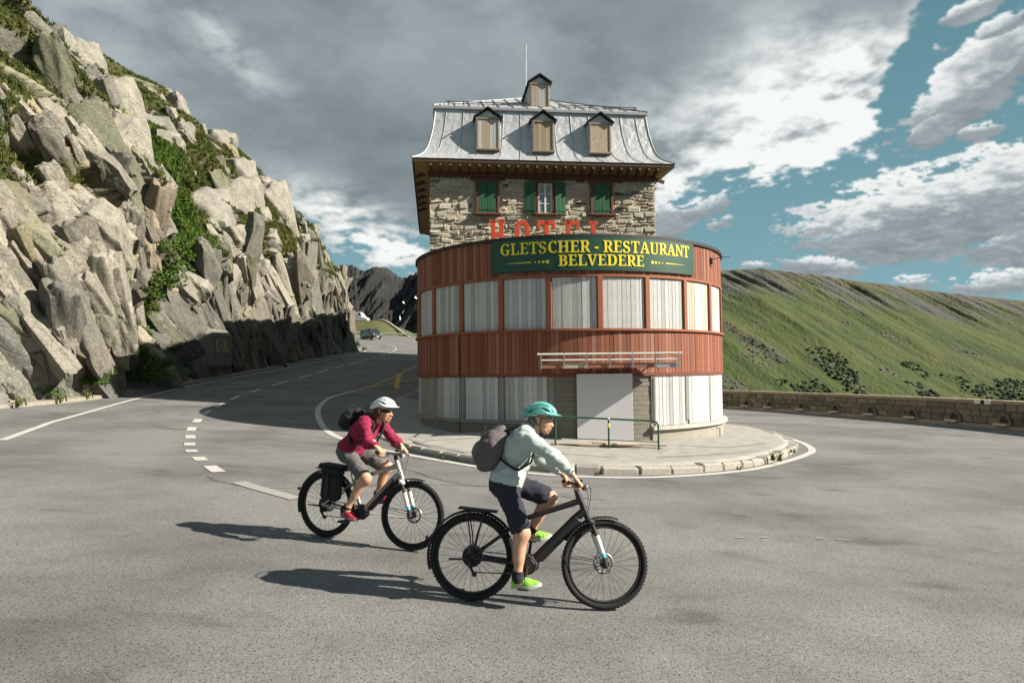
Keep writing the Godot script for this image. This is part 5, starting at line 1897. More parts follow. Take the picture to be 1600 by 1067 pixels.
func dormer(h: Node3D, x0: float, x1: float, y0: float, y1: float, z: float, peak: float, zb: float, mats: Array) -> void:
	var d := node("dormer", h)
	var xm := (x0 + x1) / 2
	var mb := MB.new()
	# cheeks and gable
	var o := 0.05
	var A := [Vector3(x0 - o, y0 - 0.06, z), Vector3(x1 + o, y0 - 0.06, z), Vector3(x1 + o, y1 + 0.02, z), Vector3(xm, peak - 0.05, z), Vector3(x0 - o, y1 + 0.02, z)]
	var B := []
	for p in A: B.append(Vector3(p.x, p.y, zb))
	mb.quad(A[0], A[1], A[2], A[4]); mb.tri(A[4], A[2], A[3])
	mb.quad(A[1], B[1], B[2], A[2]); mb.quad(B[0], A[0], A[4], B[4])
	part("cheeks", mb, M.zinc, d)
	mb = MB.new()
	var z1 := z + 0.16
	var L := Vector3(x0 - 0.14, y1 - 0.01, z1)
	var R := Vector3(x1 + 0.14, y1 - 0.01, z1)
	var T := Vector3(xm, peak + 0.01, z1)
	var k := Vector3(0, 0, zb - z1)
	var th := Vector3(0, 0.045, 0)
	mb.quad(L + th, T + th, T + th + k, L + th + k); mb.quad(T + th, R + th, R + th + k, T + th + k)
	mb.quad(T, L, L + k, T + k); mb.quad(R, T, T + k, R + k)
	mb.quad(L, T, T + th, L + th); mb.quad(T, R, R + th, T + th)
	mb.quad(L + k, L, L + th, L + th + k); mb.quad(R, R + k, R + th + k, R + th)
	part("hood", mb, M.dark_metal, d)
	mb = MB.new()
	for x in [x0 + 0.01, x1 - 0.01]: mb.box(Vector3(x, (y0 + y1) / 2, z + 0.03), Vector3(0.045, y1 - y0, 0.06))
	mb.box(Vector3(xm, y1 - 0.02, z + 0.031), Vector3(x1 - x0 + 0.06, 0.045, 0.066))
	mb.box(Vector3(xm, y0 - 0.02, z + 0.05), Vector3(x1 - x0 + 0.10, 0.045, 0.11))
	part("frame", mb, M.weathered_b if mats.size() > 1 else M.weathered_a, d)
	if mats.size() == 1:
		mb = MB.new()
		mb.box(Vector3(xm, (y0 + y1) / 2, z + 0.022), Vector3(x1 - x0 - 0.06, y1 - y0 - 0.05, 0.02))
		part("board", mb, mats[0], d)
	else:
		boards(d, x0 + 0.035, x1 - 0.035, y0 + 0.005, y1 - 0.045, z + 0.02, 5, mats, "plank", 0.02)

func build_hotel_sign() -> void:   # the big letters stand on the roof of the round restaurant, before the stone wall
	var s := thing("hotel_sign", "big red letters spelling HOTEL standing on the restaurant roof", "sign", Vector3(-3.03, 0, -25.2))
	s.rotation.y = 0.1153
	var y0 := 6.40
	var z := 0.75
	var H := 1.08
	var strokes := {
		"h": [[0.06, 0, 0.20, H], [0.36, 0, 0.50, H], [0.20, 0.48, 0.36, 0.60], [0.0, H - 0.10, 0.24, H], [0.32, H - 0.10, 0.56, H], [0.0, 0, 0.24, 0.10], [0.32, 0, 0.56, 0.10]],
		"t": [[0.25, 0, 0.40, H], [0.0, H - 0.14, 0.65, H], [0.0, H - 0.30, 0.10, H - 0.14], [0.55, H - 0.30, 0.65, H - 0.14], [0.15, 0, 0.50, 0.10]],
		"e": [[0.06, 0, 0.20, H], [0.0, H - 0.13, 0.55, H], [0.45, H - 0.30, 0.55, H - 0.13], [0.20, 0.48, 0.42, 0.60], [0.0, 0, 0.55, 0.13], [0.45, 0.13, 0.55, 0.28]],
		"l": [[0.09, 0, 0.23, H], [0.0, H - 0.10, 0.32, H], [0.0, 0, 0.55, 0.13], [0.45, 0.13, 0.55, 0.30]]}
	for q in [["h", 2.18], ["o", 3.11], ["t", 3.95], ["e", 4.96], ["l", 5.88]]:
		var face := MB.new()
		var body := MB.new()
		if q[0] == "o":
			for layer in 2:
				var mm := face if layer else body
				var grow := 0.0 if layer else 0.008
				var pts := []
				for k in 28:
					var an := TAU * k / 28.0
					pts.append([Vector2(signf(cos(an)) * pow(absf(cos(an)), 0.7) * (0.27 + grow), signf(sin(an)) * pow(absf(sin(an)), 0.7) * (H / 2 + grow)), Vector2(signf(cos(an)) * pow(absf(cos(an)), 0.7) * (0.125 - grow), signf(sin(an)) * pow(absf(sin(an)), 0.7) * (H / 2 - 0.15 - grow))])
				var zz := z + (0.11 if layer else 0.09)
				for k in 28:
					var a: Array = pts[k]; var b: Array = pts[(k + 1) % 28]
					var c := Vector3(q[1] + 0.27, y0 + H / 2, zz)
					var v := func(p: Vector2, dz: float) -> Vector3: return c + Vector3(p.x, p.y, dz)
					mm.quad(v.call(a[1], 0.0), v.call(a[0], 0.0), v.call(b[0], 0.0), v.call(b[1], 0.0))
					if layer == 0:
						mm.quad(v.call(a[0], 0.0), v.call(a[0], -0.13), v.call(b[0], -0.13), v.call(b[0], 0.0))
						mm.quad(v.call(b[1], 0.0), v.call(b[1], -0.13), v.call(a[1], -0.13), v.call(a[1], 0.0))
		else:
			for r in strokes[q[0]]:
				var at := Vector3(q[1] + (r[0] + r[2]) / 2, y0 + (r[1] + r[3]) / 2, z)
				body.box(at + Vector3(0, 0, 0.025), Vector3(r[2] - r[0] + 0.016, r[3] - r[1] + 0.016, 0.13))
				face.box(at + Vector3(0, 0, 0.095), Vector3(r[2] - r[0], r[3] - r[1], 0.03))
		var l := part("letter", body, M.letter_yellow, s)
		part("red_face", face, M.letter_red, l)
	var mb := MB.new()
	for x in [2.3, 2.62, 3.37, 4.27, 5.1, 5.4, 6.02, 6.3]:
		mb.tube([Vector3(x, 5.55, z - 0.05), Vector3(x, y0 + 0.1, z - 0.05)], 0.02, 6)
	mb.tube([Vector3(2.1, 6.3, z - 0.06), Vector3(6.5, 6.3, z - 0.06)], 0.025, 6)
	part("stand", mb, M.dark_metal, s)

# ---------------------------------------------------------------- the round restaurant
func ang(a: float, r: float, y: float) -> Vector3:   # a in degrees from the front, to the right
	var t := deg_to_rad(a)
	return Vector3(sin(t) * r, y, cos(t) * r)

func arc_wall(mb: MB, r: float, y0: float, y1: float, a0: float, a1: float, step := 3.0) -> void:
	var lo := PackedVector3Array(); var hi := PackedVector3Array()
	var cnt := maxi(1, int(ceil((a1 - a0) / step)))
	for k in cnt + 1:
		var a := lerpf(a0, a1, float(k) / cnt)
		lo.append(ang(a, r, y0)); hi.append(ang(a, r, y1))
	mb.grid([lo, hi])

func arc_slab(mb: MB, r0: float, r1: float, y0: float, y1: float, a0: float, a1: float, step := 3.0) -> void:   # a curved ledge with all faces
	var cnt := maxi(1, int(ceil((a1 - a0) / step)))
	var p := [PackedVector3Array(), PackedVector3Array(), PackedVector3Array(), PackedVector3Array()]
	for k in cnt + 1:
		var a := lerpf(a0, a1, float(k) / cnt)
		p[0].append(ang(a, r0, y0)); p[1].append(ang(a, r1, y0)); p[2].append(ang(a, r1, y1)); p[3].append(ang(a, r0, y1))
	mb.grid([p[0], p[1]]); mb.grid([p[1], p[2]]); mb.grid([p[2], p[3]]); mb.grid([p[3], p[0]])
	mb.quad(p[0][0], p[1][0], p[2][0], p[3][0])
	mb.quad(p[1][cnt], p[0][cnt], p[3][cnt], p[2][cnt])

func arc_boards(parent: Node3D, called: String, a0: float, a1: float, cnt: int, y0: float, y1: float, r: float, thick: float, mats: Array, jit := 0.006, gap := 0.007) -> void:
	for k in cnt:
		var a := lerpf(a0, a1, (k + 0.5) / cnt)
		var w := deg_to_rad(a1 - a0) / cnt * r - gap
		var mb := MB.new()
		mb.bev(Vector3.ZERO, Vector3(w, y1 - y0, thick), 0.005)
		var o := part(called, mb, mats[rng.randi() % mats.size()], parent)
		o.transform = Transform3D(Basis(Vector3.UP, deg_to_rad(a)), ang(a, r + rng.randf_range(-jit, jit), (y0 + y1) / 2))

func build_rotunda() -> void:
	var t := thing("round_restaurant", "round restaurant building clad in red boards and boarded up with white planks", "restaurant", ROUND)
	var mb := MB.new()
	arc_wall(mb, RR - 0.05, -1.5, 5.62, -180, 180)
	part("wall", mb, M.concrete, t)
	mb = MB.new()
	for k in 60:
		mb.tri(Vector3(0, 5.6, 0), ang(k * 6.0, RR - 0.05, 5.58), ang(k * 6.0 + 6.0, RR - 0.05, 5.58))
	part("roof", mb, M.tar, t)
	mb = MB.new()
	arc_slab(mb, RR - 0.18, RR + 0.09, 5.73, 5.82, -180, 180)
	part("roof_edge", mb, M.tar, t)
	var reds := [M.red_board_0, M.red_board_1, M.red_board_2, M.red_board_3, M.red_board_4, M.red_board_0, M.red_board_5, M.red_board_1]
	var ub := node("upper_band", t)
	arc_boards(ub, "board", -102, 102, 148, 4.68, 5.735, RR + 0.012, 0.03, reds)
	mb = MB.new()
	arc_slab(mb, RR - 0.04, RR + 0.05, 4.62, 4.685, -102, 102)
	part("trim", mb, M.red_timber, ub)
	var lb := node("lower_band", t)
	arc_boards(lb, "board", -102, 102, 148, 1.87, 3.09, RR + 0.012, 0.03, reds)
	mb = MB.new()
	arc_slab(mb, RR - 0.04, RR + 0.10, 3.085, 3.145, -102, 102)
	part("ledge", mb, M.red_timber, lb)
	mb = MB.new()
	arc_slab(mb, RR - 0.04, RR + 0.035, 1.80, 1.868, -102, 102)
	part("trim", mb, M.red_board_3, lb)
	# upper windows, boarded up between red posts
	var whites := [M.white_plank_0, M.white_plank_1, M.white_plank_2, M.white_plank_0, M.white_plank_3]
	for k in 12:
		var a := -87.7 + 15.55 * k
		mb = MB.new()
		mb.bev(Vector3.ZERO, Vector3(0.15, 1.48, 0.12), 0.012)
		var o := part("window_post", mb, M.red_timber, t)
		o.transform = Transform3D(Basis(Vector3.UP, deg_to_rad(a)), ang(a, RR, 3.883))
		if k == 11: continue
		var bay := node("window_boarding", t)
		var m := whites
		if k in [6, 8]: m = [M.white_plank_0, M.stained_plank, M.white_plank_1, M.white_plank_2]
		arc_boards(bay, "plank", a + 0.95, a + 14.6, 9, 3.15, 4.61, RR - 0.02, 0.025, m, 0.004, 0.006)
	# lower storey
	for s in [[-55.1, -42.1], [-39.8, -27.0], [-24.5, -10.9], [23.7, 36.2], [38.2, 51.0], [52.0, 66.0], [67.0, 80.0], [-85, -72]]:
		var bay := node("window_boarding", t)
		arc_boards(bay, "plank", s[0], s[1], 9, 0.55 if s[0] < 0.0 else 0.36, 1.80, RR - 0.025, 0.03, whites, 0.005, 0.006)
	for s in [-40.95, -25.75, -9.6, 22.9, 37.2, 51.5]:
		mb = MB.new()
		mb.bev(Vector3.ZERO, Vector3(0.15, 1.32, 0.07), 0.01)
		var o := part("post", mb, M.grey_post, t)
		o.transform = Transform3D(Basis(Vector3.UP, deg_to_rad(s)), ang(s, RR - 0.03, 1.14))
	mb = MB.new()
	arc_slab(mb, RR - 0.08, RR + 0.07, 0.47, 0.545, -56, -9)
	part("sill", mb, M.grey_post, t)
	mb = MB.new()
	arc_slab(mb, RR - 0.08, RR + 0.14, 0.25, 0.35, 22, 86)
	part("sill", mb, M.sill_white, t)
	# board-marked concrete: courses that stand out by a few millimetres
	for s in [[-72.0, -55.4, 0.1], [-9.0, 22.2, 0.0]]:
		mb = MB.new()
		var y := -1.2
		while y < 1.79:
			var hh := minf(0.135, 1.80 - y)
			arc_slab(mb, RR - 0.08, RR - 0.035 + rng.randf_range(-0.008, 0.010), y + 0.004, y + hh - 0.004, s[0], s[1], 2.0)
			y += 0.135
		part("board_marked_concrete", mb, M.dark_concrete if s[0] > -20.0 else M.concrete, t)
	mb = MB.new()
	arc_slab(mb, RR - 0.08, RR + 0.012, -1.4, 0.46, -72, -9.1)
	part("plinth", mb, M.dark_concrete, t)
	mb = MB.new()
	arc_slab(mb, RR - 0.08, RR + 0.02, -1.6, 0.24, 22.3, 90)
	part("plinth", mb, M.concrete, t)
	# door board
	mb = MB.new()
	mb.bev(Vector3.ZERO, Vector3(1.56, 1.93, 0.03), 0.004)
	var db := part("door_board", mb, M.door_board, t)
	db.position = Vector3(2.575 - 1.98, 0.905, 24.5 - 19.10)
	# canopy over the door
	var c := node("canopy", t)
	var cx := 2.6 - 1.98
	mb = MB.new()
	mb.bev(Vector3(cx, 2.09, 5.70), Vector3(3.72, 0.07, 1.15), 0.01)
	part("slab", mb, M.grey_post, c)
	for k in 6:
		mb = MB.new()
		mb.bev(Vector3.ZERO, Vector3(0.615, 0.13, 0.03), 0.004)
		var o := part("fascia_board", mb, [M.rust_paint, M.stained_plank, M.rust_paint, M.rust_paint, M.rust_paint, M.white_plank_3][k], c)
		o.position = Vector3(cx - 1.54 + k * 0.62, 2.09, 6.30)
	mb = MB.new()
	mb.tube([Vector3(cx - 1.93, 2.405, 6.34), Vector3(cx + 1.93, 2.405, 6.34)], 0.026, 8)
	part("rail", mb, M.white_frame, c)
	mb = MB.new()
	mb.tube([Vector3(cx - 1.85, 2.245, 6.34), Vector3(cx + 1.85, 2.245, 6.34)], 0.020, 8)
	part("rail", mb, M.white_frame, c)
	for k in 7:
		mb = MB.new()
		mb.box(Vector3(cx - 1.83 + k * 0.61, 2.22, 6.345), Vector3(0.03, 0.42, 0.03))
		part("post", mb, M.steel, c)
	for s in [-1.85, 1.85]:
		mb = MB.new()
		mb.tube([Vector3(cx + s, 2.405, 6.34), Vector3(cx + s, 2.405, 5.0)], 0.02, 8)
		part("side_rail", mb, M.steel, c)
	# small fittings
	mb = MB.new()
	mb.box(ang(53.6, RR + 0.05, 5.36), Vector3(0.10, 0.2, 0.08), Basis(Vector3.UP, deg_to_rad(53.6)))
	mb.tube([ang(53.6, RR + 0.05, 5.40), ang(54.5, RR + 0.35, 5.46), ang(57.5, RR + 0.55, 5.50)], 0.014, 6)
	part("wall_bracket", mb, M.dark_metal, t)
	mb = MB.new()
	mb.tube([ang(-42.0, RR + 0.05, 3.0), ang(-42.0, RR + 0.05, -0.2)], 0.014, 6)
	part("conduit", mb, M.dark_metal, t)
	mb = MB.new()
	mb.tube([ang(23.0, RR + 0.03, 1.75), ang(23.0, RR + 0.03, 0.4)], 0.014, 6)
	part("conduit", mb, M.grey_post, t)
	mb = MB.new()
	mb.tube([ang(57, RR + 0.10, -0.25), ang(57, RR + 0.10, 0.12), ang(56, RR + 0.02, 0.13)], 0.014, 6)
	part("conduit", mb, M.dark_metal, t)
	mb = MB.new()
	for x in [-58.3, -57.0]: mb.tube([ang(x, RR + 0.04, 1.80), ang(x, RR + 0.04, 1.15)], 0.012, 6)
	for k in 5: mb.tube([ang(-58.3, RR + 0.04, 1.2 + k * 0.13), ang(-57.0, RR + 0.04, 1.2 + k * 0.13)], 0.010, 6)
	part("wall_rack", mb, M.steel, t)
	build_board_sign()

func build_board_sign() -> void:
	var s := thing("restaurant_sign", "curved dark green sign board with yellow lettering above the boarded windows", "sign", ROUND)
	var mb := MB.new()
	arc_slab(mb, RR + 0.045, RR + 0.085, 4.80, 5.725, -28.1, 40.7, 1.5)
	part("board", mb, M.sign_green, s)
	mb = MB.new()
	arc_slab(mb, RR + 0.04, RR + 0.095, 4.775, 4.80, -28.1, 40.7, 1.5)
	part("edge_strip", mb, M.dark_metal, s)
	var font := SystemFont.new()
	font.font_names = PackedStringArray(["Droid Serif"])
	font.font_weight = 700
	var lines := [["GLETSCHER - RESTAURANT", -25.3, 38.3, 5.295, 0.335], ["BELVEDERE", -7.0, 19.9, 4.915, 0.315]]
	var fs := 64
	for l in lines:
		var text: String = l[0]
		var widths := []
		var total := 0.0
		for ch in text:
			var w := font.get_string_size(ch, HORIZONTAL_ALIGNMENT_LEFT, -1, fs).x
			widths.append(w)
			total += w
		var px: float = l[4] / (fs * 0.714)
		var arc: float = deg_to_rad(l[2] - l[1]) * (RR + 0.09)
		var squeeze := arc / (total * px)
		var run := 0.0
		for k in text.length():
			var ch := text[k]
			var a: float = l[1] + rad_to_deg((run + widths[k] * 0.5) * px * squeeze / (RR + 0.09))
			run += widths[k]
			if ch == " ": continue
			var tm := TextMesh.new()
			tm.text = ch
			tm.font = font
			tm.font_size = fs
			tm.pixel_size = px
			tm.depth = 0.012
			tm.curve_step = 1.5
			tm.horizontal_alignment = HORIZONTAL_ALIGNMENT_CENTER
			tm.vertical_alignment = VERTICAL_ALIGNMENT_BOTTOM
			var o := MeshInstance3D.new()
			o.name = "letter"
			o.mesh = tm
			o.material_override = M.sign_yellow
			s.add_child(o, true)
			# letters sit on a common base line
			var desc := font.get_descent(fs) * px
			o.transform = Transform3D(Basis(Vector3.UP, deg_to_rad(a)).scaled_local(Vector3(minf(squeeze, 1.12), 1, 1)), ang(a, RR + 0.092, l[3] - desc))
	for side in [-1, 1]:
		var orn := MB.new()
		var c := 6.3
		var d0 := 19.2 if side < 0 else 15.4
		var base := -10.2 if side < 0 else 22.8
		for k in 4:
			var a = base + side * k * 1.25
			orn.disc(ang(a, RR + 0.09, 5.05), ang(a, 1.0, 0.0), [0.048, 0.040, 0.030, 0.022][k], 0.012, 14)
		var last = base + side * 5.0
		var far = base + side * 13.0
		var lo := PackedVector3Array(); var hi := PackedVector3Array()
		for k in 13:
			var a := lerpf(last, far, k / 12.0)
			var w := lerpf(0.017, 0.003, k / 12.0)
			lo.append(ang(a, RR + 0.094, 5.05 - w)); hi.append(ang(a, RR + 0.094, 5.05 + w))
		orn.grid([lo, hi], side < 0)
		part("ornament", orn, M.sign_yellow, s)

# ---------------------------------------------------------------- bicycles: x forward, y up, z to the rider's right; the rear tyre touches the ground at the origin
const HUB_R := Vector3(0, 0.365, 0)
const HUB_F := Vector3(1.115, 0.365, 0)
const BB := Vector3(0.47, 0.33, 0)

func make_wheel(parent: Node3D, front: bool, turn: float) -> void:
	var hub := HUB_F if front else HUB_R
	var ax := Vector3(0, 0, 1).rotated(Vector3.UP, turn)
	var w := node("front_wheel" if front else "rear_wheel", parent)
	var mb := MB.new()
	mb.ring(hub, ax, 0.339, 0.0255, 72, 12)
	for k in 72:   # tread blocks
		var an := TAU * k / 72.0
		var out := ax.cross(Vector3.UP).normalized().rotated(ax, an)
		var bs := Basis(out.cross(ax), out, ax)
		for s in [-0.014, 0.0, 0.014]:
			mb.box(hub + out * 0.3622 + ax * s, Vector3(0.013, 0.005, 0.008), bs)
	part("tyre", mb, M.rubber, w)
	mb = MB.new()
	mb.ring(hub, ax, 0.302, 0.012, 64, 8, 0.0, TAU, 1.1)
	part("rim", mb, M.plastic, w)
	mb = MB.new()
	for k in 28:
		var an := TAU * k / 28.0
		var out := ax.cross(Vector3.UP).normalized().rotated(ax, an)
		var s := 0.028 if k % 2 == 0 else -0.028
		var cross_an := an + (0.5 if k % 4 < 2 else -0.5)
		var o2 := ax.cross(Vector3.UP).normalized().rotated(ax, cross_an)
		mb.tube([hub + o2 * 0.028 + ax * s, hub + out * 0.298], 0.0016, 4)
	part("spokes", mb, M.spoke_steel, w)
	mb = MB.new()
	mb.disc(hub, ax, 0.022, 0.10, 14)
	mb.disc(hub + ax * 0.03, ax, 0.034, 0.008, 16)
	mb.disc(hub - ax * 0.03, ax, 0.034, 0.008, 16)
	part("hub", mb, M.plastic, w)
	mb = MB.new()
	mb.ring(hub - ax * 0.042, ax, 0.078, 0.012, 36, 6, 0.0, TAU, 0.12)
	for k in 6:
		var out := ax.cross(Vector3.UP).normalized().rotated(ax, TAU * k / 6.0)
		mb.tube([hub - ax * 0.042 + out * 0.02, hub - ax * 0.042 + out * 0.07], 0.003, 4)
	part("brake_disc", mb, M.steel, w)

func make_bike(called: String, label: String, frame_mat: Material, fork_mat: Material, steer: float, crank: Vector3) -> Node3D:
	var b := thing(called, label, "bicycle")
	make_wheel(b, false, 0.0)
	# what turns with the handlebar goes round the steering axis
	var head_top := Vector3(0.872, 0.93, 0)
	var head_low := Vector3(0.958, 0.745, 0)
	var axis := (head_top - head_low).normalized()
	var f := node("steering", b, head_low)
	f.transform = Transform3D(Basis(axis, steer), head_low - Basis(axis, steer) * head_low)
	var mb := MB.new()
	# frame
	mb.tube([head_low + axis * -0.01, head_top], 0.026, 12)
	mb.tube([Vector3(0.90, 0.875, 0), Vector3(0.70, 0.80, 0), Vector3(0.50, 0.725, 0), Vector3(0.335, 0.665, 0)], [0.027, 0.024, 0.021, 0.018], 12)
	mb.tube([BB, Vector3(0.39, 0.54, 0), Vector3(0.315, 0.735, 0)], 0.021, 12)
	mb.tube([Vector3(0.935, 0.80, 0), Vector3(0.86, 0.72, 0), Vector3(0.54, 0.375, 0), BB], [0.034, 0.043, 0.045, 0.04], 14, false, 0.9)
	for s in [-1, 1]:
		mb.tube([HUB_R + Vector3(0, 0, 0.068 * s), Vector3(0.12, 0.355, 0.062 * s), Vector3(0.36, 0.335, 0.045 * s), BB + Vector3(0, 0, 0.04 * s)], [0.013, 0.013, 0.017, 0.018], 10)
		mb.tube([HUB_R + Vector3(0, 0, 0.068 * s), Vector3(0.16, 0.49, 0.058 * s), Vector3(0.335, 0.625, 0.024 * s)], 0.0105, 10)
		mb.ball(HUB_R + Vector3(0, 0, 0.066 * s), Vector3(0.024, 0.03, 0.008), 10)
	part("frame", mb, frame_mat, b)
	mb = MB.new()
	var dt := (Vector3(0.54, 0.385, 0) - Vector3(0.885, 0.755, 0)).normalized()
	mb.bev(Vector3(0.722, 0.556, 0), Vector3(0.50, 0.088, 0.084), 0.02, Basis(Vector3.BACK, atan2(-dt.y, -dt.x)))
	part("battery", mb, M.battery, b)
	mb = MB.new()
	mb.bev(BB + Vector3(0.015, 0.0, 0), Vector3(0.17, 0.15, 0.12), 0.045, Basis(Vector3.BACK, 0.7))
	mb.disc(BB, Vector3(0, 0, 1), 0.055, 0.13, 20)
	part("motor", mb, M.plastic, b)
	# drive
	mb = MB.new()
	mb.ring(BB + Vector3(0, 0, 0.066), Vector3(0, 0, 1), 0.070, 0.009, 34, 6, 0.0, TAU, 0.35)
	part("chainring", mb, M.dark_metal, b)
	mb = MB.new()
	for k in 5: mb.ring(HUB_R + Vector3(0, 0, 0.034 + 0.006 * k), Vector3(0, 0, 1), 0.078 - 0.011 * k, 0.006, 26, 5, 0.0, TAU, 0.3)
	part("cassette", mb, M.dark_metal, b)
	mb = MB.new()
	mb.tube([Vector3(0.0, 0.425, 0.05), Vector3(0.24, 0.412, 0.058), Vector3(0.47, 0.405, 0.066)], 0.005, 5)
	mb.tube([Vector3(0.03, 0.245, 0.05), Vector3(0.25, 0.252, 0.058), Vector3(0.465, 0.258, 0.066)], 0.005, 5)
	part("chain", mb, M.dark_metal, b)
	mb = MB.new()
	mb.tube([Vector3(-0.01, 0.345, 0.075), Vector3(-0.01, 0.30, 0.085), Vector3(0.03, 0.235, 0.07)], [0.018, 0.014, 0.011], 8)
	mb.disc(Vector3(-0.005, 0.298, 0.062), Vector3(0, 0, 1), 0.022, 0.012, 14)
	mb.disc(Vector3(0.03, 0.232, 0.062), Vector3(0, 0, 1), 0.022, 0.012, 14)
	part("rear_derailleur", mb, M.plastic, b)
	for s in [1, -1]:
		var off = crank * s
		mb = MB.new()
		mb.tube([BB + Vector3(0, 0, 0.075 * s), BB + off + Vector3(0, 0, 0.088 * s)], [0.016, 0.011], 8)
		var cr := part("crank", mb, M.plastic, b)
		mb = MB.new()
		mb.bev(BB + off + Vector3(0, 0, 0.145 * s), Vector3(0.095, 0.022, 0.095), 0.008)
		part("pedal", mb, M.plastic, cr)
	# saddle
	mb = MB.new()
	mb.tube([Vector3(0.32, 0.72, 0), Vector3(0.262, 0.905, 0)], 0.0155, 10)
	part("seat_post", mb, M.alloy if frame_mat == M.silver_frame else M.plastic, b)
	mb = MB.new()
	var srows := []
	for k in 9:
		var t := k / 8.0
		var x := lerpf(0.12, 0.40, t)
		var hw := 0.078 * (1.0 - smoothstep(0.1, 0.75, t)) + 0.02
		if k == 0: hw = 0.05
		if k == 8: hw = 0.010
		var row := PackedVector3Array()
		for j in 13:
			var an := TAU * j / 12.0
			row.append(Vector3(x, 0.925 + 0.022 * sin(an) + 0.012 * (1.0 - t) , hw * cos(an)))
		srows.append(row)
	mb.grid(srows, true)
	part("saddle", mb, M.plastic, b)
	# mudguards, rack, lights
	mb = MB.new()
	mudguard(mb, HUB_R, 0.392, 200.0, 40.0)
	part("rear_mudguard", mb, M.plastic, b)
	mb = MB.new()
	mb.tube([Vector3(-0.14, 0.765, 0.05), Vector3(0.20, 0.745, 0.05)], 0.007, 6)
	mb.tube([Vector3(-0.14, 0.765, -0.05), Vector3(0.20, 0.745, -0.05)], 0.007, 6)
	mb.bev(Vector3(0.03, 0.757, 0), Vector3(0.33, 0.012, 0.10), 0.004, Basis(Vector3.BACK, -0.055))
	for s in [-1, 1]:
		mb.tube([Vector3(-0.06, 0.755, 0.05 * s), Vector3(-0.02, 0.55, 0.075 * s), Vector3(0.0, 0.39, 0.08 * s)], 0.006, 6)
		mb.tube([Vector3(0.09, 0.75, 0.05 * s), Vector3(0.04, 0.56, 0.075 * s), Vector3(0.005, 0.39, 0.08 * s)], 0.006, 6)
	part("rear_rack", mb, M.plastic, b)
	mb = MB.new()
	mb.bev(Vector3(-0.400, 0.50, 0), Vector3(0.02, 0.035, 0.045), 0.008, Basis(Vector3.BACK, -0.25))
	part("tail_light", mb, M.lamp_red, b)
	mb = MB.new()
	mb.tube([HUB_R + Vector3(-0.02, -0.01, 0.085), HUB_R + Vector3(-0.19, -0.015, 0.085)], [0.010, 0.008], 6)
	part("kickstand", mb, M.plastic, b)
	# steering assembly
	mb = MB.new()
	mb.tube([head_top, head_top + axis * 0.03, Vector3(0.862, 0.985, 0)], 0.021, 10)
	mb.tube([Vector3(0.846, 0.972, 0), Vector3(0.885, 1.0, 0)], 0.022, 10)
	part("stem", mb, M.plastic, f)
	mb = MB.new()
	mb.tube([Vector3(0.80, 1.018, -0.345), Vector3(0.845, 1.012, -0.18), Vector3(0.885, 1.0, -0.05), Vector3(0.885, 1.0, 0.05), Vector3(0.845, 1.012, 0.18), Vector3(0.80, 1.018, 0.345)], 0.0135, 8)
	var bar := part("handlebar", mb, M.plastic, f)
	for s in [-1, 1]:
		mb = MB.new()
		mb.tube([Vector3(0.833, 1.014, 0.225 * s), Vector3(0.80, 1.018, 0.348 * s)], 0.0175, 10)
		part("grip", mb, M.rubber, bar)
		mb = MB.new()
		mb.tube([Vector3(0.85, 1.005, 0.20 * s), Vector3(0.885, 0.985, 0.22 * s), Vector3(0.872, 0.975, 0.31 * s)], 0.006, 6)
		part("brake_lever", mb, M.plastic, bar)
		mb = MB.new()
		mb.tube([Vector3(0.88, 0.985, 0.20 * s), Vector3(0.96, 0.99, 0.12 * s), Vector3(0.975, 0.90, 0.05 * s), Vector3(0.955, 0.78, 0.035 * s)], 0.0028, 5)
		part("cable", mb, M.plastic, bar)
	mb = MB.new()
	mb.bev(Vector3(0.885, 1.035, 0), Vector3(0.05, 0.022, 0.09), 0.008, Basis(Vector3.BACK, 0.35))
	part("display", mb, M.battery, bar)
	mb = MB.new()
	mb.bev(Vector3(0.925, 0.985, 0), Vector3(0.045, 0.045, 0.06), 0.014)
	var hl := part("headlight", mb, M.plastic, f)
	mb = MB.new()
	mb.disc(Vector3(0.95, 0.985, 0), Vector3(1, 0, 0), 0.018, 0.008, 14)
	part("lens", mb, M.lamp_glass, hl)
	mb = MB.new()
	mb.bev(Vector3(0.982, 0.705, 0), Vector3(0.07, 0.05, 0.16), 0.018, Basis(Vector3.BACK, -0.42))
	part("fork_crown", mb, fork_mat if fork_mat == M.fork_white and frame_mat == M.silver_frame else M.plastic, f)
	for s in [-1, 1]:
		mb = MB.new()
		mb.tube([Vector3(0.982, 0.71, 0.062 * s), Vector3(1.04, 0.57, 0.062 * s)], 0.0165, 10)
		var leg := part("fork_leg", mb, M.plastic, f)
		mb = MB.new()
		mb.tube([Vector3(1.028, 0.60, 0.062 * s), Vector3(1.09, 0.44, 0.062 * s)], [0.024, 0.021], 10)
		part("lower_leg", mb, fork_mat, leg)
		mb = MB.new()
		mb.tube([Vector3(1.083, 0.458, 0.062 * s), Vector3(1.095, 0.427, 0.062 * s)], 0.0235, 10)
		part("band", mb, M.fork_blue, leg)
		mb = MB.new()
		mb.tube([Vector3(1.095, 0.43, 0.062 * s), HUB_F + Vector3(0, -0.012, 0.062 * s)], [0.021, 0.019], 10)
		part("foot", mb, M.plastic, leg)
	mb = MB.new()
	mudguard(mb, HUB_F, 0.392, 152.0, 74.0)
	part("front_mudguard", mb, M.plastic, f)
	mb = MB.new()
	mb.tube([HUB_F + Vector3(0, 0.01, 0.07), Vector3(0.95, 0.40, 0.065), Vector3(0.745, 0.41, 0.03)], 0.0035, 5)
	mb.tube([HUB_F + Vector3(0, 0.01, -0.07), Vector3(0.95, 0.40, -0.065), Vector3(0.745, 0.41, -0.03)], 0.0035, 5)
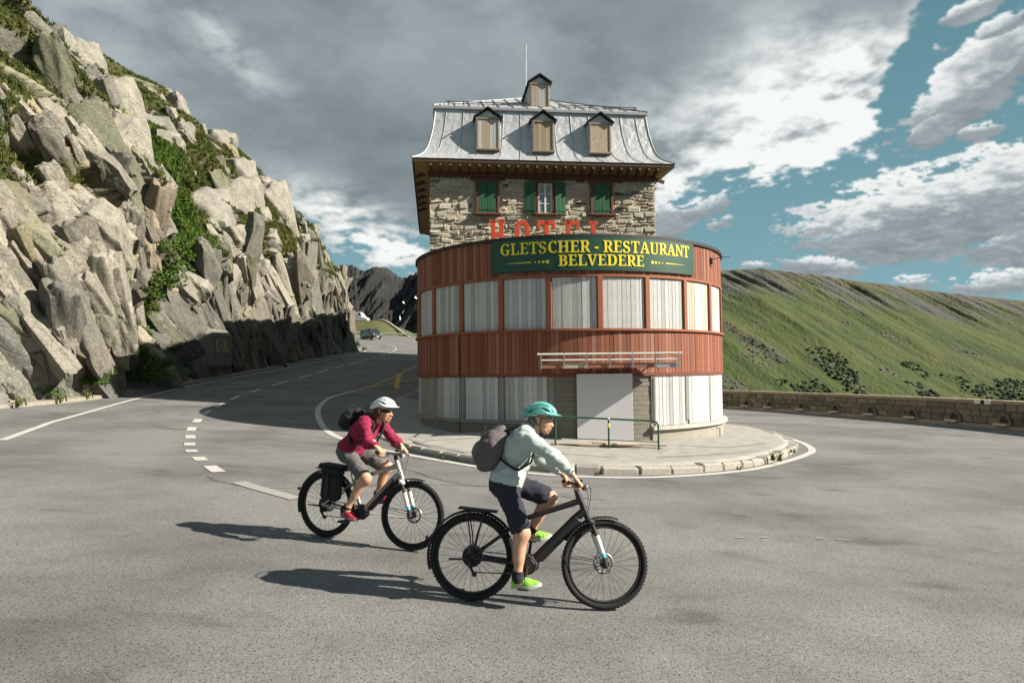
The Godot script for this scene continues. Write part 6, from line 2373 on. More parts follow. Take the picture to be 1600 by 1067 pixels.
	part("mudguard_stay", mb, M.plastic, f)
	make_wheel(f, true, 0.0)
	return b

func mudguard(mb: MB, hub: Vector3, r: float, from: float, to: float) -> void:   # angles from straight ahead, upwards over the wheel
	var lo := []
	for j in 7:
		var s := (j - 3) / 3.0
		var row := PackedVector3Array()
		for k in 31:
			var a := deg_to_rad(lerpf(from, to, k / 30.0))
			var rr := r - 0.016 * s * s
			row.append(hub + Vector3(cos(a) * rr, sin(a) * rr, s * 0.036))
		lo.append(row)
	mb.grid(lo, true)
	var lo2 := []
	for row in lo:
		var r2 := PackedVector3Array()
		for p in row: r2.append(hub + (p - hub) * 0.993)
		lo2.append(r2)
	mb.grid(lo2, false)

# ---------------------------------------------------------------- bodies: fields of joined capsules, meshed as surface nets
func field_mesh(prims: Array, cell: float, k: float, wrinkle := 0.0, skin = null, into: MB = null) -> MB:
	# a prim: [a, b, ra, rb] a tapered capsule, or [centre, radii, basis] an ellipsoid
	var lo := Vector3.ONE * 1e9
	var hi := -lo
	for q in prims:
		if q.size() == 4:
			var r: float = maxf(q[2], q[3])
			for e in 2:
				lo = lo.min(q[e] - Vector3.ONE * r)
				hi = hi.max(q[e] + Vector3.ONE * r)
		else:
			var r: float = maxf(q[1].x, maxf(q[1].y, q[1].z))
			lo = lo.min(q[0] - Vector3.ONE * r)
			hi = hi.max(q[0] + Vector3.ONE * r)
	lo -= Vector3.ONE * cell * 3.0
	hi += Vector3.ONE * cell * 3.0
	var nx := int((hi.x - lo.x) / cell) + 2
	var ny := int((hi.y - lo.y) / cell) + 2
	var nz := int((hi.z - lo.z) / cell) + 2
	var f := PackedFloat32Array()
	f.resize(nx * ny * nz)
	f.fill(9.0)
	var m := k + 2.5 * cell
	for q in prims:
		var cap: bool = q.size() == 4
		var a: Vector3 = q[0]
		var b: Vector3 = q[1] if cap else a
		var ra: float = q[2] if cap else 0.0
		var rb: float = q[3] if cap else 0.0
		var rm: float = maxf(ra, rb) if cap else maxf(q[1].x, maxf(q[1].y, q[1].z))
		var l := (a.min(b) - Vector3.ONE * (rm + m) - lo) / cell
		var h := (a.max(b) + Vector3.ONE * (rm + m) - lo) / cell
		var x0 := maxi(0, int(l.x)); var x1 := mini(nx - 1, int(h.x) + 1)
		var y0 := maxi(0, int(l.y)); var y1 := mini(ny - 1, int(h.y) + 1)
		var z0 := maxi(0, int(l.z)); var z1 := mini(nz - 1, int(h.z) + 1)
		var ab := b - a
		var inv := 1.0 / maxf(ab.length_squared(), 1e-9)
		var bi := Basis()
		var rad := Vector3.ONE
		var rmin := 1.0
		if not cap:
			rad = q[1]
			rmin = minf(rad.x, minf(rad.y, rad.z))
			if q.size() > 2: bi = (q[2] as Basis).inverse()
		for z in range(z0, z1 + 1):
			for y in range(y0, y1 + 1):
				var at := (z * ny + y) * nx
				for x in range(x0, x1 + 1):
					var p := lo + Vector3(x, y, z) * cell
					var d: float
					if cap:
						var t := clampf((p - a).dot(ab) * inv, 0.0, 1.0)
						d = (p - a - ab * t).length() - lerpf(ra, rb, t)
					else:
						var e := (bi * (p - a)) / rad
						d = (e.length() - 1.0) * rmin
					var o := f[at + x]
					var g := k - absf(o - d)
					d = minf(o, d)
					if g > 0.0: d -= g * g / (4.0 * k)
					f[at + x] = d
	var mb := into if into else MB.new()
	var wn := noise(8.0, FastNoiseLite.TYPE_SIMPLEX_SMOOTH, 2, 200)
	var idx := {}
	var sx := 1
	var sy := nx
	var sz := nx * ny
	var corners := [0, sx, sy, sx + sy, sz, sx + sz, sy + sz, sx + sy + sz]
	var edges := [[0, 1], [2, 3], [4, 5], [6, 7], [0, 2], [1, 3], [4, 6], [5, 7], [0, 4], [1, 5], [2, 6], [3, 7]]
	var cp := [Vector3(0, 0, 0), Vector3(1, 0, 0), Vector3(0, 1, 0), Vector3(1, 1, 0), Vector3(0, 0, 1), Vector3(1, 0, 1), Vector3(0, 1, 1), Vector3(1, 1, 1)]
	for z in nz - 1:
		for y in ny - 1:
			var at := (z * ny + y) * nx
			for x in nx - 1:
				var i0 := at + x
				if absf(f[i0]) > cell * 2.2: continue
				var inside := 0
				for c in corners:
					if f[i0 + c] < 0.0: inside += 1
				if inside == 0 or inside == 8: continue
				var sum := Vector3.ZERO
				var n := 0
				for e in edges:
					var va := f[i0 + corners[e[0]]]
					var vb := f[i0 + corners[e[1]]]
					if (va < 0.0) != (vb < 0.0):
						sum += cp[e[0]].lerp(cp[e[1]], va / (va - vb))
						n += 1
				var p := lo + (Vector3(x, y, z) + sum / n) * cell
				var g := Vector3(f[i0 + sx] - f[i0] + f[i0 + sx + sy + sz] - f[i0 + sy + sz], f[i0 + sy] - f[i0] + f[i0 + sx + sy + sz] - f[i0 + sx + sz], f[i0 + sz] - f[i0] + f[i0 + sx + sy + sz] - f[i0 + sx + sy]).normalized()
				if wrinkle > 0.0:
					p += g * wrinkle * (wn.get_noise_3d(p.x + p.z * 0.6, p.y * 1.7, p.z) + 0.3 * absf(wn.get_noise_3d(p.x * 2.1 + 9.0, p.y * 2.6 + p.x, p.z * 2.1)))
				idx[i0] = mb.v.size()
				mb.v.append(p)
				mb.n.append(g)
				mb.c.append(skin.call(p) if skin != null else Color.WHITE)
	var first := mb.i.size()
	for i0 in idx:
		var x: int = i0 % nx
		var y: int = (i0 / nx) % ny
		var z: int = i0 / sz
		for ax in 3:
			var st: int = [sx, sy, sz][ax]
			if (f[i0] < 0.0) == (f[i0 + st] < 0.0): continue
			var s1: int = [sy, sz, sx][ax]
			var s2: int = [sz, sx, sy][ax]
			if not (idx.has(i0 - s1) and idx.has(i0 - s2) and idx.has(i0 - s1 - s2)): continue
			var a: int = idx[i0]
			var b: int = idx[i0 - s1]
			var c: int = idx[i0 - s1 - s2]
			var d: int = idx[i0 - s2]
			if f[i0] < 0.0: mb.i.append_array(PackedInt32Array([a, c, b, a, d, c]))
			else: mb.i.append_array(PackedInt32Array([a, b, c, a, c, d]))
	# normals from the faces, so that folds show
	var acc := PackedVector3Array()
	acc.resize(mb.v.size())
	for k3 in range(first, mb.i.size(), 3):
		var a := mb.i[k3]; var b := mb.i[k3 + 1]; var c := mb.i[k3 + 2]
		var nn := (mb.v[c] - mb.v[a]).cross(mb.v[b] - mb.v[a])
		acc[a] += nn; acc[b] += nn; acc[c] += nn
	for i0 in idx:
		var q: int = idx[i0]
		if acc[q].length_squared() > 0.0: mb.n[q] = acc[q].normalized()
	return mb

func head_prims(c: Vector3, b: Basis, fem: bool) -> Array:   # c: centre of the skull; b.x the way the face looks, b.z to its right
	var P := func(x: float, y: float, z: float) -> Vector3: return c + b * Vector3(x, y, z)
	var s := 0.95 if fem else 1.0
	return [
		[P.call(-0.012, 0.018, 0), Vector3(0.094, 0.088, 0.074) * s, b],
		[P.call(0.028, -0.03, 0), Vector3(0.062, 0.072, 0.058) * s, b],
		[P.call(0.045, -0.085, 0.018), P.call(0.062, -0.098, 0.0), 0.027, 0.022],
		[P.call(0.045, -0.085, -0.018), P.call(0.062, -0.098, 0.0), 0.027, 0.022],
		[P.call(-0.01, -0.06, 0.045), P.call(0.045, -0.088, 0.02), 0.02, 0.02],
		[P.call(-0.01, -0.06, -0.045), P.call(0.045, -0.088, -0.02), 0.02, 0.02],
		[P.call(0.082, -0.002, 0), P.call(0.106, -0.040, 0), 0.008, 0.0135],
		[P.call(0.096, -0.043, 0.010), P.call(0.096, -0.043, -0.010), 0.0075, 0.0075],
		[P.call(0.070, 0.018, 0.038), P.call(0.084, 0.016, 0.0), 0.012, 0.012],
		[P.call(0.070, 0.018, -0.038), P.call(0.084, 0.016, 0.0), 0.012, 0.012],
		[P.call(0.062, -0.03, 0.036), P.call(0.05, -0.045, 0.040), 0.020, 0.018],
		[P.call(0.062, -0.03, -0.036), P.call(0.05, -0.045, -0.040), 0.020, 0.018],
		[P.call(0.083, -0.066, 0.018), P.call(0.088, -0.064, 0.0), 0.007, 0.009],
		[P.call(0.083, -0.066, -0.018), P.call(0.088, -0.064, 0.0), 0.007, 0.009],
		[P.call(0.080, -0.077, 0.014), P.call(0.086, -0.078, 0.0), 0.008, 0.009],
		[P.call(0.080, -0.077, -0.014), P.call(0.086, -0.078, 0.0), 0.008, 0.009],
		[P.call(-0.012, 0.008, 0.073), P.call(-0.004, -0.030, 0.071), 0.013, 0.009],
		[P.call(-0.012, 0.008, -0.073), P.call(-0.004, -0.030, -0.071), 0.013, 0.009]]

func hand_prims(wrist: Vector3, grip: Vector3, along: Vector3, side: float) -> Array:
	# a fist round a bar: along runs down the bar outwards, the fingers go over the front of it
	var out := []
	var fwd := (grip - wrist)
	fwd = (fwd - along * fwd.dot(along)).normalized()
	var down := fwd.cross(along).normalized()
	if down.y > 0.0: down = -down
	var top := grip - down * 0.030
	var knuckle := []
	for k in 4:
		var o := along * (0.033 - 0.0215 * k)
		var kn := top + o + fwd * 0.022 + down * (0.004 * absf(k - 1.5))
		knuckle.append(kn)
		var len: float = [0.8, 0.98, 1.05, 0.95][k]
		var m := grip + o + fwd * 0.040 * len + down * 0.004
		var t := grip + o + fwd * 0.022 + down * 0.031 * len
		var e := grip + o - fwd * 0.004 + down * 0.030 * len
		out.append([kn, m, 0.0100, 0.0092])
		out.append([m, t, 0.0092, 0.0085])
		out.append([t, e, 0.0085, 0.0078])
		out.append([wrist + o * 0.55 + fwd * 0.012, kn, 0.0155, 0.0125])
	# the thumb leaves the inner side of the palm and closes below the bar
	var ins := -along
	var t0 := wrist.lerp(top, 0.45) + ins * 0.028 + down * 0.008
	var t1 := grip + ins * 0.048 - fwd * 0.010 + down * 0.010
	var t2 := grip + ins * 0.050 + fwd * 0.020 + down * 0.028
	out.append([t0, t1, 0.0135, 0.0110])
	out.append([t1, t2, 0.0110, 0.0090])
	out.append([wrist - fwd * 0.05, wrist + fwd * 0.01, 0.026, 0.026])
	return out

func shoe(parent: Node3D, heel: Vector3, toe: Vector3, z_out: float, upper: Material, sole: Material) -> void:
	var fwd := (toe - heel).normalized()
	var side := fwd.cross(Vector3.UP).normalized()
	var up := side.cross(fwd)
	var L := heel.distance_to(toe)
	var prims := [[heel + fwd * 0.035 + up * 0.045, heel + fwd * 0.05 + up * 0.075, 0.036, 0.038], [heel + fwd * 0.04 + up * 0.035, heel + fwd * L * 0.55 + up * 0.030, 0.036, 0.040], [heel + fwd * L * 0.55 + up * 0.028, heel + fwd * (L - 0.03) + up * 0.022, 0.042, 0.028]]
	var s := part("shoe", field_mesh(prims, 0.011, 0.025), upper, parent)
	var mb := MB.new()
	var rows := []
	for r in 2:
		var row := PackedVector3Array()
		for j in 21:
			var an := TAU * j / 20.0
			var x := L * 0.5 + cos(an) * (L * 0.5 + 0.008)
			var wd := 0.046 + 0.006 * cos(an)
			row.append(heel + fwd * x + side * sin(an) * wd + up * (r * 0.024 - 0.004 + 0.012 * smoothstep(0.7, 1.0, x / L)))
		rows.append(row)
	mb.grid(rows, true)
	for r in 2:
		for j in 20:
			var c := heel + fwd * L * 0.5 + up * (r * 0.024 - 0.004)
			if r == 1: mb.tri(c, rows[1][j + 1], rows[1][j])
			else: mb.tri(c, rows[0][j], rows[0][j + 1])
	part("sole", mb, sole, s)
	mb = MB.new()
	for k in 4:
		var c := heel + fwd * (L * (0.42 + 0.08 * k)) + up * (0.078 - 0.006 * k)
		mb.tube([c - side * 0.024, c + up * 0.006, c + side * 0.024], 0.0035, 5)
	part("laces", mb, sole, s)

func build_rider(J: Dictionary) -> Node3D:
	var p := thing("person", J.label, "person")
	var fem: bool = J.fem
	var g := 0.93 if fem else 1.0
	var tone: Color = J.tone
	var sn := noise(14.0, FastNoiseLite.TYPE_SIMPLEX_SMOOTH, 3, 210)
	var skin_of := func(q: Vector3) -> Color:
		var v: float = 1.0 + 0.22 * sn.get_noise_3dv(q)
		return Color(tone.r * v, tone.g * (v * 0.97 + 0.02), tone.b * (v * 0.95 + 0.03))
	# body, one surface
	var hipR: Vector3 = J.hip + Vector3(0, 0, 0.09)
	var hipL: Vector3 = J.hip + Vector3(0, 0, -0.09)
	var up: Vector3 = (J.chest - J.hip).normalized()
	var face: Basis = J.face
	var body := [
		[J.hip + Vector3(0, 0, 0.06), J.hip + Vector3(0, 0, -0.06), 0.115 * g, 0.115 * g],
		[J.hip + up * 0.05, J.chest, 0.115 * g, 0.125 * g],
		[J.chest + Vector3(0, 0, 0.08), J.chest + Vector3(0, 0, -0.08), 0.105 * g, 0.105 * g],
		[J.shR, J.shL, 0.058 * g, 0.058 * g],
		[J.neck - up * 0.05, J.head + face * Vector3(-0.015, -0.06, 0), 0.058 * g, 0.052 * g]]
	for s in ["R", "L"]:
		body.append([hipR if s == "R" else hipL, J["knee" + s], 0.082 * g, 0.056 * g])
		var kn: Vector3 = J["knee" + s]
		var an: Vector3 = J["ankle" + s]
		var fw: Vector3 = (J["toe" + s] - J["heel" + s]).normalized()
		body.append([kn, kn + Vector3(0.012, -0.005, 0), 0.055 * g, 0.052 * g])
		body.append([kn, an, 0.049 * g, 0.036 * g])
		body.append([kn.lerp(an, 0.18) - fw * 0.022, kn.lerp(an, 0.55) - fw * 0.014, 0.046 * g, 0.038 * g])
		body.append([an, J["heel" + s] + fw * 0.05 + Vector3(0, 0.05, 0), 0.036, 0.034])
		body.append([J["heel" + s] + fw * 0.05 + Vector3(0, 0.04, 0), J["toe" + s] - fw * 0.05 + Vector3(0, 0.03, 0), 0.030, 0.026])
		body.append([J["sh" + s], J["elbow" + s], 0.048 * g, 0.040 * g])
		body.append([J["elbow" + s], J["wrist" + s], 0.038 * g, 0.027 * g])
	var mb := field_mesh(body, 0.014, 0.045, 0.0, skin_of)
	var fc := face
	var hc: Vector3 = J.head
	var face_of := func(q: Vector3) -> Color:
		var l := fc.inverse() * (q - hc)
		var c := tone
		if l.x > 0.07 and absf(l.y + 0.071) < 0.012 and absf(l.z) < 0.024: c = Color(tone.r * 0.85, tone.g * 0.62, tone.b * 0.62)
		elif l.x > 0.03 and l.y < -0.02: c = Color(tone.r * 1.0, tone.g * 0.93, tone.b * 0.9)
		if not fem and l.x > 0.0 and l.y < -0.055 and absf(l.z) < 0.06 and l.y > -0.125: c = c.lerp(Color(0.20, 0.16, 0.13), 0.35)
		return c
	field_mesh(head_prims(J.head, face, fem), 0.0055, 0.018, 0.0, face_of, mb)
	for s in ["R", "L"]:
		var al: Vector3 = J["along" + s]
		field_mesh(hand_prims(J["wrist" + s], J["grip" + s], al, 1.0), 0.0038, 0.008, 0.0, skin_of, mb)
	part("body", mb, M.skin, p)
	# clothes
	var jk := [
		[J.hip + up * 0.02 + Vector3(0, 0, 0.06), J.hip + up * 0.02 + Vector3(0, 0, -0.06), 0.138 * g, 0.138 * g],
		[J.hip + up * 0.08, J.chest, 0.138 * g, 0.142 * g],
		[J.chest + Vector3(0, 0, 0.085), J.chest + Vector3(0, 0, -0.085), 0.124 * g, 0.124 * g],
		[J.shR, J.shL, 0.076 * g, 0.076 * g],
		[J.neck - up * 0.04, J.neck + up * 0.012, 0.072 * g, 0.066 * g]]
	for s in ["R", "L"]:
		jk.append([J["sh" + s], J["elbow" + s], 0.069 * g, 0.056 * g])
		jk.append([J["elbow" + s], J["elbow" + s].lerp(J["wrist" + s], 0.94), 0.054 * g, 0.040 * g])
	var jacket := part("jacket", field_mesh(jk, 0.012, 0.05, 0.015), J.jacket, p)
	# collar, zip, hem and cuffs
	var fwd := Vector3(up.y, -up.x, 0)
	var dm := MB.new()
	dm.ring(J.neck + up * 0.022, (up + fwd * 0.25).normalized(), 0.060 * g, 0.013, 26, 8, 0.0, TAU, 1.7)
	part("collar", dm, J.jacket, jacket)
	dm = MB.new()
	dm.tube([J.neck + up * 0.0 + fwd * 0.073 * g, J.chest + fwd * 0.135 * g + up * 0.03, J.chest + fwd * 0.146 * g - up * 0.06, J.hip.lerp(J.chest, 0.45) + fwd * 0.142 * g], 0.0045, 5)
	part("zip", dm, M.pack_light, jacket)
	for s in ["R", "L"]:
		var w: Vector3 = J["elbow" + s].lerp(J["wrist" + s], 0.93)
		dm = MB.new()
		dm.ring(w, (J["wrist" + s] - J["elbow" + s]).normalized(), 0.037 * g, 0.006, 22, 6, 0.0, TAU, 2.4)
		part("cuff", dm, J.jacket, jacket)
	dm = MB.new()
	dm.disc(J.wristR.lerp(J.elbowR, -0.0), (J.wristR - J.elbowR).normalized(), 0.031, 0.022, 16)
	part("wrist_watch", dm, M.plastic, p)
	var sh := [[J.hip + Vector3(0, -0.01, 0.05), J.hip + Vector3(0, -0.01, -0.05), 0.139 * g, 0.139 * g]]
	for s in ["R", "L"]:
		var a: Vector3 = hipR if s == "R" else hipL
		var b: Vector3 = J["knee" + s]
		sh.append([a, a.lerp(b, J.hem), 0.100 * g, 0.076 * g])
		sh.append([a.lerp(b, J.hem * 0.8), a.lerp(b, J.hem), 0.078 * g, 0.079 * g])
	part("shorts", field_mesh(sh, 0.014, 0.03, 0.014), J.shorts, p)
	for s in ["R", "L"]:
		var an: Vector3 = J["ankle" + s]
		var kn: Vector3 = J["knee" + s]
		var sm := MB.new()
		var fw: Vector3 = (J["toe" + s] - J["heel" + s]).normalized()
		sm.tube([J["heel" + s] + fw * 0.055 + Vector3(0, 0.045, 0), J["heel" + s] + fw * 0.05 + Vector3(0, 0.075, 0), an, an.lerp(kn, J.sock)], [0.052, 0.053, 0.049, 0.052], 16)
		part("sock", sm, M.pack_black, p)
		shoe(p, J["heel" + s], J["toe" + s], 0.0, J.shoe, J.sole)
	# hair below the helmet
	var P := func(x: float, y: float, z: float) -> Vector3: return hc + fc * Vector3(x, y, z)
	if fem:
		var hp := [[P.call(-0.06, 0.0, 0), Vector3(0.058, 0.085, 0.078), fc], [P.call(-0.085, -0.05, 0), P.call(-0.10, -0.13, 0.02), 0.045, 0.030], [P.call(-0.03, 0.0, 0.066), P.call(-0.045, -0.075, 0.062), 0.018, 0.016], [P.call(-0.03, 0.0, -0.066), P.call(-0.045, -0.075, -0.062), 0.018, 0.016]]
		part("hair", field_mesh(hp, 0.008, 0.02, 0.012), M.hair_brown, p)
	else:
		var hp := [[P.call(-0.055, -0.01, 0), Vector3(0.056, 0.072, 0.076), fc]]
		part("hair", field_mesh(hp, 0.008, 0.02, 0.006), M.hair_grey, p)
	# glasses
	var gm := MB.new()
	for s in [-1, 1]:
		var rows := []
		for r in 5:
			var row := PackedVector3Array()
			for k in 8:
				var a = lerpf(0.10, 1.25, k / 7.0) * s
				row.append(P.call(-0.016 + 0.108 * cos(a), -0.014 + r * 0.0062 * (1.0 if fem else 0.8), 0.083 * sin(a)))
			rows.append(row)
		gm.grid(rows, s > 0)
	var gl := part("glasses", gm, M.lens_dark if fem else M.pane, p)
	gm = MB.new()
	for s in [-1, 1]:
		gm.tube([P.call(0.06, 0.012, 0.074 * s), P.call(-0.01, 0.012, 0.079 * s)], 0.003, 5)
		gm.tube([P.call(0.098, 0.016, 0.004 * s), P.call(0.088, 0.016, 0.045 * s), P.call(0.06, 0.012, 0.074 * s)], 0.003, 5)
	part("glasses_frame", gm, M.plastic, gl)
	return p

func build_helmet(label: String, hc: Vector3, fc: Basis, shell: Material) -> Node3D:
	var h := thing("bicycle_helmet", label, "helmet")
	# shell: a long dome with vents between ribs and a peak in front
	var P := func(x: float, y: float, z: float) -> Vector3: return hc + fc * Vector3(x, y, z)
	var dome := func(az: float, t: float, grow: float) -> Vector3:
		# az 0 = front, t 0 = crown, 1 = rim
		var th := t * 1.62
		var long := 0.138 if cos(az) < 0.0 else 0.130
		var rim := 0.012 if cos(az) > 0.0 else -0.035 * absf(cos(az))
		var y := 0.045 + 0.098 * cos(th) + rim * t
		return P.call(-0.010 + (long + grow) * sin(minf(th, 1.5)) * cos(az), y + grow * cos(th), (0.103 + grow) * sin(minf(th, 1.5)) * sin(az))
	var inner := MB.new()
	var rows := []
	for r in 13:
		var row := PackedVector3Array()
		for k in 41: row.append(dome.call(TAU * k / 40.0, r / 12.0, -0.010))
		rows.append(row)
	inner.grid(rows, false)
	part("liner", inner, M.helmet_dark, h)
	var sm := MB.new()
	# ribs from front to back, with open vents between them, and a band round the rim
	for k in 7:
		var lat := (k - 3) / 3.0
		var wide := 0.020 if k != 3 else 0.026
		var pts := []
		for j in 21:
			var u := lerpf(-1.0, 1.0, j / 20.0)
			# great curve from the brow to the nape at this sideways place
			var az := atan2(lat * 1.05, absf(u) * 1.25 + 0.05)
			var t := sqrt(u * u * 0.93 + lat * lat * 0.62)
			if t > 0.99: continue
			pts.append(dome.call(az if u >= 0.0 else PI - az, t, 0.004))
		if pts.size() > 2: sm.tube(pts, wide, 8, false, 0.6)
	for s in [[-0.35], [0.35]]:
		pass
	var ring := []
	for k in 40: ring.append(dome.call(TAU * k / 40.0, 0.90, 0.002))
	sm.tube(ring, 0.019, 8, true, 0.9)
	var ring2 := []
	for k in 40:
		var az := TAU * k / 40.0
		ring2.append(dome.call(az, 0.62 + 0.05 * cos(az * 3.0), 0.003))
	sm.tube(ring2, 0.013, 8, true, 0.8)
	part("shell", sm, shell, h)
	var pm := MB.new()
	var a := PackedVector3Array(); var b := PackedVector3Array(); var c := PackedVector3Array()
	for k in 13:
		var az := lerpf(-0.95, 0.95, k / 12.0)
		a.append(dome.call(az, 0.84, 0.012))
		var o: Vector3 = dome.call(az, 0.92, 0.055 * cos(az) + 0.008)
		b.append(o + fc * Vector3(0, -0.006, 0))
		c.append(dome.call(az, 0.96, 0.008))
	pm.grid([b, a]); pm.grid([c, b])
	part("peak", pm, shell, h)
	var st := MB.new()
	for s in [-1, 1]:
		st.tube([P.call(0.02, 0.02, 0.088 * s), P.call(0.012, -0.06, 0.076 * s), P.call(0.03, -0.125, 0.02 * s)], 0.0045, 5)
		st.tube([P.call(-0.06, 0.01, 0.085 * s), P.call(0.0, -0.045, 0.078 * s)], 0.0045, 5)
	part("chin_strap", st, M.helmet_dark, h)
	return h

func build_backpack(label: String, J: Dictionary, main: Material, light: Material, size: float, drop: float) -> Node3D:
	var b := thing("backpack", label, "backpack")
	var up: Vector3 = (J.chest - J.hip).normalized()
	var back := Vector3(-up.y, up.x, 0)
	var base: Vector3 = J.hip + up * (0.20 - drop) + back * 0.22
	var top: Vector3 = J.chest + up * (0.10 - drop * 0.5) + back * 0.19
	var prims := []
	for s in [-1, 1]:
		prims.append([base + Vector3(0, 0, 0.065 * s * size), base.lerp(top, 0.55) + Vector3(0, 0, 0.07 * s * size) + back * 0.015, 0.098 * size, 0.098 * size])
		prims.append([base.lerp(top, 0.5) + Vector3(0, 0, 0.06 * s * size), top + Vector3(0, 0, 0.045 * s * size), 0.092 * size, 0.062 * size])
	part("bag", field_mesh(prims, 0.013, 0.05, 0.014), main, b)
	var pk := [[base + back * 0.065 * size + up * 0.02 + Vector3(0, 0, 0.045), base + back * 0.065 * size + up * 0.02 - Vector3(0, 0, 0.045), 0.062 * size, 0.062 * size], [base.lerp(top, 0.32) + back * 0.07 * size + Vector3(0, 0, 0.04), base.lerp(top, 0.32) + back * 0.07 * size - Vector3(0, 0, 0.04), 0.055 * size, 0.055 * size]]
	part("front_pocket", field_mesh(pk, 0.012, 0.04, 0.01), light, b)
	var zm := MB.new()
	var pts := []
	for k in 15:
		var an := lerpf(-1.4, 1.4, k / 14.0)
		pts.append(base.lerp(top, 0.62) + back * (0.095 + 0.02 * cos(an)) * size + up * (0.03 + 0.06 * cos(an)) + Vector3(0, 0, 0.10 * sin(an) * size))
	zm.tube(pts, 0.005, 5)
	part("zip", zm, M.pack_black, b)
	for s in [-1, 1]:
		var sm := MB.new()
		var sh: Vector3 = J.shR if s > 0 else J.shL
		var z = 0.105 * s
		var front := -back
		var c: Vector3 = J.chest
		var q := [top + up * 0.01 + Vector3(0, 0, z * 0.8), Vector3(sh.x, sh.y, z) + up * 0.085 + back * 0.03, Vector3(sh.x, sh.y, z) + up * 0.05 + front * 0.085, c + front * 0.145 - up * 0.06 + Vector3(0, 0, z * 1.15), c + front * 0.06 - up * 0.16 + Vector3(0, 0, z * 1.62), base + up * 0.06 + Vector3(0, 0, z * 1.15) + front * 0.07]
		var c3 := Curve3D.new()
		for k in q.size():
			var tan: Vector3 = (q[mini(k + 1, q.size() - 1)] - q[maxi(k - 1, 0)]) * 0.18
			c3.add_point(q[k], -tan, tan)
		var pts2 := []
		for k in 25: pts2.append(c3.sample_baked(c3.get_baked_length() * k / 24.0))
		sm.tube(pts2, 0.021, 8, false, 0.45)
		part("shoulder_strap", sm, M.pack_black, b)
	var hm := MB.new()
	hm.tube([top + Vector3(0, 0, 0.03) + up * 0.05, top + up * 0.085 + Vector3(0, 0, 0.02), top + up * 0.085 - Vector3(0, 0, 0.02), top - Vector3(0, 0, 0.03) + up * 0.05], 0.008, 6)
	part("carry_loop", hm, M.pack_black, b)
	return b

func turned(yaw: float, pitch: float, roll := 0.0) -> Basis:
	return Basis(Vector3.UP, yaw) * Basis(Vector3.BACK, pitch) * Basis(Vector3.RIGHT, roll)

func place_on(objs: Array, rear: Vector2, heading: float, lean: float) -> void:
	# heading: degrees that the bicycle points towards the viewer from the photo's right
	var th := deg_to_rad(heading)
	var r := onground(rear.x, rear.y, 0.005)
	var fp := Vector2(rear.x + cos(th) * 1.115, rear.y + sin(th) * 1.115)
	var f := onground(fp.x, fp.y, 0.005)
	var x := (f - r).normalized()
	var z := x.cross(Vector3.UP).normalized()
	var y := z.cross(x)
	var b := Basis(x, y, z) * Basis(Vector3.RIGHT, deg_to_rad(lean))
	for o in objs: (o as Node3D).transform = Transform3D(b, r)

